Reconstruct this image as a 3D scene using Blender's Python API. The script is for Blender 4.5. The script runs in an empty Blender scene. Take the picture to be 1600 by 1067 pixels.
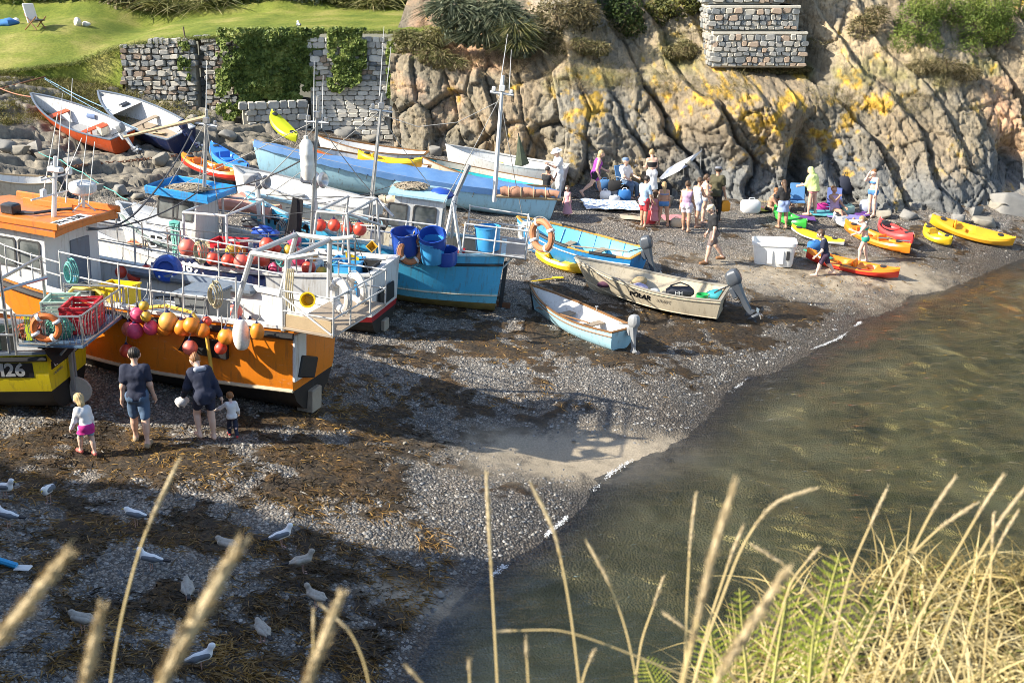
import bpy,math,random
import numpy as np
from mathutils import Vector,Matrix
random.seed(7)
RNG=np.random.default_rng(7)
SC=bpy.context.scene
COL=SC.collection
# ------------------------------------------------------------------ camera, sky, sun, exposure
CAMZ,PITCH,FPX=9.0,math.radians(18.0),1800.0
cam_data=bpy.data.cameras.new('camera')
cam_data.sensor_width=36.0
cam_data.lens=36.0*FPX/1600.0
cam_data.clip_start=0.05
cam_data.clip_end=600
cam_data.dof.use_dof=True
cam_data.dof.focus_distance=27.0
cam_data.dof.aperture_fstop=7.2
cam=bpy.data.objects.new('camera',cam_data)
cam.location=(0,0,CAMZ)
cam.rotation_euler=(math.pi/2-PITCH,0,0)
COL.objects.link(cam)
SC.camera=cam
SUN_EL=math.radians(34.0)
SUN_TO=Vector((-0.955,-0.296,0)).normalized()  # horizontal direction towards the sun
world=bpy.data.worlds.new('World')
SC.world=world
world.use_nodes=True
wn=world.node_tree
sky=wn.nodes.new('ShaderNodeTexSky')
sky.sky_type='NISHITA'
sky.sun_disc=False
sky.sun_elevation=SUN_EL
sky.sun_rotation=math.atan2(SUN_TO.x,SUN_TO.y)%(2*math.pi)
wn.links.new(sky.outputs[0],wn.nodes['Background'].inputs[0])
wn.nodes['Background'].inputs[1].default_value=0.13
sl=bpy.data.lights.new('sun','SUN')
sl.energy=5.0
sl.angle=math.radians(0.55)
sl.color=(1.0,0.93,0.80)
sun=bpy.data.objects.new('sun',sl)
sd=Vector((SUN_TO.x*math.cos(SUN_EL),SUN_TO.y*math.cos(SUN_EL),math.sin(SUN_EL)))
sun.rotation_euler=sd.to_track_quat('Z','Y').to_euler()
sun.location=(-30,-10,30)
COL.objects.link(sun)
SC.view_settings.view_transform='Standard'
SC.view_settings.look='None'
SC.view_settings.gamma=1.0
SC.view_settings.exposure=1.13
SC.render.film_transparent=False
SC.cycles.filter_width=0.9
SC.cycles.max_bounces=6
SC.cycles.transparent_max_bounces=8
# ------------------------------------------------------------------ numeric helpers
_PERM=RNG.permutation(4096)
_RND=RNG.random(4096)
def _h(i,j,k):
 return _RND[_PERM[(_PERM[(_PERM[i&4095]+j)&4095]+k)&4095]]
def vnoise(x,y,z=0.0):
 x,y,z=np.broadcast_arrays(np.asarray(x,float),np.asarray(y,float),np.asarray(z,float))
 xi,yi,zi=np.floor(x).astype(np.int64),np.floor(y).astype(np.int64),np.floor(z).astype(np.int64)
 fx,fy,fz=x-xi,y-yi,z-zi
 fx,fy,fz=[f*f*f*(f*(f*6-15)+10)for f in(fx,fy,fz)]
 r=0
 for a in(0,1):
  for b in(0,1):
   for c in(0,1):
    w=(fx if a else 1-fx)*(fy if b else 1-fy)*(fz if c else 1-fz)
    r=r+w*_h(xi+a,yi+b,zi+c)
 return r
def fbm(x,y,z=0.0,o=4,g=0.5):
 s,a,t=0,1.0,0
 for k in range(o):
  f=2.03**k
  s=s+a*vnoise(np.asarray(x)*f+17.3*k,np.asarray(y)*f+5.1*k,np.asarray(z)*f+9.7*k)
  t+=a
  a*=g
 return s/t
def cells(x,y,seed=0):
 """jittered-grid Voronoi: distance to nearest, second nearest, cell random values"""
 x,y=np.asarray(x,float),np.asarray(y,float)
 xi,yi=np.floor(x).astype(np.int64),np.floor(y).astype(np.int64)
 d1=np.full(x.shape,9.0);d2=np.full(x.shape,9.0);r1=np.zeros(x.shape);r2=np.zeros(x.shape);cx=np.zeros(x.shape);cy=np.zeros(x.shape)
 for a in(-1,0,1):
  for b in(-1,0,1):
   px=xi+a+_h(xi+a,yi+b,np.int64(seed+1));py=yi+b+_h(xi+a,yi+b,np.int64(seed+2))
   d=np.hypot(px-x,py-y)
   n=d<d1
   d2=np.where(n,d1,np.minimum(d2,d))
   r1=np.where(n,_h(xi+a,yi+b,np.int64(seed+3)),r1)
   r2=np.where(n,_h(xi+a,yi+b,np.int64(seed+4)),r2)
   cx=np.where(n,px,cx);cy=np.where(n,py,cy)
   d1=np.where(n,d,d1)
 return d1,d2,r1,r2,cx,cy
def sstep(a,b,x):
 t=np.clip((np.asarray(x,float)-a)/(b-a),0,1)
 return t*t*(3-2*t)
_cp,_sp=math.cos(PITCH),math.sin(PITCH)
def ray(u,v):
 a,b=(u-800.0)/FPX,(533.5-v)/FPX
 return Vector((a,_cp+b*_sp,-_sp+b*_cp))
def pix(x,y,z):
 """world -> photo pixel, used to lay out plan outlines read off the photograph"""
 zz=np.asarray(z)-CAMZ
 d=y*_cp-zz*_sp
 up=y*_sp+zz*_cp
 return 800+FPX*x/d,533.5-FPX*up/d
def atz(u,v,z):
 r=ray(u,v)
 return Vector((0,0,CAMZ))+r*((z-CAMZ)/r.z)
def aty(u,v,y):
 r=ray(u,v)
 return Vector((0,0,CAMZ))+r*(y/r.y)
# ------------------------------------------------------------------ the lie of the land: control heights -> smooth height field
_ctl=[(640,1067,0),(700,960,0),(850,845,0),(950,745,0),(1080,668,0),(1170,592,0),(1300,532,0),(1335,500,0),(1470,455,0),(1545,425,0),(1600,402,0.02),(1055,648,.16),(990,655,.2),(1125,690,-.12),(1040,748,-.10),(950,800,-.12),(880,870,-.14),(900,722,.035),(820,702,.08),(980,712,.015),(1370,528,-.12),(1250,600,-.15),(1420,488,-.06),(1400,455,.07),(1270,515,.14),
  (900,1000,-.6),(1200,900,-1.0),(1600,800,-1.8),(1600,600,-1.4),(1300,700,-.8),(1500,520,-.6),(1600,460,-.4),(1050,800,-.4),(1600,1067,-1.6),
  (0,1067,1.25),(300,1067,.75),(480,1000,.42),(0,900,1.35),(300,800,1.05),(600,850,.42),(800,760,.3),(223,697,1.25),(0,690,1.45),(500,650,.95),(700,600,.75),(850,650,.35),
  (1000,600,.36),(950,500,.6),(1110,490,.42),(1210,490,.3),(700,480,1.0),(1113,412,.72),(1300,400,.5),(1240,425,.45),(1400,440,.22),(1000,350,1.1),(1150,345,.92),(1360,340,.8),
  (1580,385,.25),(860,330,1.35),(600,330,2.0),(100,640,1.5),(490,640,1.1),(165,350,2.3),(200,270,2.9),(125,220,3.4),(0,170,4.4),(0,110,5.35),(200,125,4.9),(300,170,4.0),(400,210,3.25),
  (480,215,3.0),(600,215,2.75),(700,240,2.4),(850,270,1.9),(1000,290,1.55),(1200,315,1.15),(1400,335,.9),(1600,340,.7),(0,330,2.9),(400,300,2.45),(-200,500,2.6),(-300,900,1.9),(-300,200,4.4)]
_cw=np.array([tuple(atz(*c))for c in _ctl])
def _tps(r2):
 return np.where(r2>1e-9,r2*np.log(r2+1e-12),0)*0.5
_n=len(_cw)
_K=_tps((_cw[:,None,0]-_cw[None,:,0])**2+(_cw[:,None,1]-_cw[None,:,1])**2)+np.eye(_n)*0.2
_Pm=np.c_[np.ones(_n),_cw[:,:2]]
_A=np.block([[_K,_Pm],[_Pm.T,np.zeros((3,3))]])
_S=np.linalg.solve(_A,np.r_[_cw[:,2],0,0,0])
GX0,GX1,GY0,GY1,GD=-27.0,30.0,5.0,50.0,0.25
_gx,_gy=np.arange(GX0,GX1+GD,GD),np.arange(GY0,GY1+GD,GD)
def _tps_eval(x,y):
 out=_S[_n]+_S[_n+1]*x+_S[_n+2]*y
 for i in range(_n):
  out=out+_S[i]*_tps((x-_cw[i,0])**2+(y-_cw[i,1])**2)
 return out
_GZ=_tps_eval(*np.meshgrid(_gx,_gy,indexing='ij'))
_GZ=np.clip(_GZ,-2.2,7.0)
def gz(x,y):
 fx=np.clip((np.asarray(x,float)-GX0)/GD,0,len(_gx)-1.001);fy=np.clip((np.asarray(y,float)-GY0)/GD,0,len(_gy)-1.001)
 i,j=fx.astype(int),fy.astype(int)
 a,b=fx-i,fy-j
 return(_GZ[i,j]*(1-a)+_GZ[i+1,j]*a)*(1-b)+(_GZ[i,j+1]*(1-a)+_GZ[i+1,j+1]*a)*b
def P(u,v,h=0.0):
 """the point seen at photo pixel (u, v) that lies h metres above the ground"""
 r=ray(u,v)
 t=np.arange(8.0,60.0,0.04)
 d=CAMZ+r.z*t-gz(r.x*t,r.y*t)-h
 k=np.argmax(d<0)if(d<0).any()else len(t)-1
 tt=t[k]if k==0 else t[k-1]+0.04*d[k-1]/max(1e-6,d[k-1]-d[k])
 return Vector((0,0,CAMZ))+r*float(tt)
def G(u,v):
 p=P(u,v)
 p.z=float(gz(p.x,p.y))
 return p
# ------------------------------------------------------------------ materials
_mats={}
def nodes_of(name):
 m=bpy.data.materials.new(name)
 m.use_nodes=True
 nt=m.node_tree
 return m,nt,nt.nodes['Principled BSDF']
def N(nt,t,**kw):
 n=nt.nodes.new(t)
 for k,v in kw.items():
  if k.startswith('i_'):
   n.inputs[k[2:].replace('_',' ')].default_value=v
  else:
   setattr(n,k,v)
 return n
def L(nt,a,b):
 nt.links.new(a,b)
def ramp(nt,fac,stops):
 r=N(nt,'ShaderNodeValToRGB')
 e=r.color_ramp.elements
 while len(e)<len(stops):
  e.new(0.5)
 for k,(p,c)in enumerate(stops):
  e[k].position=p
  e[k].color=(*c,1)if len(c)==3 else c
 L(nt,fac,r.inputs[0])
 return r
def mixc(nt,fac,a,b,mode='MIX'):
 m=N(nt,'ShaderNodeMix',data_type='RGBA',blend_type=mode)
 for s,v in((m.inputs[0],fac),(m.inputs[6],a),(m.inputs[7],b)):
  if hasattr(v,'is_output'):
   L(nt,v,s)
  elif isinstance(v,(int,float)):
   s.default_value=v
  else:
   s.default_value=(*v,1)if len(v)==3 else v
 return m.outputs[2]
def noise(nt,vec,scale,detail=4,rough=0.55):
 n=N(nt,'ShaderNodeTexNoise')
 n.inputs['Scale'].default_value=scale
 n.inputs['Detail'].default_value=detail
 n.inputs['Roughness'].default_value=rough
 if vec is not None:
  L(nt,vec,n.inputs['Vector'])
 return n
def bump(nt,h,strength,dist,bsdf):
 b=N(nt,'ShaderNodeBump')
 b.inputs['Strength'].default_value=strength
 b.inputs['Distance'].default_value=dist
 L(nt,h,b.inputs['Height'])
 L(nt,b.outputs[0],bsdf.inputs['Normal'])
 return b
def M(name,col,rough=0.5,dirt=0.25,scale=6.0,dirtcol=None,metal=0.0,bmp=0.15,spec=0.5,streak=False):
 """painted / plain material with grain, wear blotches and fine relief"""
 if name in _mats:
  return _mats[name]
 m,nt,b=nodes_of(name)
 tc=N(nt,'ShaderNodeTexCoord')
 vec=tc.outputs['Object']
 if streak:
  mp=N(nt,'ShaderNodeMapping')
  mp.inputs['Scale'].default_value=(1,1,0.22)
  L(nt,vec,mp.inputs[0]);vec=mp.outputs[0]
 n1=noise(nt,vec,scale,6,0.65)
 dc=dirtcol or tuple(c*0.45+0.02 for c in col)
 r=ramp(nt,n1.outputs[0],[(0.42,(0,0,0)),(0.75,(1,1,1))])
 mu=N(nt,'ShaderNodeMath',operation='MULTIPLY')
 L(nt,r.outputs[0],mu.inputs[0]);mu.inputs[1].default_value=dirt
 c=mixc(nt,mu.outputs[0],col,dc)
 n2=noise(nt,tc.outputs['Object'],scale*9,3)
 if streak:
  m3=N(nt,'ShaderNodeMapping');m3.inputs['Scale'].default_value=(7,7,.7)
  L(nt,tc.outputs['Object'],m3.inputs[0])
  n3=noise(nt,m3.outputs[0],1.6,5,.7)
  r3=ramp(nt,n3.outputs[0],[(.53,(0,0,0)),(.72,(.75,.75,.75))])
  c=mixc(nt,r3.outputs[0],c,tuple(.5*a+.5*b_ for a,b_ in zip(dc,(.17,.10,.05))))
  m4=N(nt,'ShaderNodeMapping');m4.inputs['Scale'].default_value=(1.5,1.5,9)
  L(nt,tc.outputs['Object'],m4.inputs[0])
  n4=noise(nt,m4.outputs[0],2.2,5,.75)
  r4=ramp(nt,n4.outputs[0],[(.61,(0,0,0)),(.68,(.5,.5,.5))])
  c=mixc(nt,r4.outputs[0],c,tuple(min(.8,x*.6+.22)for x in col))
 c2=mixc(nt,0.10,c,n2.outputs[0],'OVERLAY')
 L(nt,c2,b.inputs['Base Color'])
 b.inputs['Roughness'].default_value=rough
 b.inputs['Metallic'].default_value=metal
 b.inputs['Specular IOR Level'].default_value=spec
 if bmp:
  bump(nt,n2.outputs[0],bmp,0.01,b)
 _mats[name]=m
 return m
# ------------------------------------------------------------------ mesh builder
class MB:
 def __init__(s):
  s.v,s.f,s.m=[],[],[]
 def add(s,vs,fs,mi=0):
  o=len(s.v)
  s.v.extend([tuple(v)for v in vs])
  s.f.extend([tuple(i+o for i in f)for f in fs])
  s.m.extend([mi]*len(fs))
  return s
 def box(s,c,d,R=None,mi=0,taper=1.0):
  R=R or Matrix.Identity(3)
  vs=[]
  for z in(-1,1):
   k=taper if z>0 else 1
   for x,y in((-1,-1),(1,-1),(1,1),(-1,1)):
    vs.append(Vector(c)+R@Vector((x*d[0]/2*k,y*d[1]/2*k,z*d[2]/2)))
  return s.add(vs,[(3,2,1,0),(4,5,6,7),(0,1,5,4),(1,2,6,5),(2,3,7,6),(3,0,4,7)],mi)
 def bbox(s,c,d,b=0.02,R=None,mi=0):
  """box with bevelled edges"""
  R=R or Matrix.Identity(3)
  b=min(b,min(d)*0.45)
  hx,hy,hz=d[0]/2,d[1]/2,d[2]/2
  rings=[]
  for z,k in((-hz,b),(-hz+b,0),(hz-b,0),(hz,b)):
   ax,ay=hx-k,hy-k
   q=b*0.7 if not k else b*0.5
   rings.append([(-ax+q,-ay,z),(ax-q,-ay,z),(ax,-ay+q,z),(ax,ay-q,z),(ax-q,ay,z),(-ax+q,ay,z),(-ax,ay-q,z),(-ax,-ay+q,z)])
  return s.loft([[Vector(c)+R@Vector(p)for p in r]for r in rings],True,True,mi=mi)
 def loft(s,rings,closed=True,caps=False,mi=0,capmi=None):
  n=len(rings[0])
  vs=[p for r in rings for p in r]
  fs=[]
  for i in range(len(rings)-1):
   for j in range(n if closed else n-1):
    a,b2=i*n+j,i*n+(j+1)%n
    fs.append((a,b2,b2+n,a+n))
  o=len(s.f)
  s.add(vs,fs,mi)
  if caps:
   k=len(s.v)-len(vs)
   s.f.append(tuple(k+j for j in range(n))[::-1]);s.m.append(mi if capmi is None else capmi)
   s.f.append(tuple(k+(len(rings)-1)*n+j for j in range(n)));s.m.append(mi if capmi is None else capmi)
  return s
 def tube(s,pts,r,n=6,caps=True,mi=0):
  pts=[Vector(p)for p in pts]
  rr=r if isinstance(r,(list,tuple))else[r]*len(pts)
  rings,up=[],None
  for i,p in enumerate(pts):
   t=(pts[min(i+1,len(pts)-1)]-pts[max(i-1,0)])
   t=t.normalized()if t.length>1e-9 else Vector((0,0,1))
   if up is None:
    up=t.orthogonal().normalized()
   else:
    up=(up-t*up.dot(t))
    up=up.normalized()if up.length>1e-6 else t.orthogonal().normalized()
   w=t.cross(up)
   rings.append([p+(up*math.cos(a)+w*math.sin(a))*rr[i]for a in(2*math.pi*k/n for k in range(n))])
  return s.loft(rings,True,caps,mi)
 def lathe(s,prof,n=16,o=(0,0,0),R=None,sx=1.0,sy=1.0,caps=True,mi=0):
  R=R or Matrix.Identity(3)
  rings=[[Vector(o)+R@Vector((r*sx*math.cos(a),r*sy*math.sin(a),z))for a in(2*math.pi*k/n for k in range(n))]for r,z in prof]
  return s.loft(rings,True,caps,mi)
 def sphere(s,c,r,n=12,m=8,sc=(1,1,1),R=None,mi=0):
  prof=[(max(1e-4,math.sin(math.pi*k/m))*r,-math.cos(math.pi*k/m)*r)for k in range(m+1)]
  R=R or Matrix.Identity(3)
  return s.lathe(prof,n,c,R@Matrix.Diagonal(sc),mi=mi,caps=False)
 def torus(s,c,R0,r,n=20,m=8,R=None,mi=0,sc=(1,1,1)):
  R=R or Matrix.Identity(3)
  rings=[]
  for i in range(n+1):
   a=2*math.pi*i/n
   rings.append([Vector(c)+R@Vector(((R0+r*math.cos(b))*math.cos(a)*sc[0],(R0+r*math.cos(b))*math.sin(a)*sc[1],r*math.sin(b)))for b in(2*math.pi*k/m for k in range(m))])
  return s.loft(rings,True,False,mi)
 def mesh(s,name,mats,smooth=False):
  me=bpy.data.meshes.new(name)
  me.from_pydata(s.v,[],s.f)
  for m in(mats if isinstance(mats,(list,tuple))else[mats]):
   me.materials.append(m)
  if any(s.m):
   me.polygons.foreach_set('material_index',s.m)
  if smooth:
   me.polygons.foreach_set('use_smooth',[True]*len(me.polygons))
   if smooth!='all':
    try:
     me.set_sharp_from_angle(angle=math.radians(38))
    except Exception:
     pass
  me.update()
  return me
 def build(s,name,mats,parent=None,smooth=True,loc=None):
  o=bpy.data.objects.new(name,s.mesh(name,mats,smooth))
  COL.objects.link(o)
  if parent is not None:
   o.parent=parent
  if loc is not None:
   o.location=loc
  return o
def np_mesh(name,V,F,mats,smooth=False,mi=None):
 me=bpy.data.meshes.new(name)
 V=np.asarray(V,np.float32);F=np.asarray(F,np.int32)
 k=F.shape[1]
 me.vertices.add(len(V));me.vertices.foreach_set('co',V.ravel())
 me.loops.add(F.size);me.loops.foreach_set('vertex_index',F.ravel())
 me.polygons.add(len(F));me.polygons.foreach_set('loop_start',np.arange(0,F.size,k,dtype=np.int32))
 if smooth:
  me.polygons.foreach_set('use_smooth',np.ones(len(F),bool))
 for m in(mats if isinstance(mats,(list,tuple))else[mats]):
  me.materials.append(m)
 if mi is not None:
  me.polygons.foreach_set('material_index',np.asarray(mi,np.int32))
 me.update(calc_edges=True)
 return me
def obj(name,me,parent=None,loc=None):
 o=bpy.data.objects.new(name,me)
 COL.objects.link(o)
 if parent is not None:
  o.parent=parent
 if loc is not None:
  o.location=loc
 return o
def grid_faces(nx,ny):
 i,j=np.meshgrid(np.arange(nx-1),np.arange(ny-1),indexing='ij')
 a=(i*ny+j).ravel()
 return np.c_[a,a+ny,a+ny+1,a+1]
def attr(me,name,val,kind='FLOAT'):
 a=me.attributes.new(name,kind,'POINT')
 if kind=='FLOAT':
  a.data.foreach_set('value',np.asarray(val,np.float32).ravel())
 else:
  a.data.foreach_set('color',np.asarray(val,np.float32).ravel())
def tag(o,label,cat,group=None):
 o['label']=label
 o['category']=cat
 if group:
  o['group']=group
 return o
def thing(name,label,cat,loc=(0,0,0),rz=0.0,group=None,rot=None):
 o=bpy.data.objects.new(name,None)
 o.empty_display_size=0.2
 COL.objects.link(o)
 o.location=loc
 o.rotation_euler=rot if rot is not None else(0,0,rz)
 return tag(o,label,cat,group)
def setting(o,kind='structure'):
 o['kind']=kind
 return o
def rotz(a):
 return Matrix.Rotation(a,3,'Z')
def rot(axis,a):
 return Matrix.Rotation(a,3,axis)
def copy_tree(o,parent=None):
 c=o.copy()
 COL.objects.link(c)
 if parent is not None:
  c.parent=parent
 for ch in list(o.children):
  copy_tree(ch,c)
 return c
# ------------------------------------------------------------------ beach, rock slip, seabed: one sheet
def in_ell(u,v,E):
 s=0
 for(cu,cv,a,b,w,rr)in E:
  c,d=math.cos(math.radians(rr)),math.sin(math.radians(rr))
  x,y=(u-cu),(v-cv)
  s=np.maximum(s,w*np.exp(-(((x*c+y*d)/a)**2+((-x*d+y*c)/b)**2)*1.2))
 return s
WEED=[(250,720,380,70,1.0,4),(520,720,130,75,1.0,-25),(60,700,160,60,.9,0),(300,840,330,35,.85,3),(500,890,220,60,.9,6),(250,940,260,50,.8,2),(620,960,90,40,.8,10),(300,1040,330,40,.8,0),(560,1010,90,60,.8,20),
  (770,545,160,30,1,4),(850,580,70,26,1,-40),(1050,512,240,40,1,5),(950,545,170,30,.95,8),(700,620,150,26,.8,10),(640,700,120,40,.7,10),(1200,495,120,34,.95,0),(1240,425,160,26,.9,6),(1400,400,130,22,.5,5),(640,560,120,24,.6,8),(800,500,200,22,.55,5),
  (600,640,140,24,.7,-8),(750,700,60,22,.55,20),(700,830,70,22,.5,5),(780,770,60,20,.45,0),(1480,370,120,16,.5,3),(900,460,120,20,.5,5),(420,650,200,26,.7,3),(650,480,110,24,.5,0)]
def weed_mask(x,y,z):
 u,v=pix(x,y,z)
 m=in_ell(u,v,WEED)
 n=fbm(x*1.3,y*1.3,3.0,4)
 n2=fbm(x*5.0,y*5.0,8.0,3)
 return np.clip((m*1.0+(n-.5)*1.9+(n2-.5)*1.5-.30)*1.8,0,1)*(z>.12)
def rocky_mask(x,y,z):
 u,v=pix(x,y,z)
 m=sstep(0,1,(330-v-np.clip((u-200)*.12,0,60)+30*(fbm(x*.7,y*.7,5)-.5))/40.0)*sstep(0,1,(470-u)/60.0)
 return m
def build_ground():
 xs,ys=np.arange(-23,24,0.08),np.concatenate([np.arange(5.5,10,.25),np.arange(10,30,0.08),np.arange(30,48,0.065)])
 X,Y=np.meshgrid(xs,ys,indexing='ij')
 Z=gz(X,Y)
 rk=rocky_mask(X,Y,Z)
 wd=weed_mask(X,Y,Z)
 # bedding slabs of the rock slip on the left: ledges striking down to the right
 wv=(fbm(X*.6,Y*.6,2)-.5)*1.6
 d1,d2,r1,r2,cx,cy=cells(X*.5+Y*.32+wv,Y*1.15-X*.42+wv,11)
 e1,e2,s1,s2,_,_=cells(X*1.9+Y*.9,Y*3.6-X*1.2+wv,15)
 ax,ay=X*.5+Y*.32+wv-cx,Y*1.15-X*.42+wv-cy
 ledge=(r1-.5)*.20+ax*(r2-.35)*.42-ay*.20+(s1-.5)*.10-.20*np.exp(-((d2-d1)/.07)**2)-.12*np.exp(-((e2-e1)/.09)**2)
 Z=Z+rk*(ledge+.07*(fbm(X*3,Y*3,4)-.5))
 shore=sstep(0,.5,Z)
 Z=Z+(fbm(X*.9,Y*.9,1)-.5)*.16*shore+(fbm(X*4,Y*4,7)-.5)*.05+wd*.05*fbm(X*7,Y*7,9)
 Z=Z+np.where(Z<0,(fbm(X*.8,Y*.8,12)-.5)*.3*np.clip(-Z,0,1),0)
 Z=np.where(Y>np.interp(X,_lf[:,0],_lf[:,1])-.1,np.minimum(Z,lawn_z(X,Y)-.3),Z)
 me=np_mesh('beach',np.c_[X.ravel(),Y.ravel(),Z.ravel()],grid_faces(len(xs),len(ys)),None,True)
 me.materials.clear()
 attr(me,'weed',wd);attr(me,'rocky',rk)
 u,v=pix(X,Y,Z)
 grassy=np.clip((in_ell(u,v,[(60,105,260,40,1,6),(230,150,180,24,.9,26),(30,170,140,36,.7,10),(300,180,70,18,.7,20),(200,215,200,40,.45,15),(90,250,120,20,.4,10)])+(fbm(X*1.2,Y*1.2,31)-.5)*1.8+.2)*2.2,0,1)
 attr(me,'mossy',grassy)
 sand=np.clip(1.7*in_ell(u,v,[(935,714,220,40,1,3),(1250,440,200,30,.5,10),(1380,430,110,24,1,8),(680,940,130,30,.5,10)]),0,1)
 sand=np.clip(sand*(1.15+2.2*(fbm(X*1.6,Y*1.6,51,4,.6)-.5))+sand*(fbm(X*9,Y*9,52,2)-.5)*1.2-.12,0,1)
 attr(me,'sandy',sand)
 attr(me,'kelp_and_reflection',np.clip(in_ell(u,v,[(1470,445,150,34,1,-12),(1390,495,120,16,.9,-22),(1560,480,110,40,.6,0),(1290,478,60,10,.7,-10)])*1.3,0,1)*sstep(-.02,-.14,Z))  # mask for the lit cliff's orange reflection, painted on the seabed
 m,nt,b=nodes_of('shingle_and_rock')
 geo=N(nt,'ShaderNodeNewGeometry')
 pos=geo.outputs['Position']
 def A(n):
  a=N(nt,'ShaderNodeAttribute');a.attribute_name=n;return a.outputs['Fac']
 vo=N(nt,'ShaderNodeTexVoronoi');vo.inputs['Scale'].default_value=22;L(nt,pos,vo.inputs['Vector'])
 vo2=N(nt,'ShaderNodeTexVoronoi');vo2.inputs['Scale'].default_value=46;L(nt,pos,vo2.inputs['Vector'])
 sep=N(nt,'ShaderNodeSeparateColor');L(nt,vo.outputs['Color'],sep.inputs[0])
 peb=ramp(nt,sep.outputs[0],[(0,(.06,.064,.07)),(.45,(.155,.152,.148)),(.75,(.27,.25,.22)),(.93,(.40,.37,.33)),(1,(.6,.58,.55))])
 sep2=N(nt,'ShaderNodeSeparateColor');L(nt,vo2.outputs['Color'],sep2.inputs[0])
 peb2=ramp(nt,sep2.outputs[1],[(0,(.055,.06,.066)),(.5,(.165,.16,.152)),(.9,(.34,.31,.27)),(1,(.65,.62,.58))])
 n0=noise(nt,pos,1.1,4)
 pc=mixc(nt,.5,peb.outputs[0],peb2.outputs[0])
 gap=ramp(nt,vo.outputs['Distance'],[(.25,(1,1,1)),(.62,(.5,.49,.48))])
 pc=mixc(nt,1.0,pc,gap.outputs[0],'MULTIPLY')
 tint=ramp(nt,n0.outputs[0],[(.35,(1.0,.97,.93)),(.65,(1.2,1.05,.88))])
 pc=mixc(nt,.8,pc,tint.outputs[0],'MULTIPLY')
 nw=noise(nt,pos,15,5,.7)
 nw2=noise(nt,pos,2.2,3)
 wc=ramp(nt,nw.outputs[0],[(.3,(.018,.012,.008)),(.5,(.065,.04,.018)),(.62,(.14,.075,.024)),(.75,(.24,.14,.05))])
 wc2=ramp(nt,nw.outputs[0],[(.3,(.015,.012,.01)),(.55,(.05,.036,.022)),(.75,(.12,.09,.055))])
 wsel=ramp(nt,nw2.outputs[0],[(.45,(0,0,0)),(.62,(1,1,1))])
 wcol=mixc(nt,wsel.outputs[0],wc2.outputs[0],wc.outputs[0])
 nf=noise(nt,pos,20,5,.75)
 wm=N(nt,'ShaderNodeMath',operation='MULTIPLY_ADD');L(nt,nf.outputs[0],wm.inputs[0]);wm.inputs[1].default_value=.9;L(nt,A('weed'),wm.inputs[2])
 wf=ramp(nt,wm.outputs[0],[(.70,(0,0,0)),(.95,(1,1,1))])
 c=mixc(nt,wf.outputs[0],pc,wcol)
 sn=noise(nt,pos,30,3)
 sc_=ramp(nt,sn.outputs[0],[(.3,(.24,.20,.145)),(.7,(.38,.32,.235))])
 rn=noise(nt,pos,2.4,8,.7)
 rc=ramp(nt,rn.outputs[0],[(.3,(.05,.045,.038)),(.45,(.15,.134,.108)),(.6,(.24,.21,.16)),(.75,(.34,.29,.215))])
 c=mixc(nt,A('rocky'),c,rc.outputs[0])
 mn=noise(nt,pos,9,6,.7)
 mc=ramp(nt,mn.outputs[0],[(.3,(.05,.042,.018)),(.5,(.12,.12,.035)),(.62,(.17,.17,.05)),(.78,(.23,.19,.09))])
 mf=N(nt,'ShaderNodeMath',operation='MULTIPLY_ADD');L(nt,mn.outputs[0],mf.inputs[0]);mf.inputs[1].default_value=1.4;L(nt,A('mossy'),mf.inputs[2])
 mf2=ramp(nt,mf.outputs[0],[(1.0,(0,0,0)),(1.25,(1,1,1))])
 c=mixc(nt,mf2.outputs[0],c,mc.outputs[0])
 # stones stay wet and dark just above the water; the bed is weedy sand
 sx=N(nt,'ShaderNodeSeparateXYZ');L(nt,pos,sx.inputs[0])
 wet=N(nt,'ShaderNodeMapRange');L(nt,sx.outputs[2],wet.inputs[0]);wet.inputs[1].default_value=.08;wet.inputs[2].default_value=.75;wet.inputs[3].default_value=.5;wet.inputs[4].default_value=1.0
 c=mixc(nt,1.0,c,wet.outputs[0],'MULTIPLY')
 c=mixc(nt,A('sandy'),c,sc_.outputs[0])
 bed=noise(nt,pos,.55,5,.6)
 bc=ramp(nt,bed.outputs[0],[(.32,(.12,.11,.058)),(.5,(.31,.26,.14)),(.66,(.50,.42,.25))])
 dp=N(nt,'ShaderNodeMapRange');L(nt,sx.outputs[2],dp.inputs[0]);dp.inputs[1].default_value=-.30;dp.inputs[2].default_value=-.03;dp.inputs[3].default_value=1;dp.inputs[4].default_value=0
 c=mixc(nt,dp.outputs[0],c,bc.outputs[0])
 kf=N(nt,'ShaderNodeMath',operation='MULTIPLY');L(nt,A('kelp_and_reflection'),kf.inputs[0]);L(nt,ramp(nt,noise(nt,pos,1.6,5,.7).outputs[0],[(.4,(.15,.15,.15)),(.58,(1,1,1))]).outputs[0],kf.inputs[1])
 c=mixc(nt,kf.outputs[0],c,(.50,.21,.07))  # orange of the reflected cliff mixed into the bed colour
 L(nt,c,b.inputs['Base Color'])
 rr=N(nt,'ShaderNodeMapRange');L(nt,sx.outputs[2],rr.inputs[0]);rr.inputs[1].default_value=.1;rr.inputs[2].default_value=.5;rr.inputs[3].default_value=.35;rr.inputs[4].default_value=.8
 L(nt,rr.outputs[0],b.inputs['Roughness'])
 b.inputs['Specular IOR Level'].default_value=.35
 hm=mixc(nt,wf.outputs[0],vo.outputs['Distance'],nw.outputs[0])
 hm2=mixc(nt,A('sandy'),mixc(nt,A('rocky'),hm,rn.outputs[0]),mixc(nt,.25,(.5,.5,.5),sn.outputs[0]))
 inv=N(nt,'ShaderNodeMath',operation='MULTIPLY');L(nt,hm2,inv.inputs[0]);inv.inputs[1].default_value=1
 bp=bump(nt,inv.outputs[0],.9,.03,b)
 bp.invert=True
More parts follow.
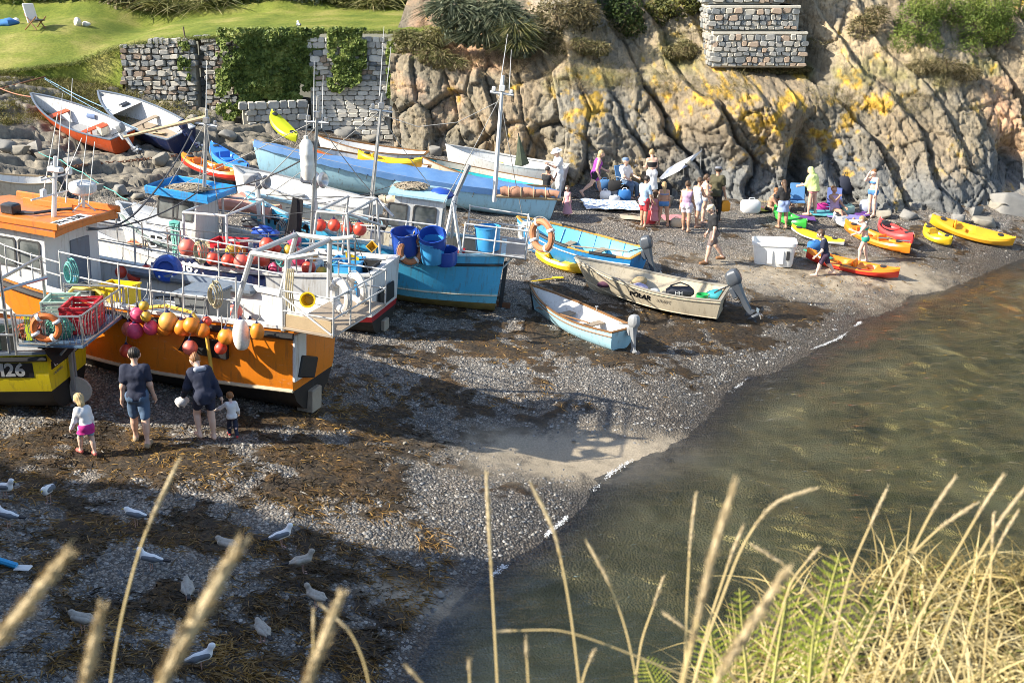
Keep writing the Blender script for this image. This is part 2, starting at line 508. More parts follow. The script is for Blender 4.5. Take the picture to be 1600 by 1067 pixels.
 me.materials.append(m)
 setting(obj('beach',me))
def build_water():
 xs,ys=np.arange(-5,30,.09),np.arange(6,47,.07)
 X,Y=np.meshgrid(xs,ys,indexing='ij')
 a=.12
 xr,yr=X*math.cos(a)+Y*math.sin(a),-X*math.sin(a)+Y*math.cos(a)
 dep=np.clip(-gz(X,Y)*2.2+.12,.06,1)
 Z=((fbm(xr*.7,yr*2.2,1.5,2)-.5)*.13+(fbm(xr*1.9,yr*5.6,4.2,2)-.5)*.15)*dep
 me=np_mesh('water',np.c_[X.ravel(),Y.ravel(),Z.ravel()],grid_faces(len(xs),len(ys)),None,True)
 me.materials.clear()
 attr(me,'depth',np.clip(-gz(X,Y)/1.2,0,1))
 m=bpy.data.materials.new('sea_water');m.use_nodes=True
 nt=m.node_tree;nt.nodes.clear()
 out=N(nt,'ShaderNodeOutputMaterial')
 tr=N(nt,'ShaderNodeBsdfTransparent');da=N(nt,'ShaderNodeAttribute');da.attribute_name='depth'
 dc=ramp(nt,da.outputs['Fac'],[(0,(.98,.98,.97)),(.15,(.90,.90,.82)),(1,(.82,.84,.68))]);L(nt,dc.outputs[0],tr.inputs[0])
 gl=N(nt,'ShaderNodeBsdfGlossy');gl.inputs['Roughness'].default_value=.06;gl.inputs[0].default_value=(.95,.97,1,1)
 fr=N(nt,'ShaderNodeFresnel');fr.inputs[0].default_value=1.34
 geo=N(nt,'ShaderNodeNewGeometry')
 mp=N(nt,'ShaderNodeMapping');mp.inputs['Rotation'].default_value=(0,0,-.35);mp.inputs['Scale'].default_value=(1.0,3.6,1)
 L(nt,geo.outputs['Position'],mp.inputs[0])
 n=noise(nt,mp.outputs[0],3.6,3,.55)
 bp=N(nt,'ShaderNodeBump');bp.inputs['Strength'].default_value=.55;bp.inputs['Distance'].default_value=.05
 L(nt,n.outputs[0],bp.inputs['Height'])
 for t in(gl,fr):
  L(nt,bp.outputs[0],t.inputs['Normal'])
 mx=N(nt,'ShaderNodeMixShader');pf=N(nt,'ShaderNodeMath',operation='MULTIPLY');pf.inputs[1].default_value=.86;L(nt,fr.outputs[0],pf.inputs[0])
 L(nt,pf.outputs[0],mx.inputs[0]);L(nt,tr.outputs[0],mx.inputs[1]);L(nt,gl.outputs[0],mx.inputs[2])
 L(nt,mx.outputs[0],out.inputs[0])
 me.materials.append(m)
 setting(obj('water',me))
 r=np.random.default_rng(3)
 pl=np.array([tuple(atz(u,v,0))[:2]for u,v in((1345,505),(1310,532),(1235,562),(1170,592),(1125,628),(1085,664),(1040,690),(955,742),(905,792),(850,842),(765,905))])
 f=r.random(6500)*(len(pl)-1.001);i=f.astype(int)
 c=pl[i]+(pl[i+1]-pl[i])*(f-i)[:,None]
 c=c+r.normal(size=c.shape)*.028+.16*(fbm(f*2.2,f*0,2)[:,None]-.5)*2
 k=fbm(f*1.6,f*0+4,3,3)+r.normal(size=len(f))*.03>.50
 c=c[k];n_=len(c)
 s_=r.uniform(.003,.011,n_);a_=r.uniform(0,6.28,n_)
 V=np.stack([np.stack([c[:,0]+s_*np.cos(a_+q)*1.4,c[:,1]+s_*np.sin(a_+q),.045+.01*r.random(n_)],-1)for q in(0,1.3,2.9,4.4)],1).reshape(-1,3)
 setting(obj('foam',np_mesh('foam',V,np.arange(n_*4).reshape(-1,4),M('sea_foam',(.75,.77,.78),.7,0))),'stuff')
build_water()
# ------------------------------------------------------------------ cliff at the back of the cove
CB=[(600,222,2.75),(640,232,2.6),(700,243,2.4),(780,262,2.1),(850,275,1.9),(920,286,1.75),(1000,294,1.6),(1100,306,1.35),(1200,318,1.1),(1300,328,.95),(1400,338,.8),(1500,345,.65),(1600,340,.5),(1750,345,.3)]
_cb=np.array([tuple(atz(*c))for c in CB])
def cliff_base(x):
 return np.interp(x,_cb[:,0],_cb[:,1]),np.interp(x,_cb[:,0],_cb[:,2])
def cliff_pt(x,t):
 """cliff surface without fine relief; t = height above its foot"""
 yb,zb=cliff_base(x)
 u=800+FPX*x/41.5
 lean=np.interp(u,[560,700,820,900,1000,1150,1250,1400,1500,1700],[.22,.26,.32,.55,.72,.75,.8,.85,.8,.6])
 y=yb+lean*t
 y=y+sstep(900,820,u)*np.clip(t-(3.6-.004*np.clip(u-640,0,300)),0,20)*np.interp(u,[690,790],[4.5,1.25])
 # shelf above the lichen dome and a steeper back wall
 sh=sstep(870,960,u)*sstep(1330,1240,u)
 y=y+sh*1.6*sstep(3.4,4.3,t)
 y=y-1.0*np.exp(-((u-1120)/110)**2-((t-2.4)/1.5)**2)
 y=y-.8*np.exp(-((u-930)/60)**2-((t-1.9)/1.3)**2)
 y=y+2.2*np.exp(-((u-1236-6*t)/15)**2)*sstep(3.6,.2,t)+1.1*np.exp(-((u-1330+26*t)/13)**2)*sstep(3.2,.2,t)
 y=y+1.5*np.exp(-((u-1592)/26)**2)*np.exp(-((t-1.6)/.8)**2)
 y=y-1.25*np.exp(-((u-1185)/95)**4-((t-3.3)/1.1)**2)
 y=y+.5*np.exp(-((u-845)/18)**2)*sstep(3.0,.5,t)
 return u,y,zb+t
def cliff_relief(x,t,u):
 wx=(fbm(x*.5,t*.5,21)-.5)*.7
 right=sstep(880,1000,u)
 # joint-bounded blocks (left)
 d1,d2,r1,r2,cx,cy=cells(x*1.05+t*.25+wx,t*.62-x*.2+wx*.6,3)
 blk=(r1-.5)*.75+(x*1.05+t*.25+wx-cx)*(r2-.5)*.6-.30*np.exp(-((d2-d1)/.07)**2)
 e1,e2,s1,s2,_,_=cells(x*2.6+t*.4+wx,t*1.7-x*.4,5)
 blk=blk+(s1-.5)*.28-.10*np.exp(-((e2-e1)/.08)**2)
 # steep slabs striking down to the right (right)
 q=(x*.86+t*.52)*.66+(fbm(x*.35,t*.35,14)-.5)*1.5
 k=np.floor(q);f=q-k
 rk=_h(k.astype(np.int64),np.int64(3),np.int64(9))
 amp=.22+.78*rk
 slab=amp*(f**1.4*1.0-.45)-.55*rk*np.exp(-((f-.985)/.05)**2)-.45*np.exp(-(f/.06)**2)*rk
 q2=(x*.80+t*.6)*2.9+(fbm(x*.8,t*.8,19)-.5)*1.6
 f2=q2-np.floor(q2);r2k=_h(np.floor(q2).astype(np.int64),np.int64(5),np.int64(2))
 slab=slab+.15*r2k*(f2-.5)
 g1,g2,h1,h2,_,_=cells(x*.9-t*.5,t*.9+x*.35+wx,8)
 slab=slab+(h1-.5)*.26-.10*np.exp(-((g2-g1)/.05)**2)
 i1,i2,j1,j2,kx,ky=cells(x*2.1+t*.9+wx,t*1.9-x*.9+wx,17)
 slab=slab+(j1-.5)*.17+(x*2.1+t*.9+wx-kx)*(j2-.5)*.30-.10*np.exp(-((i2-i1)/.06)**2)
 d=blk*(1-right)+slab*right
 rg=1-np.abs(2*fbm(x*3.2+t,t*2.2-x,6,4,.6)-1)
 d=d+(fbm(x*1.8,t*1.8,2,5,.55)-.5)*.13+(fbm(x*8,t*8,6,3)-.5)*.06-.05*sstep(.9,1.0,rg)
 soft=sstep(3.2,4.4,t)*(1-.6*right)
 return d*(1-.65*soft)
def cliff_hit(u,v,out=.15):
 """where the sight line of pixel (u, v) meets the cliff, a little in front of it"""
 ys=np.arange(38,62,.05);r=ray(u,v);k=ys/r.y
 x,z=r.x*k,CAMZ+r.z*k
 t=z-cliff_base(x)[1]
 i=int(np.argmax(cliff_pt(x,t)[1]<=ys))
 return Vector((float(x[i]),float(ys[i])-out,float(z[i])))
def build_cliff():
 xs,ts=np.concatenate([np.arange(-4.45,24.0,.05),np.arange(24,44,.5)]),np.concatenate([np.arange(-.9,9,.05),np.arange(9,24,.3)])
 X,T=np.meshgrid(xs,ts,indexing='ij')
 U,Y,Z=cliff_pt(X,T)
 D=cliff_relief(X,T,U)
 Y2=Y-D*.9
 Z2=Z+D*.22
 X2=X-D*.18
 me=np_mesh('cliff',np.c_[X2.ravel(),Y2.ravel(),Z2.ravel()],grid_faces(len(xs),len(ts)),None,False)
 me.materials.clear()
 u,v=pix(X2,Y2,Z2)
 nz=fbm(X*1.4,T*1.4,33,5,.6)
 nb=fbm(X*.5,T*.5,37,3)
 nf=fbm(X*6,T*6,39,3)
 lich=in_ell(u,v,[(1085,155,95,42,1.0,-8),(925,170,45,40,.9,20),(1190,200,45,50,.95,10),(1240,165,40,40,.8,0),(1300,190,60,60,.7,40),(1370,170,50,30,.6,20),(1330,250,40,50,.55,20),(1440,150,40,20,.6,0),(1030,220,60,30,.55,0),(900,210,40,30,.5,0),(990,160,50,26,.6,0),(1210,110,40,20,.5,0)])
 lich=np.clip((lich+(nz-.5)*2.4+(nf-.5)*1.3-.56)*2.4,0,1)
 soil=in_ell(u,v,[(740,90,110,20,1.0,6),(860,75,110,40,.9,5),(760,45,160,40,.6,0),(960,95,130,30,.7,-4),(1340,60,120,50,.55,10),(1480,110,160,40,.5,10),(655,130,40,60,.25,0),(700,180,30,60,.2,10),(800,190,30,60,.15,0),(1570,190,22,70,.95,-28),(1300,30,80,60,.5,0)])
 soil=np.clip((soil+(nz-.5)*1.3-.08)*1.8+.9*sstep(8,9.5,Z2),0,1)
 green=in_ell(u,v,[(950,120,120,20,.6,-4),(1260,105,90,22,.6,10),(1430,120,120,30,.6,5),(1500,110,100,30,.5,0),(1060,90,50,30,.7,40),(930,130,90,16,.5,0)])
 green=np.clip((green+(nz-.5)*1.8-.25)*1.8,0,1)
 low=sstep(2.3,.7,Z2-cliff_base(X)[1]+(nz-.5)*1.6)*sstep(960,1080,u)
 c0=np.stack([.215+.09*(nb-.5),.183+.08*(nb-.5),.130+.04*(nb-.5)],-1)*(.66+.74*nz[...,None])
 grey=np.array([.155,.157,.152])*(.55+.9*nz[...,None])
 warm=np.array([.235,.185,.122])*(.6+.8*nz[...,None])
 gm=np.clip(sstep(.5,.72,nb)*.5+low,0,1)[...,None]
 c=c0*(1-gm)+grey*gm
 wm=(sstep(.52,.36,nb)*.7*(1-low))[...,None]
 c=c*(1-wm)+warm*wm
 sred=np.array([.44,.27,.165])*(.7+.6*nf[...,None])
 stan=np.array([.38,.295,.185])*(.7+.6*nf[...,None])
 rsel=sstep(900,700,u)[...,None]+(np.exp(-((u-1570)/40)**2)*(v>120))[...,None]
 sc_=stan*(1-np.clip(rsel,0,1))+sred*np.clip(rsel,0,1)
 c=c*(1-soil[...,None])+sc_*soil[...,None]
 c=c*(1-green[...,None]*.8)+np.array([.15,.15,.05])*(.5+nf[...,None])*green[...,None]*.8
 lc=np.array([.47,.29,.035])*(.6+.8*nf[...,None])*(1-nb[...,None]*.3)
 la=(lich*.88)[...,None]
 c=c*(1-la)+lc*la
 attr(me,'rockcol',np.concatenate([np.clip(c,.01,.8),np.ones(c.shape[:2]+(1,))],-1),'FLOAT_COLOR')
 m,nt,b=nodes_of('cliff_rock')
 a=N(nt,'ShaderNodeAttribute');a.attribute_name='rockcol'
 geo=N(nt,'ShaderNodeNewGeometry')
 n1=noise(nt,geo.outputs['Position'],9,6,.7)
 mp=N(nt,'ShaderNodeMapping');mp.inputs['Rotation'].default_value=(0,.62,0);mp.inputs['Scale'].default_value=(7,1.5,1.1)
 L(nt,geo.outputs['Position'],mp.inputs[0])
 n2=noise(nt,mp.outputs[0],1.6,6,.65)
 tint=ramp(nt,n1.outputs[0],[(.3,(.55,.55,.56)),(.5,(1,1,1)),(.72,(1.35,1.3,1.2))])
 c1=mixc(nt,.85,a.outputs['Color'],tint.outputs[0],'MULTIPLY')
 t2=ramp(nt,n2.outputs[0],[(.34,(.45,.44,.43)),(.46,(1,1,1)),(.8,(1.15,1.12,1.08))])
 c1=mixc(nt,.8,c1,t2.outputs[0],'MULTIPLY')
 L(nt,c1,b.inputs['Base Color'])
 b.inputs['Roughness'].default_value=.85
 b.inputs['Specular IOR Level'].default_value=.25
 hh=mixc(nt,.5,n1.outputs[0],n2.outputs[0])
 bump(nt,hh,.8,.08,b)
 me.materials.append(m)
 setting(obj('cliff',me))
build_cliff()
# ------------------------------------------------------------------ lawn terrace above the wall, and the headland the photographer stands on
LAWN_FRONT=[(-300,130,5.0),(-100,118,5.2),(0,112,5.35),(120,98,5.62),(190,72,6.22),(260,62,6.45),(365,56,6.6),(500,50,6.68),(600,50,6.68),(680,52,6.62),(760,60,6.4),(1000,40,6.6)]
_lf=np.array([tuple(atz(*c))for c in LAWN_FRONT])
def lawn_z(x,y):
 yf,zf=np.interp(x,_lf[:,0],_lf[:,1]),np.interp(x,_lf[:,0],_lf[:,2])
 d=y-yf
 return zf+np.clip(d,-1,30)*.07+np.clip(d,0,4.5)*.24*sstep(-14.6,-18.5,x)+.7*sstep(7.5,10,d)+np.clip(d-9.5,0,99)*.35
def build_lawn():
 xs,fs=np.arange(-30,4.5,.2),np.concatenate([np.arange(-.12,10,.15),np.arange(10,40,1.5)])
 X,Dp=np.meshgrid(xs,fs,indexing='ij')
 Y=np.interp(X,_lf[:,0],_lf[:,1])+Dp
 Z=lawn_z(X,Y)+(fbm(X*.6,Y*.6,3)-.5)*.14+(fbm(X*3,Y*3,5)-.5)*.07
 Z[:,0]-=2.2*(X[:,0]<_lf[4,0])
 me=np_mesh('lawn',np.c_[X.ravel(),Y.ravel(),Z.ravel()],grid_faces(len(xs),len(fs)),None,True)
 me.materials.clear()
 m,nt,b=nodes_of('mown_turf')
 geo=N(nt,'ShaderNodeNewGeometry')
 n1=noise(nt,geo.outputs['Position'],.55,5,.6)
 n2=noise(nt,geo.outputs['Position'],9,6,.75)
 c=ramp(nt,n1.outputs[0],[(.32,(.10,.14,.024)),(.5,(.17,.20,.038)),(.68,(.28,.26,.085))])
 c2=mixc(nt,.55,c.outputs[0],ramp(nt,n2.outputs[0],[(.32,(.35,.4,.3)),(.68,(1.4,1.32,1.15))]).outputs[0],'MULTIPLY')
 L(nt,c2,b.inputs['Base Color'])
 b.inputs['Roughness'].default_value=.9
 b.inputs['Specular IOR Level'].default_value=.15
 bump(nt,n2.outputs[0],.8,.06,b)
 me.materials.append(m)
 setting(obj('lawn',me))
build_lawn()
build_ground()
def headland_and_added_bluff_z(x,y):
 """slope under the photographer, and an unseen bluff added on the left, shaped to shade the near beach"""
 near=7.20+.27*sstep(.15,.95,x)-.10*sstep(-.2,-1.2,x)+.18*np.clip(-y,0,8)
 brow=.95+1.75*sstep(-.1,.75,x)
 near=near-1.25*np.clip(y-brow,0,99)-.22*np.clip(x-2.4,0,99)-.25*np.clip(-1.5-x,0,6.5)*sstep(-6,2,y)
 edge=12.55+.10*np.clip(-9-x,0,40)+(fbm(x*.5,x*0+1,3)-.5)*2.0+(fbm(x*2.2,x*0+1,5)-.5)*1.0
 bl=(8.9+.12*np.clip(-10-x,0,30)+(fbm(x*.7,y*.7,5)-.5)*2.4+(fbm(x*2.5,y*2.5,6)-.5)*.8)
 m=sstep(-7.8,-9.8,x)*sstep(edge+1.3,edge-.5,y)
 return np.maximum(near,bl*m-.5-5*(1-m))
def build_headland():
 xs=np.concatenate([np.arange(-45,-12,.6),np.arange(-12,-3,.2),np.arange(-3,3.5,.07),np.arange(3.5,14,.4)])
 ys=np.concatenate([np.arange(-30,-2,1.0),np.arange(-2,4.5,.07),np.arange(4.5,17,.25)])
 X,Y=np.meshgrid(xs,ys,indexing='ij')
 Z=np.clip(headland_and_added_bluff_z(X,Y)+(fbm(X*2,Y*2,8)-.5)*.1,-4.5,20)
 me=np_mesh('headland',np.c_[X.ravel(),Y.ravel(),Z.ravel()],grid_faces(len(xs),len(ys)),None,True)
 me.materials.clear()
 m,nt,b=nodes_of('rough_turf')
 geo=N(nt,'ShaderNodeNewGeometry')
 n1=noise(nt,geo.outputs['Position'],7,6,.7)
 c=ramp(nt,n1.outputs[0],[(.3,(.018,.017,.008)),(.5,(.05,.042,.018)),(.7,(.13,.10,.045))])
 L(nt,c.outputs[0],b.inputs['Base Color'])
 b.inputs['Roughness'].default_value=.9
 bump(nt,n1.outputs[0],.8,.06,b)
 me.materials.append(m)
 setting(obj('headland',me))
build_headland()
# ------------------------------------------------------------------ stone walls: every stone its own part on a mortar core
def stone_meshes(n,mat_list,rough=.16,seed=1):
 out=[]
 r=random.Random(seed)
 for k in range(n):
  vs,fs=[],[]
  prof=[(-.5,1.0),(.30,1.0),(.5,.84)]
  m=8
  offs=[(1+r.uniform(-rough,rough))for _ in range(m)]
  for z,s_ in prof:
   for j,(c,d)in enumerate(((.5,-.31),(.5,.31),(.34,.5),(-.34,.5),(-.5,.31),(-.5,-.31),(-.34,-.5),(.34,-.5))):
    f=s_*offs[j]
    vs.append((c*f+r.uniform(-.03,.03),-z+r.uniform(-.08,.08)*(z>.2),d*f+r.uniform(-.03,.03)))
  for i in range(2):
   for j in range(m):
    fs.append((i*m+j,i*m+(j+1)%m,(i+1)*m+(j+1)%m,(i+1)*m+j))
  fs.append(tuple(2*m+j for j in range(m)))
  mb=MB();mb.add(vs,fs)
  out.append(mb.mesh('stone',mat_list[k%len(mat_list)],False))
 return out
ST=[M('stone_grey',(.31,.30,.275),.85,.5,3,(.14,.14,.13),bmp=.5),M('stone_pale',(.42,.39,.33),.85,.45,3,(.16,.14,.11),bmp=.5),M('stone_slate',(.19,.20,.20),.8,.4,4,(.07,.075,.08),bmp=.5),
  M('stone_rust',(.33,.25,.185),.85,.4,3,(.14,.11,.08),bmp=.5),M('stone_light',(.50,.465,.40),.85,.4,3,(.2,.18,.14),bmp=.5)]
MORTAR=M('lime_mortar',(.42,.385,.31),.9,.4,3,(.22,.19,.15),bmp=.6)
BLOCKM=[M('block_white',(.62,.585,.51),.85,.4,2,(.26,.23,.18),bmp=.4),M('block_cream',(.55,.51,.43),.85,.5,2,(.24,.2,.15),bmp=.4),M('block_dull',(.47,.44,.385),.85,.5,2,(.2,.18,.14),bmp=.4)]
RUB=stone_meshes(14,ST,.2,3)
PIER=stone_meshes(12,[ST[0],ST[2],ST[1],ST[2],ST[0],ST[3]],.12,5)
BLK=stone_meshes(6,BLOCKM,.04,8)
def lay_stones(parent,p0,p1,zlo,zhi,h,w,stones,seed,course=False,keep=None,depth=.16,vary=.35,name='stone',gap=.96):
 """stones in rough courses on the vertical face from p0 to p1 (plan), between heights zlo(s) and zhi(s)"""
 r=random.Random(seed)
 a,b=Vector((p0[0],p0[1],0)),Vector((p1[0],p1[1],0))
 Lh=(b-a).length
 d=(b-a).normalized()
 ang=math.atan2(d.y,d.x)
 z=min(zlo(s_/10)for s_ in range(11))
 top=max(zhi(s_/10)for s_ in range(11))
 n=0
 while z<top:
  hh=h*(1+r.uniform(-vary,vary))
  s_=-r.uniform(0,w)
  while s_<Lh:
   ww=w*(1+r.uniform(-vary,vary))*(1 if course else r.choice((.7,1,1.35)))
   c=s_+ww/2
   t=c/Lh
   zc=z+hh/2+(0 if course else r.uniform(-.03,.03))
   if 0<=t<=1 and zlo(t)-hh*.3<zc<zhi(t)+hh*.1 and(keep is None or keep(c,zc)):
    o=bpy.data.objects.new(name,r.choice(stones))
    COL.objects.link(o)
    o.parent=parent
    p=a+d*c
    o.location=(p.x-parent.location.x+math.sin(ang)*depth*.1,p.y-parent.location.y-r.uniform(0,.05),zc-parent.location.z)
    o.rotation_euler=(0,0 if course else r.uniform(-.12,.12),ang)
    o.scale=(ww*gap,depth*(1+r.uniform(-.3,.3)),hh*gap)
    n+=1
   s_+=ww
  z+=hh
 return n
def lf_at(u):
 """plan point of the terrace front at photo column u"""
 x=np.interp(u,[c[0]for c in LAWN_FRONT],_lf[:,0])
 return float(x),float(np.interp(x,_lf[:,0],_lf[:,1])),float(np.interp(x,_lf[:,0],_lf[:,2]))
def wall_core(parent,pts,zlo,zhi,th=.5,mat=MORTAR):
 mb=MB()
 o=parent.location
 for(x0,y0),(x1,y1)in zip(pts[:-1],pts[1:]):
  d=Vector((x1-x0,y1-y0,0));nrm=Vector((-d.y,d.x,0)).normalized()*th
  q=[Vector((x0,y0,0)),Vector((x1,y1,0)),Vector((x1,y1,0))+nrm,Vector((x0,y0,0))+nrm]
  mb.add([Vector((p.x-o.x,p.y-o.y,z-o.z))for z in(zlo,zhi)for p in q],[(3,2,1,0),(4,5,6,7),(0,1,5,4),(1,2,6,5),(2,3,7,6),(3,0,4,7)])
 return mb.build('mortar_core',mat,parent,False)
# rubble retaining wall under the lawn
x0,y0,z0=lf_at(190);x1,y1,z1=lf_at(372)
xm,ym,zm=lf_at(302);xn,yn,zn=lf_at(318)
w=thing('stone_wall','rough rubble retaining wall with a dark recess, below the left end of the lawn','wall',(x0,y0,3.5))
wall_core(w,[(x0,y0-.05),(xm,ym-.05)],3.0,(z0+zm)/2-.10)
wall_core(w,[(xm,ym+.65),(xn,yn+.65)],3.0,zm-.10)
wall_core(w,[(xn,yn+.02),(x1,y1+.02)],3.0,z1-.10)
lay_stones(w,(x0,y0-.08),(xm,ym-.08),lambda t:4.75-1.15*t,lambda t:z0+(zm-z0)*t+.02,.20,.27,RUB,11,depth=.3)
lay_stones(w,(xm,ym+.6),(xn,yn+.6),lambda t:3.6,lambda t:zm,.18,.27,RUB,12)
lay_stones(w,(xn,yn),(x1,y1),lambda t:3.6,lambda t:zn+.02,.155,.26,RUB,13,depth=.26)
# lower blockwork apron with a buttress, and the pale coursed blockwork right of the ivy
xa,ya,_=lf_at(378);xb,yb,_=lf_at(478)
w2=thing('stone_buttress','squared grey stone buttress at the foot of the ivy covered wall','wall',(xa,ya-.9,2.6))
wall_core(w2,[(xa,ya-.75),(xb,yb-.75)],2.3,4.2,.9)
lay_stones(w2,(xa,ya-.80),(xb,yb-.80),lambda t:2.7,lambda t:4.32,.30,.36,stone_meshes(6,[ST[0],ST[1],ST[4]],.06,21),14,True)
xc,yc,_=lf_at(482);xd,yd,zd=lf_at(606)
w3=thing('block_wall','pale coursed blockwork wall between the ivy and the cliff','wall',(xc,yc,3.0))
wall_core(w3,[(xc,yc-.32),(xd,yd-.32)],2.2,6.45,.6)
lay_stones(w3,(xc,yc-.36),(xd,yd-.36),lambda t:2.95-.25*t,lambda t:4.92,.165,.40,BLK,15,True,depth=.13,vary=.15)
lay_stones(w3,(xc,yc-.34),(xd,yd-.34),lambda t:4.95,lambda t:6.5,.19,.30,RUB[:4]+BLK,16,depth=.13,keep=lambda c,z:True)
# stepped rubble pier on the cliff shelf
yp=43.4
def pz(u,v,y=yp):
 p=aty(u,v,y);return p
w4=thing('stone_pier','stepped grey rubble masonry pier with white mortar, standing on the cliff shelf','pier',tuple(aty(1180,96,yp)))
tiers=[((1112,106),(1261,50),0.0),((1108,49),(1250,9),.3),((1105,8),(1226,-90),.6)]
for k,((ua,va),(ub,vb),dy)in enumerate(tiers):
 pa,pb=aty(ua,va,yp+dy),aty(ub,vb,yp+dy)
 mb=MB();o=w4.location
 ww,hh=pb.x-pa.x,pb.z-pa.z
 mb.bbox(((pa.x+pb.x)/2-o.x,yp+dy+1.2-o.y,(pa.z+pb.z)/2-o.z),(ww,2.4,hh),.03)
 mb.bbox(((pa.x+pb.x)/2-o.x,yp+dy+1.17-o.y,pb.z-.05-o.z),(ww+.06,2.5,.10),.02)
 pass
 mb.build('mortar_core',M('pier_mortar',(.47,.44,.37),.9,.4,3,(.26,.23,.19),bmp=.6),w4,False)
 lay_stones(w4,(pa.x+.03,yp+dy-.02),(pb.x-.03,yp+dy-.02),lambda t:pa.z+.06,lambda t:pb.z-.14,.18,.27,PIER,31+k,depth=.16,gap=.90)
 lay_stones(w4,(pa.x-.02,yp+dy+1.6),(pa.x-.02,yp+dy+.03),lambda t:pa.z+.06,lambda t:pb.z-.14,.18,.27,PIER,41+k,depth=.16,gap=.90)
# ------------------------------------------------------------------ boulders
def boulder_mesh(seed,mat):
 r=np.random.default_rng(seed)
 n,m=22,14
 th=np.linspace(0,math.pi,m+1);ph=np.linspace(0,2*math.pi,n,endpoint=False)
 T,Ph=np.meshgrid(th,ph,indexing='ij')
 V=np.stack([np.sin(T)*np.cos(Ph),np.sin(T)*np.sin(Ph),np.cos(T)],-1).reshape(-1,3)
 for k in range(17):  # cleave flat faces off a ball
  d=r.normal(size=3);d/=np.linalg.norm(d)
  h=r.uniform(.34,.66)
  s_=V@d
  V=V-np.maximum(s_-h,0)[:,None]*d*.98
 V=V+(fbm(V[:,0]*3+seed,V[:,1]*3,V[:,2]*3)[:,None]-.5)*.12*V
 F=[(i*n+j,(i+1)*n+j,(i+1)*n+(j+1)%n,i*n+(j+1)%n)for i in range(m)for j in range(n)]
 return np_mesh('boulder',V,np.array(F),mat,False)
BM=[M('boulder_grey',(.22,.21,.19),.85,.5,2.5,(.10,.105,.11),bmp=.6),M('boulder_tan',(.26,.235,.19),.85,.5,2.5,(.13,.12,.1),bmp=.6)]
BMESH=[boulder_mesh(k+3,BM[k%2])for k in range(8)]
BL=[(1590,335,1.1,'big pale boulder at the right edge of the photo below the cliff'),(1545,356,.62,'pointed grey boulder behind the far yellow kayak'),(1500,352,.5,'grey boulder left of the pointed one, at the cliff foot'),(1462,345,.42,'small grey boulder at the cliff foot above the yellow kayaks'),
  (1420,346,.5,'grey boulder at the cliff foot right of the girl in the blue bikini'),(1560,330,.55,'grey boulder wedged between the big pale boulder and the cliff'),(1525,338,.45,'squat grey boulder high at the cliff foot'),(1380,343,.42,'flat dark boulder beside the feet of the girl in the blue bikini'),
  (1075,320,.40,'rock lying against the cliff behind the bathers'),(1035,322,.85,'big smooth grey boulder behind the girl in the blue bikini bottoms'),(960,312,.4,'low rock behind the man in the blue cap'),(1215,335,.35,'small rock between the white bag and the cliff'),
  (8,238,.55,'grey upright stone at the left edge of the photo'),(28,242,.5,'second grey upright stone from the left edge'),(52,240,.55,'grey block of stone left of the small rocks'),(68,250,.4,'smaller dark stone below the orange rowing boat'),
  (185,306,.5,'mossy boulder behind the cabin boat bow'),(215,312,.35,'flat boulder by the bow of the cabin boat'),(330,212,.5,'dark boulder below the ivy wall'),(300,190,.4,'dark boulder right of the navy dinghy'),
  (360,220,.55,'grey boulder left of the blue covered gig bow'),(150,300,.38,'grey boulder on the slip left of the cabin boat'),(110,262,.4,'flat slab of rock below the orange rowing boat'),(250,258,.45,'slab of rock below the navy dinghy stern'),(535,215,.6,'dark rock at the foot of the pale block wall'),(575,222,.5,'second dark rock at the foot of the pale block wall'),(680,245,.55,'grey rock behind the white rowing boat')]
for k,(u,v,s_,lab)in enumerate(BL):
 p=G(u,v)
 o=obj('boulder',BMESH[k%8],None,(p.x,p.y+s_*.3,p.z+s_*.22))
 o.scale=(s_*1.05,s_*.8,s_*.72);o.rotation_euler=(0,0,k*1.7)
 tag(o,lab,'boulder','boulders at the foot of the rocks')
# ------------------------------------------------------------------ foliage
def leafmat(name,cols,rough=.6,trans=.25):
 if name in _mats:
  return _mats[name]
 m,nt,b=nodes_of(name)
 a=N(nt,'ShaderNodeAttribute');a.attribute_name='rnd'
 st=[(i/(len(cols)-1),c)for i,c in enumerate(cols)]
 r=ramp(nt,a.outputs['Fac'],st)
 L(nt,r.outputs[0],b.inputs['Base Color'])
 b.inputs['Roughness'].default_value=rough
 b.inputs['Specular IOR Level'].default_value=.3
 out=nt.nodes['Material Output']
 tl=N(nt,'ShaderNodeBsdfTranslucent');L(nt,r.outputs[0],tl.inputs[0])
 mx=N(nt,'ShaderNodeMixShader');mx.inputs[0].default_value=trans
 L(nt,b.outputs[0],mx.inputs[1]);L(nt,tl.outputs[0],mx.inputs[2]);L(nt,mx.outputs[0],out.inputs[0])
 _mats[name]=m
 return m
def quads(C,nrm,up,sx,sy,rnd,name,mat):
 """leaf-sized faces at C, each with its own normal and size"""
 nrm=nrm/np.linalg.norm(nrm,axis=1,keepdims=True)
 t=np.cross(nrm,up);t/=np.linalg.norm(t,axis=1,keepdims=True)+1e-9
 b=np.cross(nrm,t)
 sx,sy=np.broadcast_to(sx,(len(C),))[:,None],np.broadcast_to(sy,(len(C),))[:,None]
 V=np.stack([C-b*sy*.5,C+t*sx*.5,C+b*sy*.5,C-t*sx*.5],1).reshape(-1,3)
 F=np.arange(len(C)*4).reshape(-1,4)
 me=np_mesh(name,V,F,mat)
 attr(me,'rnd',np.repeat(np.clip(rnd,0,1),4))
 return me
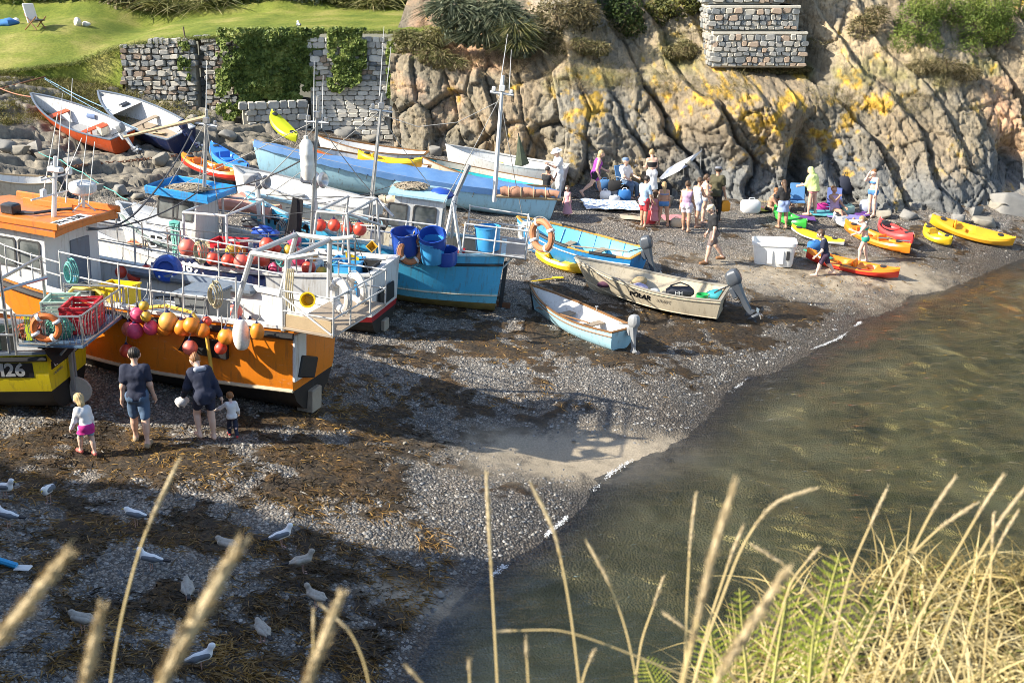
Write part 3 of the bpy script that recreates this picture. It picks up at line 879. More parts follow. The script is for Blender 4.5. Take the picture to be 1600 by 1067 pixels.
def leaf_cloud(blobs,n,size,mat,seed,name='foliage',droop=0.0,elong=.55):
 r=np.random.default_rng(seed)
 vol=np.array([b[3]*b[4]*b[5]for b in blobs])**.67
 Cs,Ns,R=[],[],[]
 for b,w in zip(blobs,vol/vol.sum()):
  k=max(8,int(n*w))
  d=r.normal(size=(k,3));d/=np.linalg.norm(d,axis=1,keepdims=True)
  rad=r.uniform(.55,1.0,k)**.7
  lump=.78+.44*fbm(d[:,0]*2.2+b[0],d[:,1]*2.2+b[1],d[:,2]*2.2+seed,3)
  c=np.array(b[:3])+d*(rad*lump)[:,None]*np.array(b[3:6])
  Cs.append(c);Ns.append(d+r.normal(size=(k,3))*.7+np.array([0,0,.4]))
  R.append(.5+.9*(fbm(c[:,0]*2.5,c[:,1]*2.5,c[:,2]*2.5,2)-.5)+r.normal(size=k)*.16)
 C,Nn,R=np.concatenate(Cs),np.concatenate(Ns),np.concatenate(R)
 up=r.normal(size=C.shape);up[:,2]+=droop
 s_=size*r.uniform(.6,1.5,len(C))
 return quads(C,Nn,up,s_*elong,s_,R,name,mat)
def blades(roots,dirs,length,width,mat,seed,name='blades',bend=.6,seg=4,col=None):
 """arching strips: one ribbon of SEG quads for each root"""
 r=np.random.default_rng(seed)
 n=len(roots)
 length=np.broadcast_to(length,(n,));width=np.broadcast_to(width,(n,));bend=np.broadcast_to(bend,(n,))
 side=np.cross(dirs,r.normal(size=(n,3)));side/=np.linalg.norm(side,axis=1,keepdims=True)+1e-9
 hd=dirs.copy();hd[:,2]=0;hd+=r.normal(size=(n,3))*.12;hd[:,2]=0
 hd/=np.linalg.norm(hd,axis=1,keepdims=True)+1e-9
 Vs=[]
 for k in range(seg+1):
  t=k/seg
  p=roots+dirs*(length*t)[:,None]+(hd*.55-np.array([0,0,.75]))*(bend*length*t*t)[:,None]
  w=width*(1-t)**.6*(.5 if k==seg else 1)*.5+1e-4
  Vs+=[p-side*w[:,None],p+side*w[:,None]]
 V=np.stack(Vs,1)
 F=[]
 base=(np.arange(n)*(2*seg+2))[:,None]
 for k in range(seg):
  F.append(base+np.array([2*k,2*k+1,2*k+3,2*k+2]))
 F=np.concatenate(F)
 me=np_mesh(name,V.reshape(-1,3),F,mat)
 c=r.random(n)if col is None else col
 attr(me,'rnd',np.repeat(c,2*seg+2))
 return me
IVY=leafmat('ivy_leaf',[(.03,.05,.012),(.11,.155,.032),(.18,.23,.05),(.28,.30,.09)])
GREY=leafmat('agapanthus_leaf',[(.03,.045,.028),(.085,.105,.06),(.15,.17,.10),(.24,.235,.14)])
DRY=leafmat('bramble_leaf',[(.045,.04,.018),(.13,.11,.045),(.22,.175,.085),(.32,.25,.15)])
DARKG=leafmat('dark_leaf',[(.012,.022,.008),(.035,.06,.014),(.07,.10,.024),(.13,.15,.04)])
TAM=leafmat('tamarisk_leaf',[(.05,.08,.015),(.11,.16,.026),(.17,.215,.04),(.26,.27,.07)])
YEL=leafmat('flax_leaf',[(.06,.07,.02),(.14,.15,.045),(.25,.24,.09),(.36,.31,.17)])
def stem_part(parent,pts,r=.04):
 return MB().tube(pts,r,6).build('stem',M('twig_bark',(.12,.085,.055),.9,.3,8),parent)
# ivy sheets hanging over the wall
def ivy(u0,u1,top,bot,n,seed,label,off=.5):
 r=np.random.default_rng(seed)
 u=r.uniform(u0,u1,n*3);t=r.random(n*3)
 x=np.interp(u,[c[0]for c in LAWN_FRONT],_lf[:,0]);y=np.interp(x,_lf[:,0],_lf[:,1]);zt=np.interp(x,_lf[:,0],_lf[:,2])
 v=np.array([top(a)for a in u])+t*np.array([bot(a)-top(a)for a in u])
 edge=np.minimum(np.minimum((u-u0)/24,(u1-u)/24),(np.array([bot(a)for a in u])-v)/16)
 keep=(edge+(fbm(u*.07,v*.07,seed,4,.65)-.5)*7.5)>.0
 u,v,x,y=u[keep][:n],v[keep][:n],x[keep][:n],y[keep][:n]
 bulge=fbm(x*1.6,v*.09,seed+3)
 y2=y-off-bulge*.38+r.uniform(0,.12,len(u))
 z=np.array([aty(a,b,c).z for a,b,c in zip(u,v,y2)])
 xx=np.array([aty(a,b,c).x for a,b,c in zip(u,v,y2)])
 C=np.c_[xx,y2,z]
 nrm=r.normal(size=C.shape)*.7+np.array([-.1,-1,.35])
 rnd=.5+(fbm(x*3,z*3,4)-.5)*1.1+r.normal(size=len(u))*.15
 o=C.mean(0)
 s_=r.uniform(.06,.16,len(u))
 t=thing('ivy',label,'ivy',tuple(o))
 obj('foliage',quads(C-o,nrm,r.normal(size=C.shape),s_,s_*1.2,rnd,'foliage',IVY),t)
 MB().tube([(0,.25,-1.2),(.1,.22,0),(0,.25,1.1)],.03,5).build('stem',M('twig_bark',(.12,.085,.055)),t)
ivy(338,506,lambda a:44,lambda a:float(np.interp(a,[336,350,392,430,478,506],[215,205,165,192,146,128])),13000,51,'broad curtain of dark green ivy covering the middle of the retaining wall',.28)
ivy(512,572,lambda a:44,lambda a:float(np.interp(a,[512,540,572],[142,146,120])),4200,52,'narrower hanging of ivy on the pale block wall',.5)
ivy(604,664,lambda a:48,lambda a:float(np.interp(a,[604,630,664],[158,154,110])),4200,53,'ivy and bramble at the joint of block wall and cliff',.42)
ivy(279,297,lambda a:66,lambda a:126,700,54,'thin strip of ivy on the rubble wall beside the dark recess',.16)
def bush(name,label,cat,u,v,y,blobs,n,size,mat,seed,droop=0.0,elong=.55,group=None,strap=None):
 o=aty(u,v,y)if y else cliff_hit(u,v,.2)
 t=thing(name,label,cat,tuple(o),0,group)
 obj('crown',leaf_cloud(blobs,n,size,mat,seed,'crown',droop,elong),t)
 stem_part(t,[(0,.2,-.9),(.05,.1,-.3),(0,0,.2)],.05)
 if strap:
  k,ln,wd,mt=strap
  r=np.random.default_rng(seed+9)
  b=np.array(blobs);w=b[r.integers(0,len(b),k)]
  d=r.normal(size=(k,3));d[:,2]=np.abs(d[:,2])*.8+.1;d[:,1]-=.5;d/=np.linalg.norm(d,axis=1,keepdims=True)
  roots=w[:,:3]+d*w[:,3:6]*.55
  obj('leaves',blades(roots,d,r.uniform(.6,1.2,k)*ln,wd,mt,seed+4,'leaves',r.uniform(.5,1.1,k),4),t)
 return t
bush('agapanthus_bush','grey green strap leaved shrub overhanging the cliff at the right end of the lawn','bush',745,34,43.6,[(0,0,0,1.5,.9,.85),(-.9,.1,.35,1.0,.8,.6),(.9,0,.1,.9,.8,.8),(.3,-.1,-.5,1.2,.7,.5)],4200,.17,GREY,61,strap=(1500,.75,.045,GREY))
bush('agapanthus_bush','smaller strap leaved shrub right of the big grey green one','bush',805,48,43.2,[(0,0,0,.8,.7,.7),(.1,0,-.5,.7,.6,.5)],1800,.16,GREY,62,strap=(700,.6,.04,YEL))
bush('bramble_bush','tan dry bramble thicket above the cliff, right of the strap leaved shrubs','bush',870,32,0,[(0,0,0,1.1,.9,.85),(.8,.2,.2,.9,.8,.7),(-.3,-.2,-.6,.9,.6,.5)],4200,.12,DRY,63,strap=(800,.5,.02,DRY))
bush('bramble_bush','dark green bush in the dry brambles left of the stone pier','bush',975,20,0,[(0,0,0,.8,.8,.8),(.3,0,-.5,.6,.5,.5),(-.6,.1,.3,.7,.6,.6)],3200,.12,DARKG,64)
bush('bramble_bush','olive thicket close to the left side of the stone pier','bush',1060,6,0,[(0,0,0,1.1,.9,.6),(-.8,0,-.3,.7,.6,.5),(.7,0,.3,.7,.6,.5)],3000,.13,leafmat('olive_leaf',[(.02,.028,.01),(.07,.08,.02),(.15,.15,.04),(.3,.25,.05)]),65)
bush('tamarisk_bush','bright green feathery bush on the upper cliff, left of its twin','bush',1432,40,0,[(0,0,0,.95,.8,1.0),(-.5,-.2,-.5,.65,.6,.65),(.4,-.2,-.8,.6,.55,.6),(.3,0,.7,.8,.7,.6)],11000,.085,TAM,66,elong=.35)
bush('tamarisk_bush','bright green feathery bush on the upper cliff, right hand and larger of the pair','bush',1522,38,0,[(0,0,0,1.15,.9,1.0),(-.35,-.3,-.85,.7,.6,.65),(.6,0,.55,.9,.8,.7),(.85,-.1,-.2,.65,.6,.6),(-.7,0,.6,.8,.6,.6)],14000,.085,TAM,67,elong=.35)
bush('tamarisk_bush','green bush cut by the top right corner of the photo','bush',1590,8,0,[(0,0,0,.8,.7,.6),(.5,0,-.5,.5,.5,.4)],2400,.09,TAM,68,elong=.35)
bush('bramble_bush','dry tan bracken at the soil edge below the big strap leaved shrub','bush',690,92,0,[(0,0,0,.6,.4,.4),(.5,0,-.2,.5,.4,.3),(-.5,0,.1,.4,.3,.3)],1800,.10,DRY,81,strap=(500,.4,.02,YEL))
bush('bramble_bush','olive scrub on the soil slope below the tan bramble thicket','bush',905,72,0,[(0,0,0,.7,.4,.35),(.7,0,-.1,.5,.4,.3),(-.6,0,-.1,.5,.4,.3)],2200,.09,leafmat('scrub_leaf',[(.05,.05,.02),(.13,.12,.045),(.22,.19,.08),(.33,.27,.15)]),82,strap=(500,.35,.02,DRY))
bush('bramble_bush','low dry scrub at the left foot of the stone pier','bush',1070,78,0,[(0,0,0,.5,.4,.4),(-.5,0,-.1,.5,.4,.25)],1600,.09,_mats['scrub_leaf'],83,strap=(300,.35,.02,DRY))
bush('bramble_bush','dry scrub below the pair of bright green feathery bushes','bush',1475,105,0,[(0,0,0,.9,.4,.35),(.8,0,-.2,.6,.4,.3),(-.9,0,.0,.6,.4,.3)],2200,.08,DRY,84,strap=(600,.35,.02,DRY))
bush('bramble_bush','sparse scrub right of the stone pier shadow','bush',1345,45,0,[(0,0,0,.6,.3,.5),(.5,0,.5,.5,.3,.4)],1300,.08,_mats['scrub_leaf'],85,strap=(400,.35,.02,DRY))
bush('bramble_bush','grassy bramble bank between the ivy and the big strap leaved shrub','bush',655,72,44.0,[(0,0,0,.9,.6,.5),(.7,.1,.3,.7,.5,.4),(.4,-.1,-.5,.7,.5,.5),(-.5,.1,.3,.5,.4,.3)],3600,.11,_mats['scrub_leaf'],86,strap=(900,.45,.02,YEL))
bush('bramble_bush','dry scrub and weeds along the foot of the stone pier','bush',1190,110,0,[(0,0,0,.9,.3,.16),(1.2,0,.05,.7,.3,.2),(-1.2,0,.05,.7,.3,.2)],2200,.07,_mats['scrub_leaf'],87,strap=(700,.28,.02,DRY))
HB=[(20,-2,'yellow green hedge bush at the left end behind the lawn',TAM),(110,-4,'green hedge bush left of the spiky flax behind the lawn',DARKG),(190,2,'low dry hedge plant over the rockery behind the lawn',DRY),(390,-8,'hedge bush right of the spiky flax behind the lawn',DARKG),(470,-6,'hedge bush behind the lawn above the ivy curtain',GREY),(560,-6,'flax like hedge bush behind the lawn above the block wall',YEL),(640,-8,'hedge bush behind the right end of the lawn',DARKG)]
for k,(u,v,lab,mt)in enumerate(HB):
 bush('hedge_bush',lab,'bush',u,v,53.2,[(0,0,0,1.9,.9,.65),(1.0,0,.35,1.0,.8,.6),(-.9,0,.2,1.1,.8,.6)],2600,.17,mt,70+k,group='bushes behind the lawn',strap=(260,.6,.04,YEL))
for k,(u,v,lab)in enumerate([(262,6,'big spiky flax plant with drooping straw coloured leaves behind the lawn'),(330,2,'second spiky flax plant behind the lawn'),(590,4,'spiky flax plant behind the lawn near its right end')]):
 p=aty(u,v,52.8)
 t=thing('flax_plant',lab,'plant',tuple(p),0,'spiky plants behind the lawn')
 r=np.random.default_rng(90+k);n=420
 d=r.normal(size=(n,3));d[:,2]=np.abs(d[:,2])*.7+.25;d/=np.linalg.norm(d,axis=1,keepdims=True)
 obj('leaves',blades(r.normal(size=(n,3))*np.array([.5,.3,.15]),d,r.uniform(.7,1.5,n),.06,YEL,95+k,'leaves',r.uniform(.5,1.2,n)),t)
# turf fringe along the wall top, weeds on the slip and the cliff shelf
def tufts(name,pts,n,ln,wd,mat,seed,spread=.12):
 r=np.random.default_rng(seed)
 c=np.asarray(pts)[r.integers(0,len(pts),n)]+r.normal(size=(n,3))*np.array([spread,spread,.02])
 d=r.normal(size=(n,3))*.6;d[:,2]=np.abs(d[:,2])+.6;d/=np.linalg.norm(d,axis=1,keepdims=True)
 return setting(obj(name,blades(c,d,r.uniform(.5,1.4,n)*ln,wd,mat,seed,name,r.uniform(.2,.9,n),3)),'stuff')
GRS=leafmat('turf_blade',[(.04,.06,.012),(.10,.13,.022),(.17,.19,.04),(.27,.25,.10)])
_ft=[]
for u in range(-40,690,2):
 x,y,z=lf_at(u)
 _ft.append((x,y-.06,z-.05))
tufts('grass',_ft,9000,.20,.014,GRS,101,.16)
_r=np.random.default_rng(5)
_w=[]
while len(_w)<900:
 u,v=_r.uniform(-20,330),_r.uniform(88,196)
 if fbm(np.array([u*.03]),np.array([v*.06]),7.7)[0]>.5 and v>100+(u>150)*(u-150)*.35-10:
  p=P(u,v)
  _w.append((p.x,p.y,float(gz(p.x,p.y))))
tufts('grass',_w,20000,.24,.016,leafmat('slip_weed',[(.05,.045,.015),(.13,.12,.03),(.2,.19,.05),(.3,.24,.11)]),102,.2)
_w=[]
while len(_w)<700:
 u,v=_r.uniform(860,1500),_r.uniform(84,135)
 x=(u-800)/FPX*43.5
 t=_r.uniform(3.2,5.4)
 uu,yy,zz=cliff_pt(np.array([x]),np.array([t]))
 if fbm(np.array([x*.7]),np.array([t*.9]),3.3)[0]>.52:
  _w.append((x,float(yy[0])-.1,float(zz[0])+.05))
tufts('weeds',_w,7000,.22,.014,leafmat('cliff_weed',[(.07,.06,.025),(.15,.13,.05),(.24,.20,.09),(.32,.26,.15)]),103,.18)
_w=[]
for k in range(400):
 x=_r.uniform(-3.6,3.0);t=_r.uniform(3.0,4.6)
 uu,yy,zz=cliff_pt(np.array([x]),np.array([t]))
 if fbm(np.array([x*1.2]),np.array([t]),6.3)[0]>.5:
  _w.append((x,float(yy[0])-.15,float(zz[0])))
tufts('weeds',_w,3500,.3,.014,leafmat('dry_weed',[(.10,.07,.035),(.2,.15,.08),(.3,.23,.13),(.36,.28,.17)]),104,.16)
# ------------------------------------------------------------------ loose pebbles and seaweed on the beach
def pebbles(n,lo,hi,seed,region,label_mat,name='pebbles'):
 r=np.random.default_rng(seed)
 u,v=r.uniform(region[0],region[1],n*2),r.uniform(region[2],region[3],n*2)
 zc=np.full(n*2,.6);x=y=None
 for _ in range(6):
  a,b=(u-800)/FPX,(533.5-v)/FPX
  tt=(zc-CAMZ)/(-_sp+b*_cp)
  x,y=a*tt,(_cp+b*_sp)*tt
  zc=gz(x,y)
 k=(zc>.05)
 x,y,zc=x[k][:n],y[k][:n],zc[k][:n]
 n=len(x)
 wd=np.maximum(weed_mask(x,y,zc),1.6*in_ell(*pix(x,y,zc),[(935,714,220,40,1,3),(1380,430,110,24,1,8)]))
 k=r.random(n)>wd*.85
 x,y,zc=x[k],y[k],zc[k];n=len(x)
 base=np.array([(1,0,0),(.31,.95,0),(-.81,.59,0),(-.81,-.59,0),(.31,-.95,0),(0,0,1),(.55,.5,.62),(-.6,.2,.7),(.1,-.6,.7)])
 fc=np.array([(0,1,6),(1,2,7),(2,3,7),(3,4,8),(4,0,8),(6,1,7),(6,7,5),(7,3,8),(7,8,5),(8,0,6),(8,6,5)])
 s_=lo*(hi/lo)**(r.random(n)**2.2)
 ang=r.uniform(0,6.28,n)
 V=base[None]*(1+r.uniform(-.22,.22,(n,9,1)))*np.stack([s_,s_*r.uniform(.6,1,n),s_*r.uniform(.4,.8,n)],-1)[:,None]
 c,d=np.cos(ang)[:,None],np.sin(ang)[:,None]
 V=np.stack([V[...,0]*c-V[...,1]*d,V[...,0]*d+V[...,1]*c,V[...,2]],-1)
 hz=(fbm(x*.9,y*.9,1)-.5)*.16*sstep(0,.5,zc)+(fbm(x*4,y*4,7)-.5)*.05
 V=V+np.stack([x,y,zc+hz-s_*.1],-1)[:,None]
 F=(fc[None]+(np.arange(n)*9)[:,None,None]).reshape(-1,3)
 me=np_mesh(name,V.reshape(-1,3),F,label_mat,True)
 attr(me,'rnd',np.repeat(r.random(n),9))
 return setting(obj(name,me),'stuff')
PEB=leafmat('pebble_stone',[(.045,.05,.058),(.10,.105,.11),(.17,.165,.155),(.25,.235,.21),(.27,.255,.23),(.36,.345,.32)],.6,0.0)
pebbles(30000,.008,.05,201,(-20,1250,540,1067),PEB)
pebbles(16000,.010,.05,202,(480,1600,330,600),PEB)
def seaweed(n,seed,region,col,name='seaweed'):
 r=np.random.default_rng(seed)
 u,v=r.uniform(region[0],region[1],n*3),r.uniform(region[2],region[3],n*3)
 zc=np.full(n*3,.6)
 for _ in range(6):
  a,b=(u-800)/FPX,(533.5-v)/FPX
  tt=(zc-CAMZ)/(-_sp+b*_cp)
  x,y=a*tt,(_cp+b*_sp)*tt
  zc=gz(x,y)
 wd=weed_mask(x,y,zc)
 k=(zc>.08)&(r.random(len(x))<wd)
 x,y,zc=x[k][:n],y[k][:n],zc[k][:n];n=len(x)
 hz=(fbm(x*.9,y*.9,1)-.5)*.16*sstep(0,.5,zc)+(fbm(x*4,y*4,7)-.5)*.05
 d=r.normal(size=(n,3));d[:,2]=np.abs(d[:,2])*.35+.12;d/=np.linalg.norm(d,axis=1,keepdims=True)
 cc=np.clip(.5+(fbm(x*.8,y*.8,44)-.5)*2.0+r.normal(size=n)*.2,0,1)
 me=blades(np.c_[x,y,zc+hz],d,r.uniform(.05,.2,n),r.uniform(.01,.035,n),col,seed,name,r.uniform(.5,1.2,n),3,cc)
 return setting(obj(name,me),'stuff')
KELP=leafmat('kelp_and_reflection',[(.02,.015,.011),(.05,.036,.02),(.10,.066,.028),(.19,.11,.034),(.32,.19,.055)],.42,.1)
seaweed(64000,211,(-20,700,600,1067),KELP)
seaweed(30000,212,(450,1600,340,640),KELP)
def beach_stones(lst):
 for k,(u,v,s_,lab)in enumerate(lst):
  p=G(u,v)
  o=obj('beach_stone',BMESH[(k*3+1)%8],None,(p.x,p.y,p.z+s_*.3))
  o.scale=(s_,s_*.8,s_*.6);o.rotation_euler=(0,0,k*2.1)
  tag(o,lab,'stone','single stones on the beach')
beach_stones([(632,694,.07,'pale grey cobble alone on the shingle beside the orange brown weed'),(690,934,.12,'largest black stone at the water edge near the bottom'),(665,930,.09,'dark stone left of the largest black one'),(636,948,.07,'small dark stone nearest the weed'),(634,936,.09,'grey stone in the wash'),(655,944,.08,'flat grey stone in the shallow wash'),(670,950,.08,'wet dark stone below the others'),(648,925,.07,'dull grey cobble at the top of the cluster'),(1005,600,.07,'pale cobble on the grey shingle in the middle'),(895,690,.07,'small cobble on the sand spit')])
# ------------------------------------------------------------------ boats
ROUND=[(0,0),(.30,.02),(.56,.09),(.76,.22),(.88,.40),(.95,.62),(1,1)]
VEE=[(0,0),(.10,.08),(.22,.19),(.36,.33),(.52,.50),(.72,.70),(1,1)]
CHINE=[(0,0),(.28,.07),(.56,.15),(.82,.24),(.88,.45),(.94,.70),(1,1)]
BARGE=[(0,0),(.40,.08),(.72,.20),(.90,.34),(.95,.42),(.97,.66),(1,1)]
DINGHY=[(0,0),(.34,.02),(.60,.08),(.78,.24),(.88,.48),(.95,.72),(1,1)]
class Boat:
 def __init__(s,name,label,cat,L,B,D,bow=.35,stern=.05,tw=.75,rake=.35,srake=.06,sec=ROUND,bsec=VEE,group=None,pmax=.42,bowfull=.85,keelrise=.25):
  s.L,s.B,s.D,s.bow,s.stern,s.tw,s.rake,s.srake,s.sec,s.bsec,s.pmax,s.bf,s.kr=L,B,D,bow,stern,tw,rake,srake,sec,bsec,pmax,bowfull,keelrise
  s.root=thing(name,label,cat,(0,0,0),0,group)
  s.ns=20
  s.ts=[1-(1-i/s.ns)**1.25 for i in range(s.ns+1)]
 # ---- form
 def w(s,t):
  if t<s.pmax:
   return s.tw+(1-s.tw)*math.sin(math.pi/2*t/s.pmax)
  return max(.012,(1-((t-s.pmax)/(1-s.pmax))**2.3))**s.bf
 def sheer(s,t):
  return s.D+s.bow*max(0,(t-.35)/.65)**2+s.stern*max(0,(.35-t)/.35)**2
 def keel(s,t):
  return s.kr*s.D*max(0,(t-.72)/.28)**2.2
 def section(s,t):
  q=max(0,(t-.3)/.7)**1.4
  b,z1,z0=s.w(t)*s.B/2,s.sheer(t),s.keel(t)
  out=[]
  for(a,c),(e,f)in zip(s.sec,s.bsec):
   y,zz=a+(e-a)*q,c+(f-c)*q
   z=z0+(z1-z0)*zz
   out.append((t*s.L+s.rake*zz*max(0,(t-.55)/.45)**2-s.srake*zz*max(0,1-t*8),y*b,z))
  return out
 def half(s,x,z):
  """half breadth of the planking at height z near length x"""
  best,bx=s.section(min(1,max(0,x/s.L))),None
  for k in range(len(best)-1):
   if best[k][2]<=z<=best[k+1][2]:
    f=(z-best[k][2])/max(1e-6,best[k+1][2]-best[k][2])
    return best[k][1]+f*(best[k+1][1]-best[k][1])
  return best[-1][1]
 def halfx(s,x,z):
  t=x/s.L
  for _ in range(12):
   f=(z-s.keel(t))/max(.05,s.sheer(t)-s.keel(t))
   t=min(1,(x-s.rake*f*max(0,(t-.55)/.45)**2)/s.L)
  return s.half(t*s.L,z)
 # ---- parts
 def part(s,name,mb,mat,parent=None,smooth=True):
  return mb.build(name,mat,parent or s.root,smooth)
 def hull(s,bands,transom=None):
  """bands: (part name, first section row, last section row, material)"""
  S=[s.section(t)for t in s.ts]
  for nm,a,b,mat in bands:
   mb=MB()
   for sg in(1,-1):
    rings=[[(p[0],p[1]*sg,p[2])for p in r[a:b+1]]for r in S]
    if sg<0:
     rings=[r[::-1]for r in rings]
    mb.loft(rings,False)
   s.part(nm,mb,mat)
   if transom is None or b-a:
    r=S[0][a:b+1]
    tm=MB()
    vs=[(p[0],p[1],p[2])for p in r]+[(p[0],-p[1],p[2])for p in r[::-1]]
    tm.add(vs,[tuple(range(len(vs)))])
    s.part('transom',tm,(transom or{}).get(nm,mat)if isinstance(transom,dict)else mat,None,False)
  return s
 def liner(s,mat,th=.045,floor=.18,floormat=None,foredeck=None,deckmat=None,top=0.0,fl_name='floor'):
  """inside of the planking down to the floor boards, and the floor"""
  mb,fb=MB(),MB()
  L_,R_,=[],[]
  for t in s.ts:
   S=s.section(t)
   pts=[]
   zf=max(floor,s.keel(t)+.06)
   zs=S[-1][2]-top
   for k in range(5):
    z=zs+(zf-zs)*k/4
    y=max(.004,s.half(t*s.L,z)-th)if t<.995 else .004
    f=(z-s.keel(t))/max(.01,S[-1][2]-s.keel(t))
    x=t*s.L+s.rake*f*max(0,(t-.55)/.45)**2-th*max(0,(t-.9)/.1)+th*(t<.02)
    pts.append((x,y,z))
   L_.append(pts);R_.append([(p[0],-p[1],p[2])for p in pts])
  mb.loft([r[::-1]for r in L_],False);mb.loft(R_,False)
  a=L_[0];mb.add([(p[0],p[1],p[2])for p in a]+[(p[0],-p[1],p[2])for p in a[::-1]],[tuple(range(10))[::-1]])
  fb.loft([[(l[-1][0],l[-1][1],l[-1][2]),(l[-1][0],-l[-1][1],l[-1][2])]for l in L_],False)
  s.part('lining',mb,mat)
  s.part(fl_name,fb,floormat or mat)
  return s
 def gunwale(s,mat,wd=.06,ht=.035,name='gunwale',over=.015,stern=True,t0=0.0,t1=1.0):
  mb=MB()
  for sg in(1,-1):
   rings=[]
   for t in s.ts:
    if t<t0-1e-6 or t>t1+1e-6:
     continue
    p=s.section(t)[-1]
    y1,y0=p[1]+over,max(0.0,p[1]+over-wd)
    r=[(p[0]+(.02 if t>.98 else 0),y1*sg,p[2]),(p[0]+(.02 if t>.98 else 0),y1*sg,p[2]+ht),(p[0]-.02*(t>.9),y0*sg,p[2]+ht),(p[0]-.02*(t>.9),y0*sg,p[2]-ht*.4)]
    rings.append(r if sg<0 else r[::-1])
   mb.loft(rings,True,True)
  if stern and t0==0:
   p=s.section(0)[-1]
   mb.box((p[0]+wd*.4,0,p[2]+ht*.45),(wd,p[1]*2,ht*1.1))
  s.part(name,mb,mat)
  return s
 def strake(s,f,r,mat,name='rubbing_strake',t1=1.0):
  """half round rail along the planking at fraction f of the side height"""
  mb=MB()
  for sg in(1,-1):
   pts=[]
   for t in s.ts:
    if t>t1:
     break
    S=s.section(t)
    z=s.keel(t)+(S[-1][2]-s.keel(t))*f
    x=t*s.L+s.rake*f*max(0,(t-.55)/.45)**2-s.srake*f*max(0,1-t*8)
    pts.append((x,(s.half(t*s.L,z)+r*.3)*sg,z))
   mb.tube(pts,r,6)
  return s.part(name,mb,mat)
 def thwart(s,x,z,mat,wd=.22,th=.035,name='thwart'):
  b=s.half(x,z)-.05
  mb=MB();mb.bbox((x,0,z),(wd,2*b,th),.01)
  mb.box((x,0,z-.12),(.04,.05,.22))
  return s.part(name,mb,mat)
 def keelbar(s,mat,h=.1,w=.06,t1=.9,skeg=0.0):
  mb=MB()
  n=10
  rings=[]
  for k in range(n+1):
   t=t1*k/n
   z=s.keel(t)
   d=h+skeg*max(0,1-t*2.2)
   rings.append([(t*s.L,-w/2,z+.03),(t*s.L,w/2,z+.03),(t*s.L,w/2,z-d),(t*s.L,-w/2,z-d)])
  mb.loft(rings,True,True)
  return s.part('keel',mb,mat)
 # ---- placing
 def place(s,bow,stern,roll=0.0,keel_h=0.0):
  """bow and stern: world points of the stem head and the middle of the transom top"""
  d=bow-stern
  hl=Vector((d.x,d.y,0)).length
  az=math.atan2(d.y,d.x)
  lz=s.sheer(1)-s.sheer(0)
  tot=math.hypot(s.L+s.rake,lz)
  pitch=math.asin(max(-1,min(1,d.z/max(d.length,1e-6))))-math.asin(lz/tot)
  R=Matrix.Rotation(az,4,'Z')@Matrix.Rotation(-pitch,4,'Y')@Matrix.Rotation(roll,4,'X')
  org=stern-(R@Vector((-s.srake,0,s.sheer(0)*1.0)))
  return s.setmat(Matrix.Translation(org)@R)
 def place_ground(s,u,v,phi,pitch=0.0,roll=0.0,lift=0.0):
  """keel heel on the ground at pixel (u, v), bow pointing phi above the leftward direction"""
  g=G(u,v)
  R=Matrix.Rotation(math.pi-phi,4,'Z')@Matrix.Rotation(-pitch,4,'Y')@Matrix.Rotation(roll,4,'X')
  return s.setmat(Matrix.Translation(g+Vector((0,0,lift)))@R)
 def setmat(s,m):
  s.mat=m
  s.inv=m.inverted()
  s.root.matrix_world=m
  s.root.location=m.to_translation()
  s.root.rotation_euler=m.to_euler()
  return s
 def to_world(s,p):
  return s.mat@Vector(p)
 def hit(s,u,v,axis,val):
  """local point where the sight line of pixel (u, v) meets the boat's own plane axis = val"""
  o=s.inv@Vector((0,0,CAMZ));d=s.inv.to_3x3()@ray(u,v)
  k='xyz'.index(axis)
  return o+d*((val-o[k])/d[k])
def fitL(bow,stern,rake=.35):
 return(bow-stern).length-rake
PAINT=lambda n,c,**k:M(n,c,k.pop('rough',.35),k.pop('dirt',.22),k.pop('scale',3.0),spec=.45,bmp=.06,streak=True,**k)
P_WHITE=PAINT('white_gelcoat',(.63,.63,.615),dirtcol=(.45,.42,.36),dirt=.3)
P_CREAM=PAINT('cream_paint',(.62,.56,.44),dirtcol=(.40,.34,.25))
P_ORANGE=PAINT('orange_hull_paint',(.72,.21,.012),dirt=.28,dirtcol=(.45,.13,.01))
P_ROOF=PAINT('roof_orange_paint',(.62,.19,.035),dirt=.35,dirtcol=(.42,.13,.04))
P_BLACK=M('black_rubber',(.012,.012,.013),.55,.2,4,dirtcol=(.05,.045,.04))
P_ANTI=M('antifouling_black',(.013,.012,.012),.6,.5,2,dirtcol=(.05,.04,.028))
P_YELLOW=PAINT('yellow_hull_paint',(.78,.60,.015),dirtcol=(.5,.36,.02))
P_BLUE=PAINT('sky_blue_paint',(.07,.42,.68),dirtcol=(.05,.22,.36),dirt=.35)
P_MBLUE=PAINT('mid_blue_paint',(.03,.26,.58),dirtcol=(.03,.16,.34))
P_LBLUE=PAINT('pale_blue_paint',(.38,.62,.72),dirtcol=(.25,.4,.46))
P_CYAN=PAINT('bright_cyan_paint',(.16,.55,.74),dirtcol=(.12,.34,.44))
P_NAVY=PAINT('navy_paint',(.012,.022,.075),dirtcol=(.03,.04,.08))
P_RED=PAINT('red_boot_paint',(.34,.02,.025),dirtcol=(.18,.02,.02))
P_RUST=PAINT('orange_red_paint',(.56,.085,.02),dirtcol=(.3,.05,.02),dirt=.4)
P_TEAL=PAINT('teal_paint',(.03,.44,.46),dirtcol=(.02,.26,.28))
P_GREY=PAINT('grey_paint',(.30,.30,.30),dirtcol=(.16,.16,.15))
P_SLATE=PAINT('slate_blue_paint',(.15,.18,.22),dirtcol=(.09,.10,.12))
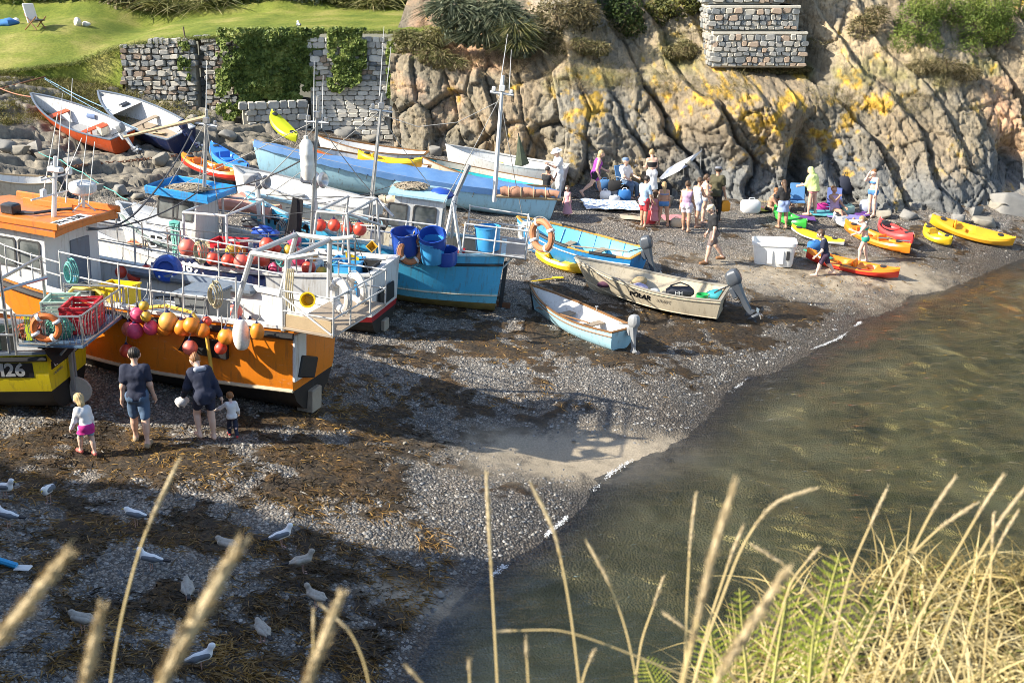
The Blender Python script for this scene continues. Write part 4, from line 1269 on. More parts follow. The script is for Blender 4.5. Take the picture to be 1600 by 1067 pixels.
P_TAN=PAINT('tan_aluminium_paint',(.52,.45,.33),dirtcol=(.34,.29,.2),dirt=.25)
WOOD=M('varnished_wood',(.23,.115,.045),.4,.4,5,(.12,.06,.03),streak=False)
PALEWOOD=M('pale_wood',(.42,.31,.18),.7,.4,6,(.24,.17,.10))
OLDWOOD=M('weathered_wood',(.30,.24,.175),.8,.5,5,(.15,.11,.08))
STEEL=M('galvanised_steel',(.42,.43,.43),.38,.3,10,(.25,.22,.18),metal=.75)
ALLOY=M('grey_alloy',(.50,.51,.52),.35,.2,8,metal=.6)
DARKM=M('dark_steel',(.06,.06,.062),.5,.3,6,(.11,.07,.045),metal=.3)
RUSTY=M('rusty_iron',(.20,.085,.04),.85,.5,6,(.10,.05,.03))
ROPEB=M('blue_green_rope',(.18,.50,.44),.85,.3,20)
ROPEY=M('straw_rope',(.46,.39,.24),.9,.3,20)
ROPEG=M('grey_rope',(.30,.29,.27),.9,.3,20)
ROPEK=M('dark_rope',(.05,.05,.055),.9,.3,20)
ENG=M('outboard_grey',(.075,.085,.10),.35,.2,5)
ENG2=M('outboard_silver',(.26,.27,.28),.35,.25,5)
ENGD=M('outboard_dark',(.03,.032,.036),.35,.2,5)
def glassmat():
 m,nt,b=nodes_of('window_glass')
 b.inputs['Base Color'].default_value=(.10,.13,.13,1)
 b.inputs['Roughness'].default_value=.06
 b.inputs['Specular IOR Level'].default_value=.8
 tr=N(nt,'ShaderNodeBsdfTransparent');tr.inputs[0].default_value=(.8,.85,.84,1)
 mx=N(nt,'ShaderNodeMixShader');mx.inputs[0].default_value=.55
 L(nt,b.outputs[0],mx.inputs[1]);L(nt,tr.outputs[0],mx.inputs[2]);L(nt,mx.outputs[0],nt.nodes['Material Output'].inputs[0])
 return m
GLASS=glassmat()
RAILM=M('rail_grey',(.46,.46,.45),.45,.4,8,(.28,.24,.19))
def outboard(B,x,y,z,mat,sc=1.0,tilt=.5,turn=0.0,leg=ENG):
 """outboard engine clamped to the transom, tilted up"""
 e=bpy.data.objects.new('outboard_motor',None);COL.objects.link(e);e.parent=B.root
 e.location=(x,y,z);e.rotation_euler=(0,tilt,turn);e.scale=(sc,)*3
 cowl=MB()
 prof=[(.0,.13,.10,0),(.05,.17,.13,0),(.16,.18,.14,-.01),(.27,.17,.13,-.02),(.34,.13,.10,-.03),(.37,.06,.05,-.03)]
 cowl.loft([[(-.20+dx+a*(.75 if abs(cx)>.5 else 1)*cx*1.25,b*sy,.12+h)for cx,sy in((-1,-.55),(-.6,-1),(.5,-1),(1,-.6),(1,.6),(.5,1),(-.6,1),(-1,.55))]for h,a,b,dx in prof],True,True)
 cowl.build('cowl',mat,e)
 lg=MB()
 lg.loft([[(-.18+a*cx,b*sy,h)for cx,sy in((-1,0),(-.6,-1),(.6,-1),(1,0),(.6,1),(-.6,1))]for h,a,b in((.13,.14,.11),(.02,.12,.09),(-.2,.085,.06),(-.55,.075,.04),(-.6,.14,.045),(-.63,.14,.045),(-.66,.06,.03))],True,True)
 lg.lathe([(.01,-.13),(.045,-.09),(.055,.02),(.045,.14),(.015,.2)],8,(-.19,0,-.72),rot('Y',-math.pi/2))
 lg.add([(-.16,0,-.74),(-.26,0,-.74),(-.20,0,-.93)],[(0,1,2)])
 lg.bbox((-.06,0,-.02),(.10,.22,.26),.02)
 lg.build('leg',leg,e)
 pr=MB()
 for k in range(3):
  R=rot('X',2.1*k)
  pr.add([R@Vector(p)for p in((-.35,.0,.02),(-.34,.07,.10),(-.38,.02,.17),(-.40,-.06,.09))],[(0,1,2,3)])
 for i,q in enumerate(pr.v):
  pr.v[i]=(q[0],q[1],q[2]-.72)
 pr.build('propeller',ALLOY,e)
 MB().tube([(-.02,0,.16),(.22,.03,.17),(.34,.04,.16)],.018,6).build('tiller',ENGD,e)
 return e
def rails(parent,pts,hts,r=.022,mat=STEEL,name='guard_rail',posts=None,post_r=None):
 """horizontal tubes at heights hts over the polyline pts, each post a part of its own"""
 for h in hts:
  MB().tube([Vector(p)+Vector((0,0,h))for p in pts],r,6).build(name,mat,parent)
 for p in(posts if posts is not None else pts):
  MB().tube([Vector(p),Vector(p)+Vector((0,0,max(hts)+.03))],post_r or r,6).build('post',mat,parent)
def text_mesh(body,size,mat,name,parent,M4,extrude=.004,bold=0.0,align='CENTER',shear=0.0,warp=None):
 c=bpy.data.curves.new('lettering','FONT')
 c.body=body;c.size=size;c.extrude=extrude;c.align_x=align;c.align_y='CENTER';c.offset=bold;c.shear=shear
 c.resolution_u=3
 t=bpy.data.objects.new('lettering',c)
 COL.objects.link(t)
 bpy.context.view_layer.update()
 me=bpy.data.meshes.new_from_object(t.evaluated_get(bpy.context.evaluated_depsgraph_get()))
 bpy.data.objects.remove(t)
 me.name=name
 me.materials.clear();me.materials.append(mat)
 me.transform(M4)
 if warp:
  for v in me.vertices:
   v.co=warp(v.co.copy())
 return obj(name,me,parent)
# orientation for lettering read from the camera side of a boat whose bow points left: boat +x is left, the near side is local +y
def side_text(B,body,size,x,z,mat,y=None,name='registration_number',bold=0.0,gap=.012,near=1,shear=0.0):
 Mx=Matrix(((-near,0,0,x),(0,0,near,0),(0,1,0,z),(0,0,0,1)))
 def warp(co):
  d=co.y
  return Vector((co.x,near*(B.halfx(co.x,co.z)+gap+abs(d))if y is None else y+d,co.z))
 return text_mesh(body,size,mat,name,B.root,Mx,.004,bold,warp=warp,shear=shear)
INK=M('black_lettering',(.012,.012,.014),.5,.1)
INKW=M('white_lettering',(.78,.78,.76),.5,.15)
INKG=M('grey_lettering',(.22,.2,.17),.5,.1)
def hatch_panel(mb,c,d):
 mb.bbox(c,d,.015)
# ================= the fishing fleet (bows to the left, sterns to the sea)
def wheelhouse(B,x0,x1,hw,z0,z1,wall,roofmat,over=(.1,.1,.08),rth=.09,slope=.0,name='wheelhouse',taper=.04,windows=(),aft=(),fwd=(),lip=.0,crown=.05):
 """cabin with raked sides; windows: (x centre, z centre, width, height) on the near (+y) and far side"""
 cab=MB()
 t=taper
 q=[(x0,-hw),(x1,-hw),(x1,hw),(x0,hw)]
 lo=[(x,y,z0)for x,y in q];hi=[(x+(-t if x==x1 else t*.3),y-math.copysign(t,y),z1+(slope if x==x1 else 0))for x,y in q]
 cab.loft([lo,hi],True,False)
 c=B.part(name,cab,wall,None,False)
 for side in(1,-1):
  for(cx,cz,w,h)in windows:
   yy=side*(hw-t*(cz-z0)/(z1-z0))
   ang=math.atan2(t,z1-z0)*side
   R=rot('X',ang)
   fr=MB()
   oc=[(-.5,-.42),(-.42,-.5),(.42,-.5),(.5,-.42),(.5,.42),(.42,.5),(-.42,.5),(-.5,.42)]
   mk=lambda k,d:[Vector((cx,yy,cz))+R@Vector((a*(w+k),side*d,b*(h+k)))for a,b in oc]
   rr=[mk(.07,.004),mk(.07,.02),mk(.0,.02),mk(.0,.006)]
   fr.loft(rr if side<0 else[r[::-1]for r in rr],True,False)
   f=fr.build('window',M('window_rubber',(.05,.05,.05),.5,.2),c,False)
   pn=MB();pn.add([p for p in mk(.01,.012)],[tuple(range(8))if side<0 else tuple(range(8))[::-1]])
   pn.build('pane',GLASS_DARK,c,False)
 for xx,lst,sg in((x0,aft,-1),(x1,fwd,1)):
  for(cy,cz,w,h,mat)in lst:
   xo=xx+(t*.3 if sg<0 else-t)*(cz-z0)/(z1-z0)+sg*.008
   MB().bbox((xo,cy,cz),(.03,w,h),.01).build('door' if h>.8 else 'window',mat,c,False)
 rf=MB()
 zc=z1+.0
 a0,a1,hy=x0-over[0],x1+over[1],hw+over[2]
 nseg=6
 rings=[]
 for k in range(nseg+1):
  y=-hy+2*hy*k/nseg
  cr=crown*(1-(y/hy)**2)
  rings.append([(a0,y,zc+cr),(a1,y,zc+slope+cr),(a1,y,zc+slope+rth+cr),(a0,y,zc+rth+cr)])
 rf.loft(rings,True,True)
 r=B.part('roof',rf,roofmat,None,False)
 return c,r
def darkglass():
 m,nt,b=nodes_of('cabin_glass')
 tc=N(nt,'ShaderNodeTexCoord')
 n=noise(nt,tc.outputs['Object'],2.2,3)
 r=ramp(nt,n.outputs[0],[(.35,(.05,.06,.06)),(.65,(.20,.21,.20))])
 L(nt,r.outputs[0],b.inputs['Base Color'])
 b.inputs['Roughness'].default_value=.08
 b.inputs['Specular IOR Level'].default_value=.8
 return m
GLASS_DARK=darkglass()
# ---- the orange boat
OB=Boat('fishing_boat','orange hulled fishing boat with white wheelhouse and orange roof, hung with buoys','fishing boat',8.4,2.38,1.80,bow=.42,stern=.04,tw=.70,rake=.5,srake=.10,sec=BARGE)
OB.place_ground(487,642,math.radians(19),math.radians(3.6),0,.04)
OB.hull([('bottom',0,3,P_ANTI),('topside',3,6,P_ORANGE)])
OB.strake(.345,.04,M('cream_rubbing_rail',(.55,.47,.33),.6,.4,5))
OB.liner(P_WHITE,.07,1.15,P_GREY,fl_name='deck')
OB.gunwale(P_WHITE,.15,.06,over=.03)
OB.strake(.93,.065,P_BLACK,'rubber_fender')
OB.keelbar(M('keel_iron',(.17,.10,.07),.8,.5,4,(.08,.05,.04)),.06,.12)
c,r=wheelhouse(OB,5.2,7.2,.80,1.1,2.84,P_WHITE,P_ROOF,over=(.38,.25,.12),rth=.10,windows=[(5.56,2.38,.44,.5),(6.12,2.38,.42,.5),(6.7,2.40,.4,.48)],aft=[(-.2,1.85,.55,1.4,P_SLATE)],slope=.05)
lip=MB()
for y in(-1,1):
 lip.bbox((6.0,y*.90,3.22),(2.5,.06,.14),.02)
lip.bbox((4.86,0,3.16),(.06,1.8,.1),.02);lip.bbox((6.1,-.45,3.24),(1.2,.05,.14),.02)
lip.build('roof_lip',P_ROOF,r).location.z=-.18
pl=MB();pl.bbox((5.08,.18,3.175),(.32,1.0,.01),.003);pl.build('number_plate',INKW,r).location.z=-.18
text_mesh('FH 530',.25,INK,'registration_number',r,Matrix(((0,-1,0,5.08),(1,0,0,.18),(0,0,1,3.185),(0,0,0,1)))@Matrix.Rotation(math.pi,4,'Z'),.002,.004).location.z=-.18
gear=MB();gear.bbox((6.3,.35,3.28),(.3,.25,.2),.03);gear.tube([(6.3,.35,3.2),(5.8,.3,3.24),(5.6,-.2,3.24),(5.4,-.3,3.26)],.03,6)
gear.build('deck_light',ENGD,r).location.z=-.18
mst=MB()
mst.tube([(5.5,.12,3.12),(5.38,.1,4.35)],[.05,.035],8);mst.tube([(5.45,-.5,3.62),(5.45,.75,3.62)],.02,6);mst.tube([(5.42,-.35,3.95),(5.42,.5,3.95)],.018,6)
mst.bbox((5.42,-.3,4.0),(.1,.1,.14),.02);mst.bbox((5.42,.45,3.7),(.1,.1,.16),.02);mst.bbox((5.40,.1,4.1),(.3,.14,.1),.02)
mst.build('mast',P_WHITE,OB.root).location.z=-.18
for(px,ah)in((5.75,2.1),(5.5,2.4),(5.2,1.6)):
 MB().tube([(px,-.25,3.2),(px-.3,-.3,3.2+ah)],[.014,.005],5).build('aerial',P_WHITE,OB.root)
rd=MB();rd.lathe([(.03,-.34),(.035,-.1),(.16,-.08),(.25,-.02),(.27,.06),(.25,.14),(.16,.18),(.02,.19)],18,(5.25,-.45,3.62));rd.tube([(5.1,-.6,3.2),(5.25,-.45,3.4),(5.4,-.3,3.2)],.02,6)
rd.build('radar_dome',P_WHITE,OB.root).location.z=-.18
# stern gantry, platform with cage rails and stores
g=MB()
for y in(-.85,.85):
 g.tube([(1.15,y,1.8),(.75,y*.92,3.1)],.05,8);g.tube([(.1,y,1.8),(.05,y*.92,3.1)],.05,8);g.tube([(.75,y*.92,3.1),(.05,y*.92,3.1)],.05,8);g.tube([(.05,y*.92,3.1),(-.5,y*.8,3.25)],.04,8)
g.tube([(.75,-.78,3.1),(.75,.78,3.1)],.05,8);g.tube([(.05,-.78,3.1),(.05,.78,3.1)],.05,8)
g.build('gantry',RAILM,OB.root)
plat=MB();plat.bbox((-.50,0,1.92),(.98,2.15,.05),.01)
plat.build('stern_platform',OLDWOOD,OB.root)
rails(OB.root,[(.0,1.05,1.92),(-.98,1.05,1.92),(-.98,.4,1.92),(-.98,-.4,1.92),(-.98,-1.05,1.92),(.0,-1.05,1.92)],(.0,.32,.68),.017,RAILM)
MB().tube([(.0,1.06,2.5),(-.95,1.06,1.95)],.018,6).build('brace',P_WHITE,OB.root)
br=MB();br.bbox((-.48,1.02,2.06),(.9,.03,.24),.008);br.build('plank',PALEWOOD,OB.root)
# side rails
gx=[4.6,3.95,3.3,2.65,2.0,1.35]
def gpt(B,x,sg,inset=.06,dz=.05):
 t=x/B.L
 return(x,sg*(B.w(t)*B.B/2-inset),B.sheer(t)+dz)
rails(OB.root,[gpt(OB,x,1)for x in gx]+[gpt(OB,1.0,1)],(.36,.76),.017,RAILM)
rails(OB.root,[gpt(OB,x,-1)for x in[6.6,5.5,4.6,3.6,2.65,1.7,1.0]],(.36,.76),.016,RAILM)
rails(OB.root,[gpt(OB,x,1)for x in(6.9,6.0,5.3,4.6)],(.30,.55),.015,RAILM)
# scupper notch and stern notch
nt_=MB();nt_.bbox((1.75,OB.half(1.75,1.3)-.02,1.30),(1.25,.1,.34),.02);nt_.build('scupper',P_BLACK,OB.root)
ck=MB();ck.bbox((-.09,.62,1.28),(.06,.42,.9),.02);ck.build('transom_door',P_WHITE,OB.root)
mt=MB();mt.bbox((-.13,.38,1.0),(.05,.62,.40),.02,rot('X',.35));mt.build('rubber_flap',P_BLACK,OB.root)
text_mesh('SUPREME',.15,INKW,'boat_name',OB.root,Matrix(((0,0,-1,-.125),(-1,0,0,-.42),(0,1,0,1.55),(0,0,0,1))),.003)
rg=MB();rg.bbox((.02,0,.30),(.10,.05,.55),.02);rg.build('rudder',DARKM,OB.root)
lg=MB();lg.bbox((.05,.0,.22),(.34,.36,.46),.02);lg.build('keel_block',M('chocks_wood',(.36,.31,.24),.85,.5,5,(.18,.14,.1)),OB.root)
hs=[OB.hit(u,v,'y',OB.half(2.5,1.5)+.02)for u,v in((90,478),(115,450),(150,452),(180,478),(215,482),(260,478),(300,488),(322,520),(328,560),(331,585))]
MB().tube(hs,.035,7).build('hose',M('yellow_hose',(.62,.42,.06),.5,.3,8),OB.root)
# deck bin and boxes standing on deck are things of their own
def bin_on(B,name,label,cat,x,y,z,wx,wy,h,mat,tap=1.15,lid=None,group=None):
 p=B.to_world((x,y,z))
 t=thing(name,label,cat,tuple(p),B.root.rotation_euler.z,group)
 mb=MB()
 r0=[(-wx/2,-wy/2,0),(wx/2,-wy/2,0),(wx/2,wy/2,0),(-wx/2,wy/2,0)]
 def ring(k,z_):return[(a*k,b*k,z_)for a,b,_ in r0]
 mb.loft([ring(1,0),ring(tap,h),ring(tap*1.08,h),ring(tap*1.08,h+.03),ring(tap*.95,h+.03),ring(.93,.04)],True,True)
 mb.build('body',mat,t,False)
 if lid:
  MB().bbox((0,0,h+.05),(wx*tap*1.1,wy*tap*1.1,.05),.02).build('lid',lid,t,False)
 return t
def drum(name,label,cat,p,r,h,mat,R=None,group=None,open_=True,flare=1.08,rim=None):
 t=thing(name,label,cat,tuple(p),0,group)
 if R is not None:
  t.rotation_euler=R
 pr=[(r*.94,0),(r,.03),(r*(1+(flare-1)*.5),h*.5),(r*flare,h*.94),(r*flare*1.04,h*.95),(r*flare*1.04,h)]
 if open_:
  pr+=[(r*flare*.97,h),(r*.95,.05),(.01,.05)]
 else:
  pr+=[(r*flare*.9,h),(.01,h-.01)]
 MB().lathe([(.01,0)]+pr,22).build('body',mat,t)
 hd=MB()
 for sg in(1,-1):
  hd.torus((sg*r*flare*1.03,0,h*.8),.06,.012,10,5,rot('X',math.pi/2),sc=(.5,1,1))
 hd.build('handle',rim or ROPEY,t)
 return t
PL_BLUE=M('blue_plastic',(.02,.07,.36),.35,.25,4,(.03,.08,.25))
PL_LB=M('light_blue_plastic',(.05,.30,.60),.35,.3,4,(.06,.2,.36))
PL_RED=M('red_plastic',(.50,.02,.03),.4,.25,5)
PL_GREY=M('grey_plastic',(.15,.16,.165),.5,.3,4)
PL_GREEN=M('green_plastic',(.02,.33,.09),.35,.2,5)
PL_WHITE=M('white_plastic',(.72,.72,.70),.4,.2,4,(.5,.48,.42))
PL_YEL=M('yellow_plastic',(.75,.50,.01),.4,.2,4)
# ---- buoys
BU_RED=M('buoy_red',(.72,.075,.04),.38,.6,5,(.5,.09,.05))
BU_PINK=M('buoy_pink',(.68,.06,.16),.38,.6,5,(.5,.12,.14))
BU_SALMON=M('buoy_salmon',(.75,.16,.12),.4,.6,5,(.5,.16,.10))
BU_ORG=M('buoy_orange',(.80,.25,.02),.38,.6,5,(.55,.2,.03))
BU_PALE=M('buoy_pale_orange',(.80,.36,.07),.42,.6,5,(.55,.28,.08))
BU_GOLD=M('buoy_gold',(.55,.33,.03),.42,.6,5,(.3,.2,.04))
BU_WHT=M('buoy_white',(.74,.72,.66),.45,.6,5,(.45,.40,.3))
BU_CAP=M('buoy_cap',(.02,.025,.10),.4,.2,5)
_bmesh={}
def buoy(p,r,mat,label,rope=None,group='buoys hanging on the boats',tall=1.0,down=True,cap=BU_CAP,ropemat=ROPEG):
 t=thing('buoy',label,'buoy',tuple(p),0,group)
 k=(mat.name,tall)
 if k not in _bmesh:
  pr=[]
  for i in range(15):
   a=math.pi*i/14
   z=-math.cos(a)
   q=math.sin(a)**(1.0 if tall==1 else .62)
   pr.append((max(.003,q*(1.0-.14*max(0,z)**2)),z*tall+.08*max(0,z)**3))
  mb=MB();mb.lathe(pr,22)
  mc=MB();zt=tall+.02
  mc.lathe([(.30,zt-.10),(.26,zt+.05),(.15,zt+.1),(.13,zt+.26),(.03,zt+.28)],12)
  mr=MB();mr.torus((0,0,zt+.3),.10,.035,10,5,rot('X',math.pi/2))
  _bmesh[k]=(mb.mesh('ball',mat,True),mc.mesh('cap',cap,True),mr.mesh('eye',cap,True))
 for nm,me in zip(('ball','cap','eye'),_bmesh[k]):
  o=obj(nm,me,t);o.scale=(r,)*3
 if rope is not None:
  MB().tube([(0,0,r*(tall+.3)),tuple((Vector(rope)-Vector(p))*.5+Vector((.01,.01,0))),tuple(Vector(rope)-Vector(p))],.009,5).build('rope',ropemat,t)
 return t
def hang(B,y,items):
 for(u,v,rpx,mat,lab,*o)in items:
  lp=B.hit(u,v,'y',y+(o[1]if len(o)>1 else 0))
  w_=B.to_world(lp)
  s_=FPX/((w_.y)*_cp-(w_.z-CAMZ)*_sp)
  r=rpx/s_
  t=lp.x/B.L
  rp=B.to_world((lp.x,y-.1,max(lp.z+r*1.5,B.sheer(t)+(o[0]if o else .45))))
  buoy(w_,r,mat,lab,tuple(rp),tall=o[2]if len(o)>2 else 1.0)
yo=OB.half(2.6,1.6)+.17
hang(OB,yo,[(198,548,11,BU_RED,'red buoy hanging lowest on the orange hull, left of the man in navy',.1),(211,517,13,BU_PINK,'magenta buoy at the left end of the cluster on the orange boat'),(202,514,12,BU_SALMON,'salmon buoy half hidden behind the magenta one',.45,-.08),(236,512,12,BU_PINK,'glossy pink buoy right of the magenta one on the orange boat'),(216,492,13,BU_PINK,'pink buoy behind the two small gold floats',.5,-.1),
   (225,478,8,BU_GOLD,'upper of two small gold floats on the orange boat rail',.6,.05),(228,495,8.5,BU_GOLD,'lower of two small gold floats on the orange boat rail',.6,.08),(263,502,15,BU_PALE,'biggest pale orange buoy in the middle of the orange boat rail'),(258,512,13,BU_ORG,'orange buoy tucked under the biggest pale one',.4,-.1),(284,512,13,BU_ORG,'orange buoy with a navy cap, right of the biggest pale one',.5,-.05),
   (299,508,13,BU_ORG,'bright orange buoy in front of two others at mid rail',.5,.08),(316,516,12,BU_ORG,'orange buoy right of the bright one at mid rail'),(323,502,8,BU_RED,'small red buoy peeping behind the orange ones at mid rail',.5,-.12),(297,543,12,BU_SALMON,'salmon pink buoy hanging low above the woman in navy',.2),(353,526,13,BU_ORG,'orange buoy left of the long white fender'),(402,518,11,BU_ORG,'egg shaped orange buoy right of the long white fender',.5,0,1.18),(345,544,10,BU_RED,'red buoy in the scupper below the white fender',.2,-.05)])
lp=OB.hit(377,523,'y',yo);w_=OB.to_world(lp)
buoy(w_,.15,BU_WHT,'long white cylindrical fender on the orange boat side',tuple(OB.to_world((lp.x,yo-.1,2.3))),'fenders on the boats',1.85)
bin_on(OB,'storage_bin','dark grey square bin on the deck of the orange boat','bin',1.95,.45,1.15,.62,.62,.95,PL_GREY,1.18,P_SLATE)
bin_on(OB,'fish_box','white fish box on the deck of the orange boat','box',2.95,.5,1.15,.8,.5,.55,PL_WHITE,1.05)
bin_on(OB,'fish_box','yellow fish box behind the gold floats on the orange boat','box',3.7,.6,1.15,.6,.5,.85,PL_YEL,1.05)
bin_on(OB,'storage_bin','grey plastic bin beside the wheelhouse door of the orange boat','bin',4.3,.7,1.15,.5,.5,.75,PL_GREY,1.1)
def bunting(B,pts,label):
 for k,(u,v)in enumerate(pts):
  p=B.to_world(B.hit(u,v,'y',.95))
  t=thing('pennant',label[k],'pennant',tuple(p),.15,'blue and white pennants on the orange boat')
  mb=MB();mb.add([(-.12,0,.1),(.14,.02,.06),(.0,-.03,-.16),(.01,.015,.0)],[(0,3,1),(0,2,3),(2,1,3)])
  mb.build('cloth',M('pennant_blue',(.12,.38,.62),.8,.2)if k<2 else PL_WHITE,t,False)
  MB().tube([(-.12,0,.1),(-.13,.01,.22)],.005,4).build('string',ROPEG,t)
bunting(OB,[(112,434),(340*.25+0,467),(96,476)],['small blue pennant on the orange boat rail below the wheelhouse windows','larger blue pennant lower on the orange boat rail','white pennant next to the larger blue one'])
def lifebuoy(p,R0,r,mat,label,rotm,group='lifebuoys on the boats',band=PL_WHITE,wrap=True):
 t=thing('lifebuoy',label,'lifebuoy',tuple(p),0,group)
 t.rotation_euler=rotm.to_euler()
 MB().torus((0,0,0),R0,r,26,9).build('ring',mat,t)
 for k in range(4):
  a=math.pi/2*k+.5
  bm_=MB();bm_.torus((0,0,0),r*1.06,.02,12,5)
  o=bm_.build('band',band,t)
  o.location=(R0*math.cos(a),R0*math.sin(a),0)
  o.rotation_euler=(math.pi/2,0,a)
  o.scale=(1,1,1.6)
 if wrap:
  pts=[((R0+r*(1.25+.35*math.sin(k*1.57)**2))*math.cos(2*math.pi*k/32),(R0+r*1.5)*math.sin(2*math.pi*k/32),r*.3)for k in range(33)]
  MB().tube(pts,.008,4,False).build('grab_line',ROPEG,t)
 return t
LB_OR=M('lifebuoy_orange',(.66,.16,.03),.6,.4,7,(.4,.14,.06))
LB_OLD=M('lifebuoy_faded',(.45,.17,.07),.7,.5,7,(.3,.2,.13))
LB_WHT=M('lifebuoy_white',(.62,.60,.55),.6,.4,6,(.4,.3,.25))
FACE=rot('X',math.pi/2)
for k,(u,v,mt,lab)in enumerate([(533,462,LB_WHT,'white lifebuoy standing in the stern cage of the orange boat'),(558,452,LB_WHT,'grey white lifebuoy behind the other one in the stern cage')]):
 p=OB.to_world(OB.hit(u,v,'x',-.75+.3*k))
 lifebuoy(p,.25,.075,mt,lab,rot('Z',-.9)@FACE)
cup=thing('foghorn','yellow plastic bucket hanging on the stern cage of the orange boat','bucket',tuple(OB.to_world(OB.hit(482,468,'y',1.12))),0)
MB().lathe([(.10,-.16),(.13,.05),(.14,.10),(.11,.10),(.09,-.12)],14,(0,0,0),rot('X',math.pi/2.3)).build('body',PL_YEL,cup)
MB().tube([(0,0,.14),(.02,0,.22)],.01,4).build('rope',ROPEY,cup)
ropes=MB()
for k in range(4):
 a=OB.hit(450+k*3,420,'y',.9);b=OB.hit(448+k*4,478+k*4,'y',.95)
 ropes.tube([a,(a+b)/2+Vector((.02,.03,0)),b],.014,5)
ropes.build('rope',ROPEY,OB.root)
def frame_posts(B,parts,mat=P_WHITE,r=.04,name='gantry'):
 mb=MB()
 for a,b in parts:
  mb.tube([a,b],r,8)
 return mb.build(name,mat,B.root)
def mast(B,u0,v0,u1,v1,yl,r0=.05,r1=.03,mat=STEEL,spread=True,name='mast',aer=()):
 """mast seen from pixel (u0, v0) at its foot to (u1, v1) at its top, standing in the boat's plane y = yl"""
 a,b=B.hit(u0,v0,'y',yl),B.hit(u1,v1,'y',yl)
 mb=MB();mb.tube([a,(a+b)/2,b],[r0,(r0+r1)/2,r1],8)
 if spread:
  d=(b-a)
  c=a+d*.86
  mb.tube([c+Vector((-.28,0,0)),c+Vector((.28,0,.0))],r1*.8,6)
  mb.bbox(tuple(a+d*.9),(.14,.12,.16),.02)
  mb.bbox(tuple(c+Vector((.2,0,.08))),(.09,.09,.12),.02)
  mb.bbox(tuple(c+Vector((-.22,0,.07))),(.08,.08,.1),.02)
 mb.build(name,mat,B.root)
 for(du,dv0,du1,dv1)in aer:
  p,q=B.hit(du,dv0,'y',yl),B.hit(du1,dv1,'y',yl)
  MB().tube([p,q],[.014,.006],5).build('aerial',P_WHITE,B.root)
 return a,b
def stay(B,pts,r=.010,mat=ROPEG,sag=.05,name='stay'):
 mb=MB()
 for a,b in zip(pts[:-1],pts[1:]):
  a,b=Vector(a),Vector(b)
  mb.tube([a,a.lerp(b,.33)-Vector((0,0,sag)),a.lerp(b,.66)-Vector((0,0,sag)),b],r,5)
 return mb.build(name,mat,B.root)
# ---- yellow boat cut by the left edge
YB=Boat('fishing_boat','yellow and black fishing boat cut by the left edge, its registration ending in 26','fishing boat',5.6,2.05,1.15,bow=.5,stern=.03,tw=.80,rake=.35,srake=.04,sec=ROUND)
YB.place_ground(112,634,math.radians(3),math.radians(1.0),0,.08)
YB.hull([('bottom',0,4,P_ANTI),('topside',4,6,P_YELLOW)])
YB.liner(P_GREY,.06,.7,P_GREY,fl_name='deck')
YB.gunwale(P_SLATE,.12,.05,over=.03)
YB.strake(.93,.05,P_BLACK,'rubber_fender')
YB.keelbar(M('keel_iron',(.17,.10,.07)),.22,.12)
x_=YB.hit(10,577,'y',1.0).x
plt=MB()
for k in range(8):
 xa,xb=x_-.38+1.0*k/8,x_-.38+1.0*(k+1)/8
 q=[(xa,.74),(xb,.74),(xb,1.02),(xa,1.02)]
 plt.add([(x,YB.half(x,z)+.006,z)for x,z in q],[(0,1,2,3)])
plt.build('number_plate',INK,YB.root,False)
side_text(YB,'FH26',.33,x_+.12,.88,INKW,bold=.012,gap=.012)
trp=MB();trp.bbox((-.03,0,.92),(.02,1.35,.15),.005);trp.build('name_plate',INK,YB.root,False)
text_mesh('LONGSHORE LADY',.135,INKW,'boat_name',YB.root,Matrix(((0,0,-1,-.05),(-1,0,0,0),(0,1,0,.92),(0,0,0,1))),.002,.002)
text_mesh('CADGWITH',.07,INKG,'port_name',YB.root,Matrix(((0,0,-1,-.045),(-1,0,0,.45),(0,1,0,.76),(0,0,0,1))),.002)
rd=MB();rd.loft([[(-.10+.30*math.cos(a)*(1 if math.cos(a)<0 else .3),y,.22+.26*math.sin(a))for a in(2*math.pi*k/18 for k in range(18))]for y in(.03,-.03)],True,True)
rd.build('rudder',M('rudder_white',(.55,.53,.48),.6,.4,5),YB.root)
rs=MB();rs.bbox((-.10,.05,.72),(.07,.05,1.0),.01);rs.bbox((-.10,-.05,.72),(.07,.05,1.0),.01);rs.tube([(.05,.55,.85),(-.35,.62,1.28)],.025,6)
rs.build('rudder_stock',P_GREY,YB.root)
pr=MB()
for k in range(3):
 R=rot('X',2.1*k+.3)
 pr.add([Vector((.18,0,.30))+R@Vector(p)for p in((0,0,.03),(.03,.10,.1),(0,.06,.22),(-.04,-.06,.16))],[(0,1,2,3)])
pr.tube([(.12,0,.30),(.5,0,.34)],.04,8)
pr.build('propeller',DARKM,YB.root)
# stern cage
pf=MB();pf.bbox((-.22,0,1.38),(1.1,2.0,.05),.01);pf.build('stern_platform',M('blue_mesh_deck',(.10,.17,.26),.7,.6,30,(.02,.03,.05)),YB.root)
rails(YB.root,[(.35,.98,1.38),(-.15,1.0,1.38),(-.75,.95,1.38),(-.75,.3,1.38),(-.75,-.4,1.38),(-.75,-.95,1.38),(.35,-.98,1.38)],(.03,.52),.02,STEEL)
mesh=MB()
for k in range(12):
 x=.35-1.1*k/11
 mesh.tube([(x,.99,1.40),(x-.10,.99,1.90)],.005,4);mesh.tube([(x-.10,.99,1.40),(x,.99,1.90)],.005,4)
for k in range(16):
 y=.95-1.9*k/15
 mesh.tube([(-.75,y,1.40),(-.75,y-.10,1.90)],.005,4);mesh.tube([(-.75,y-.1,1.40),(-.75,y,1.90)],.005,4)
mesh.build('cage_mesh',STEEL,YB.root)
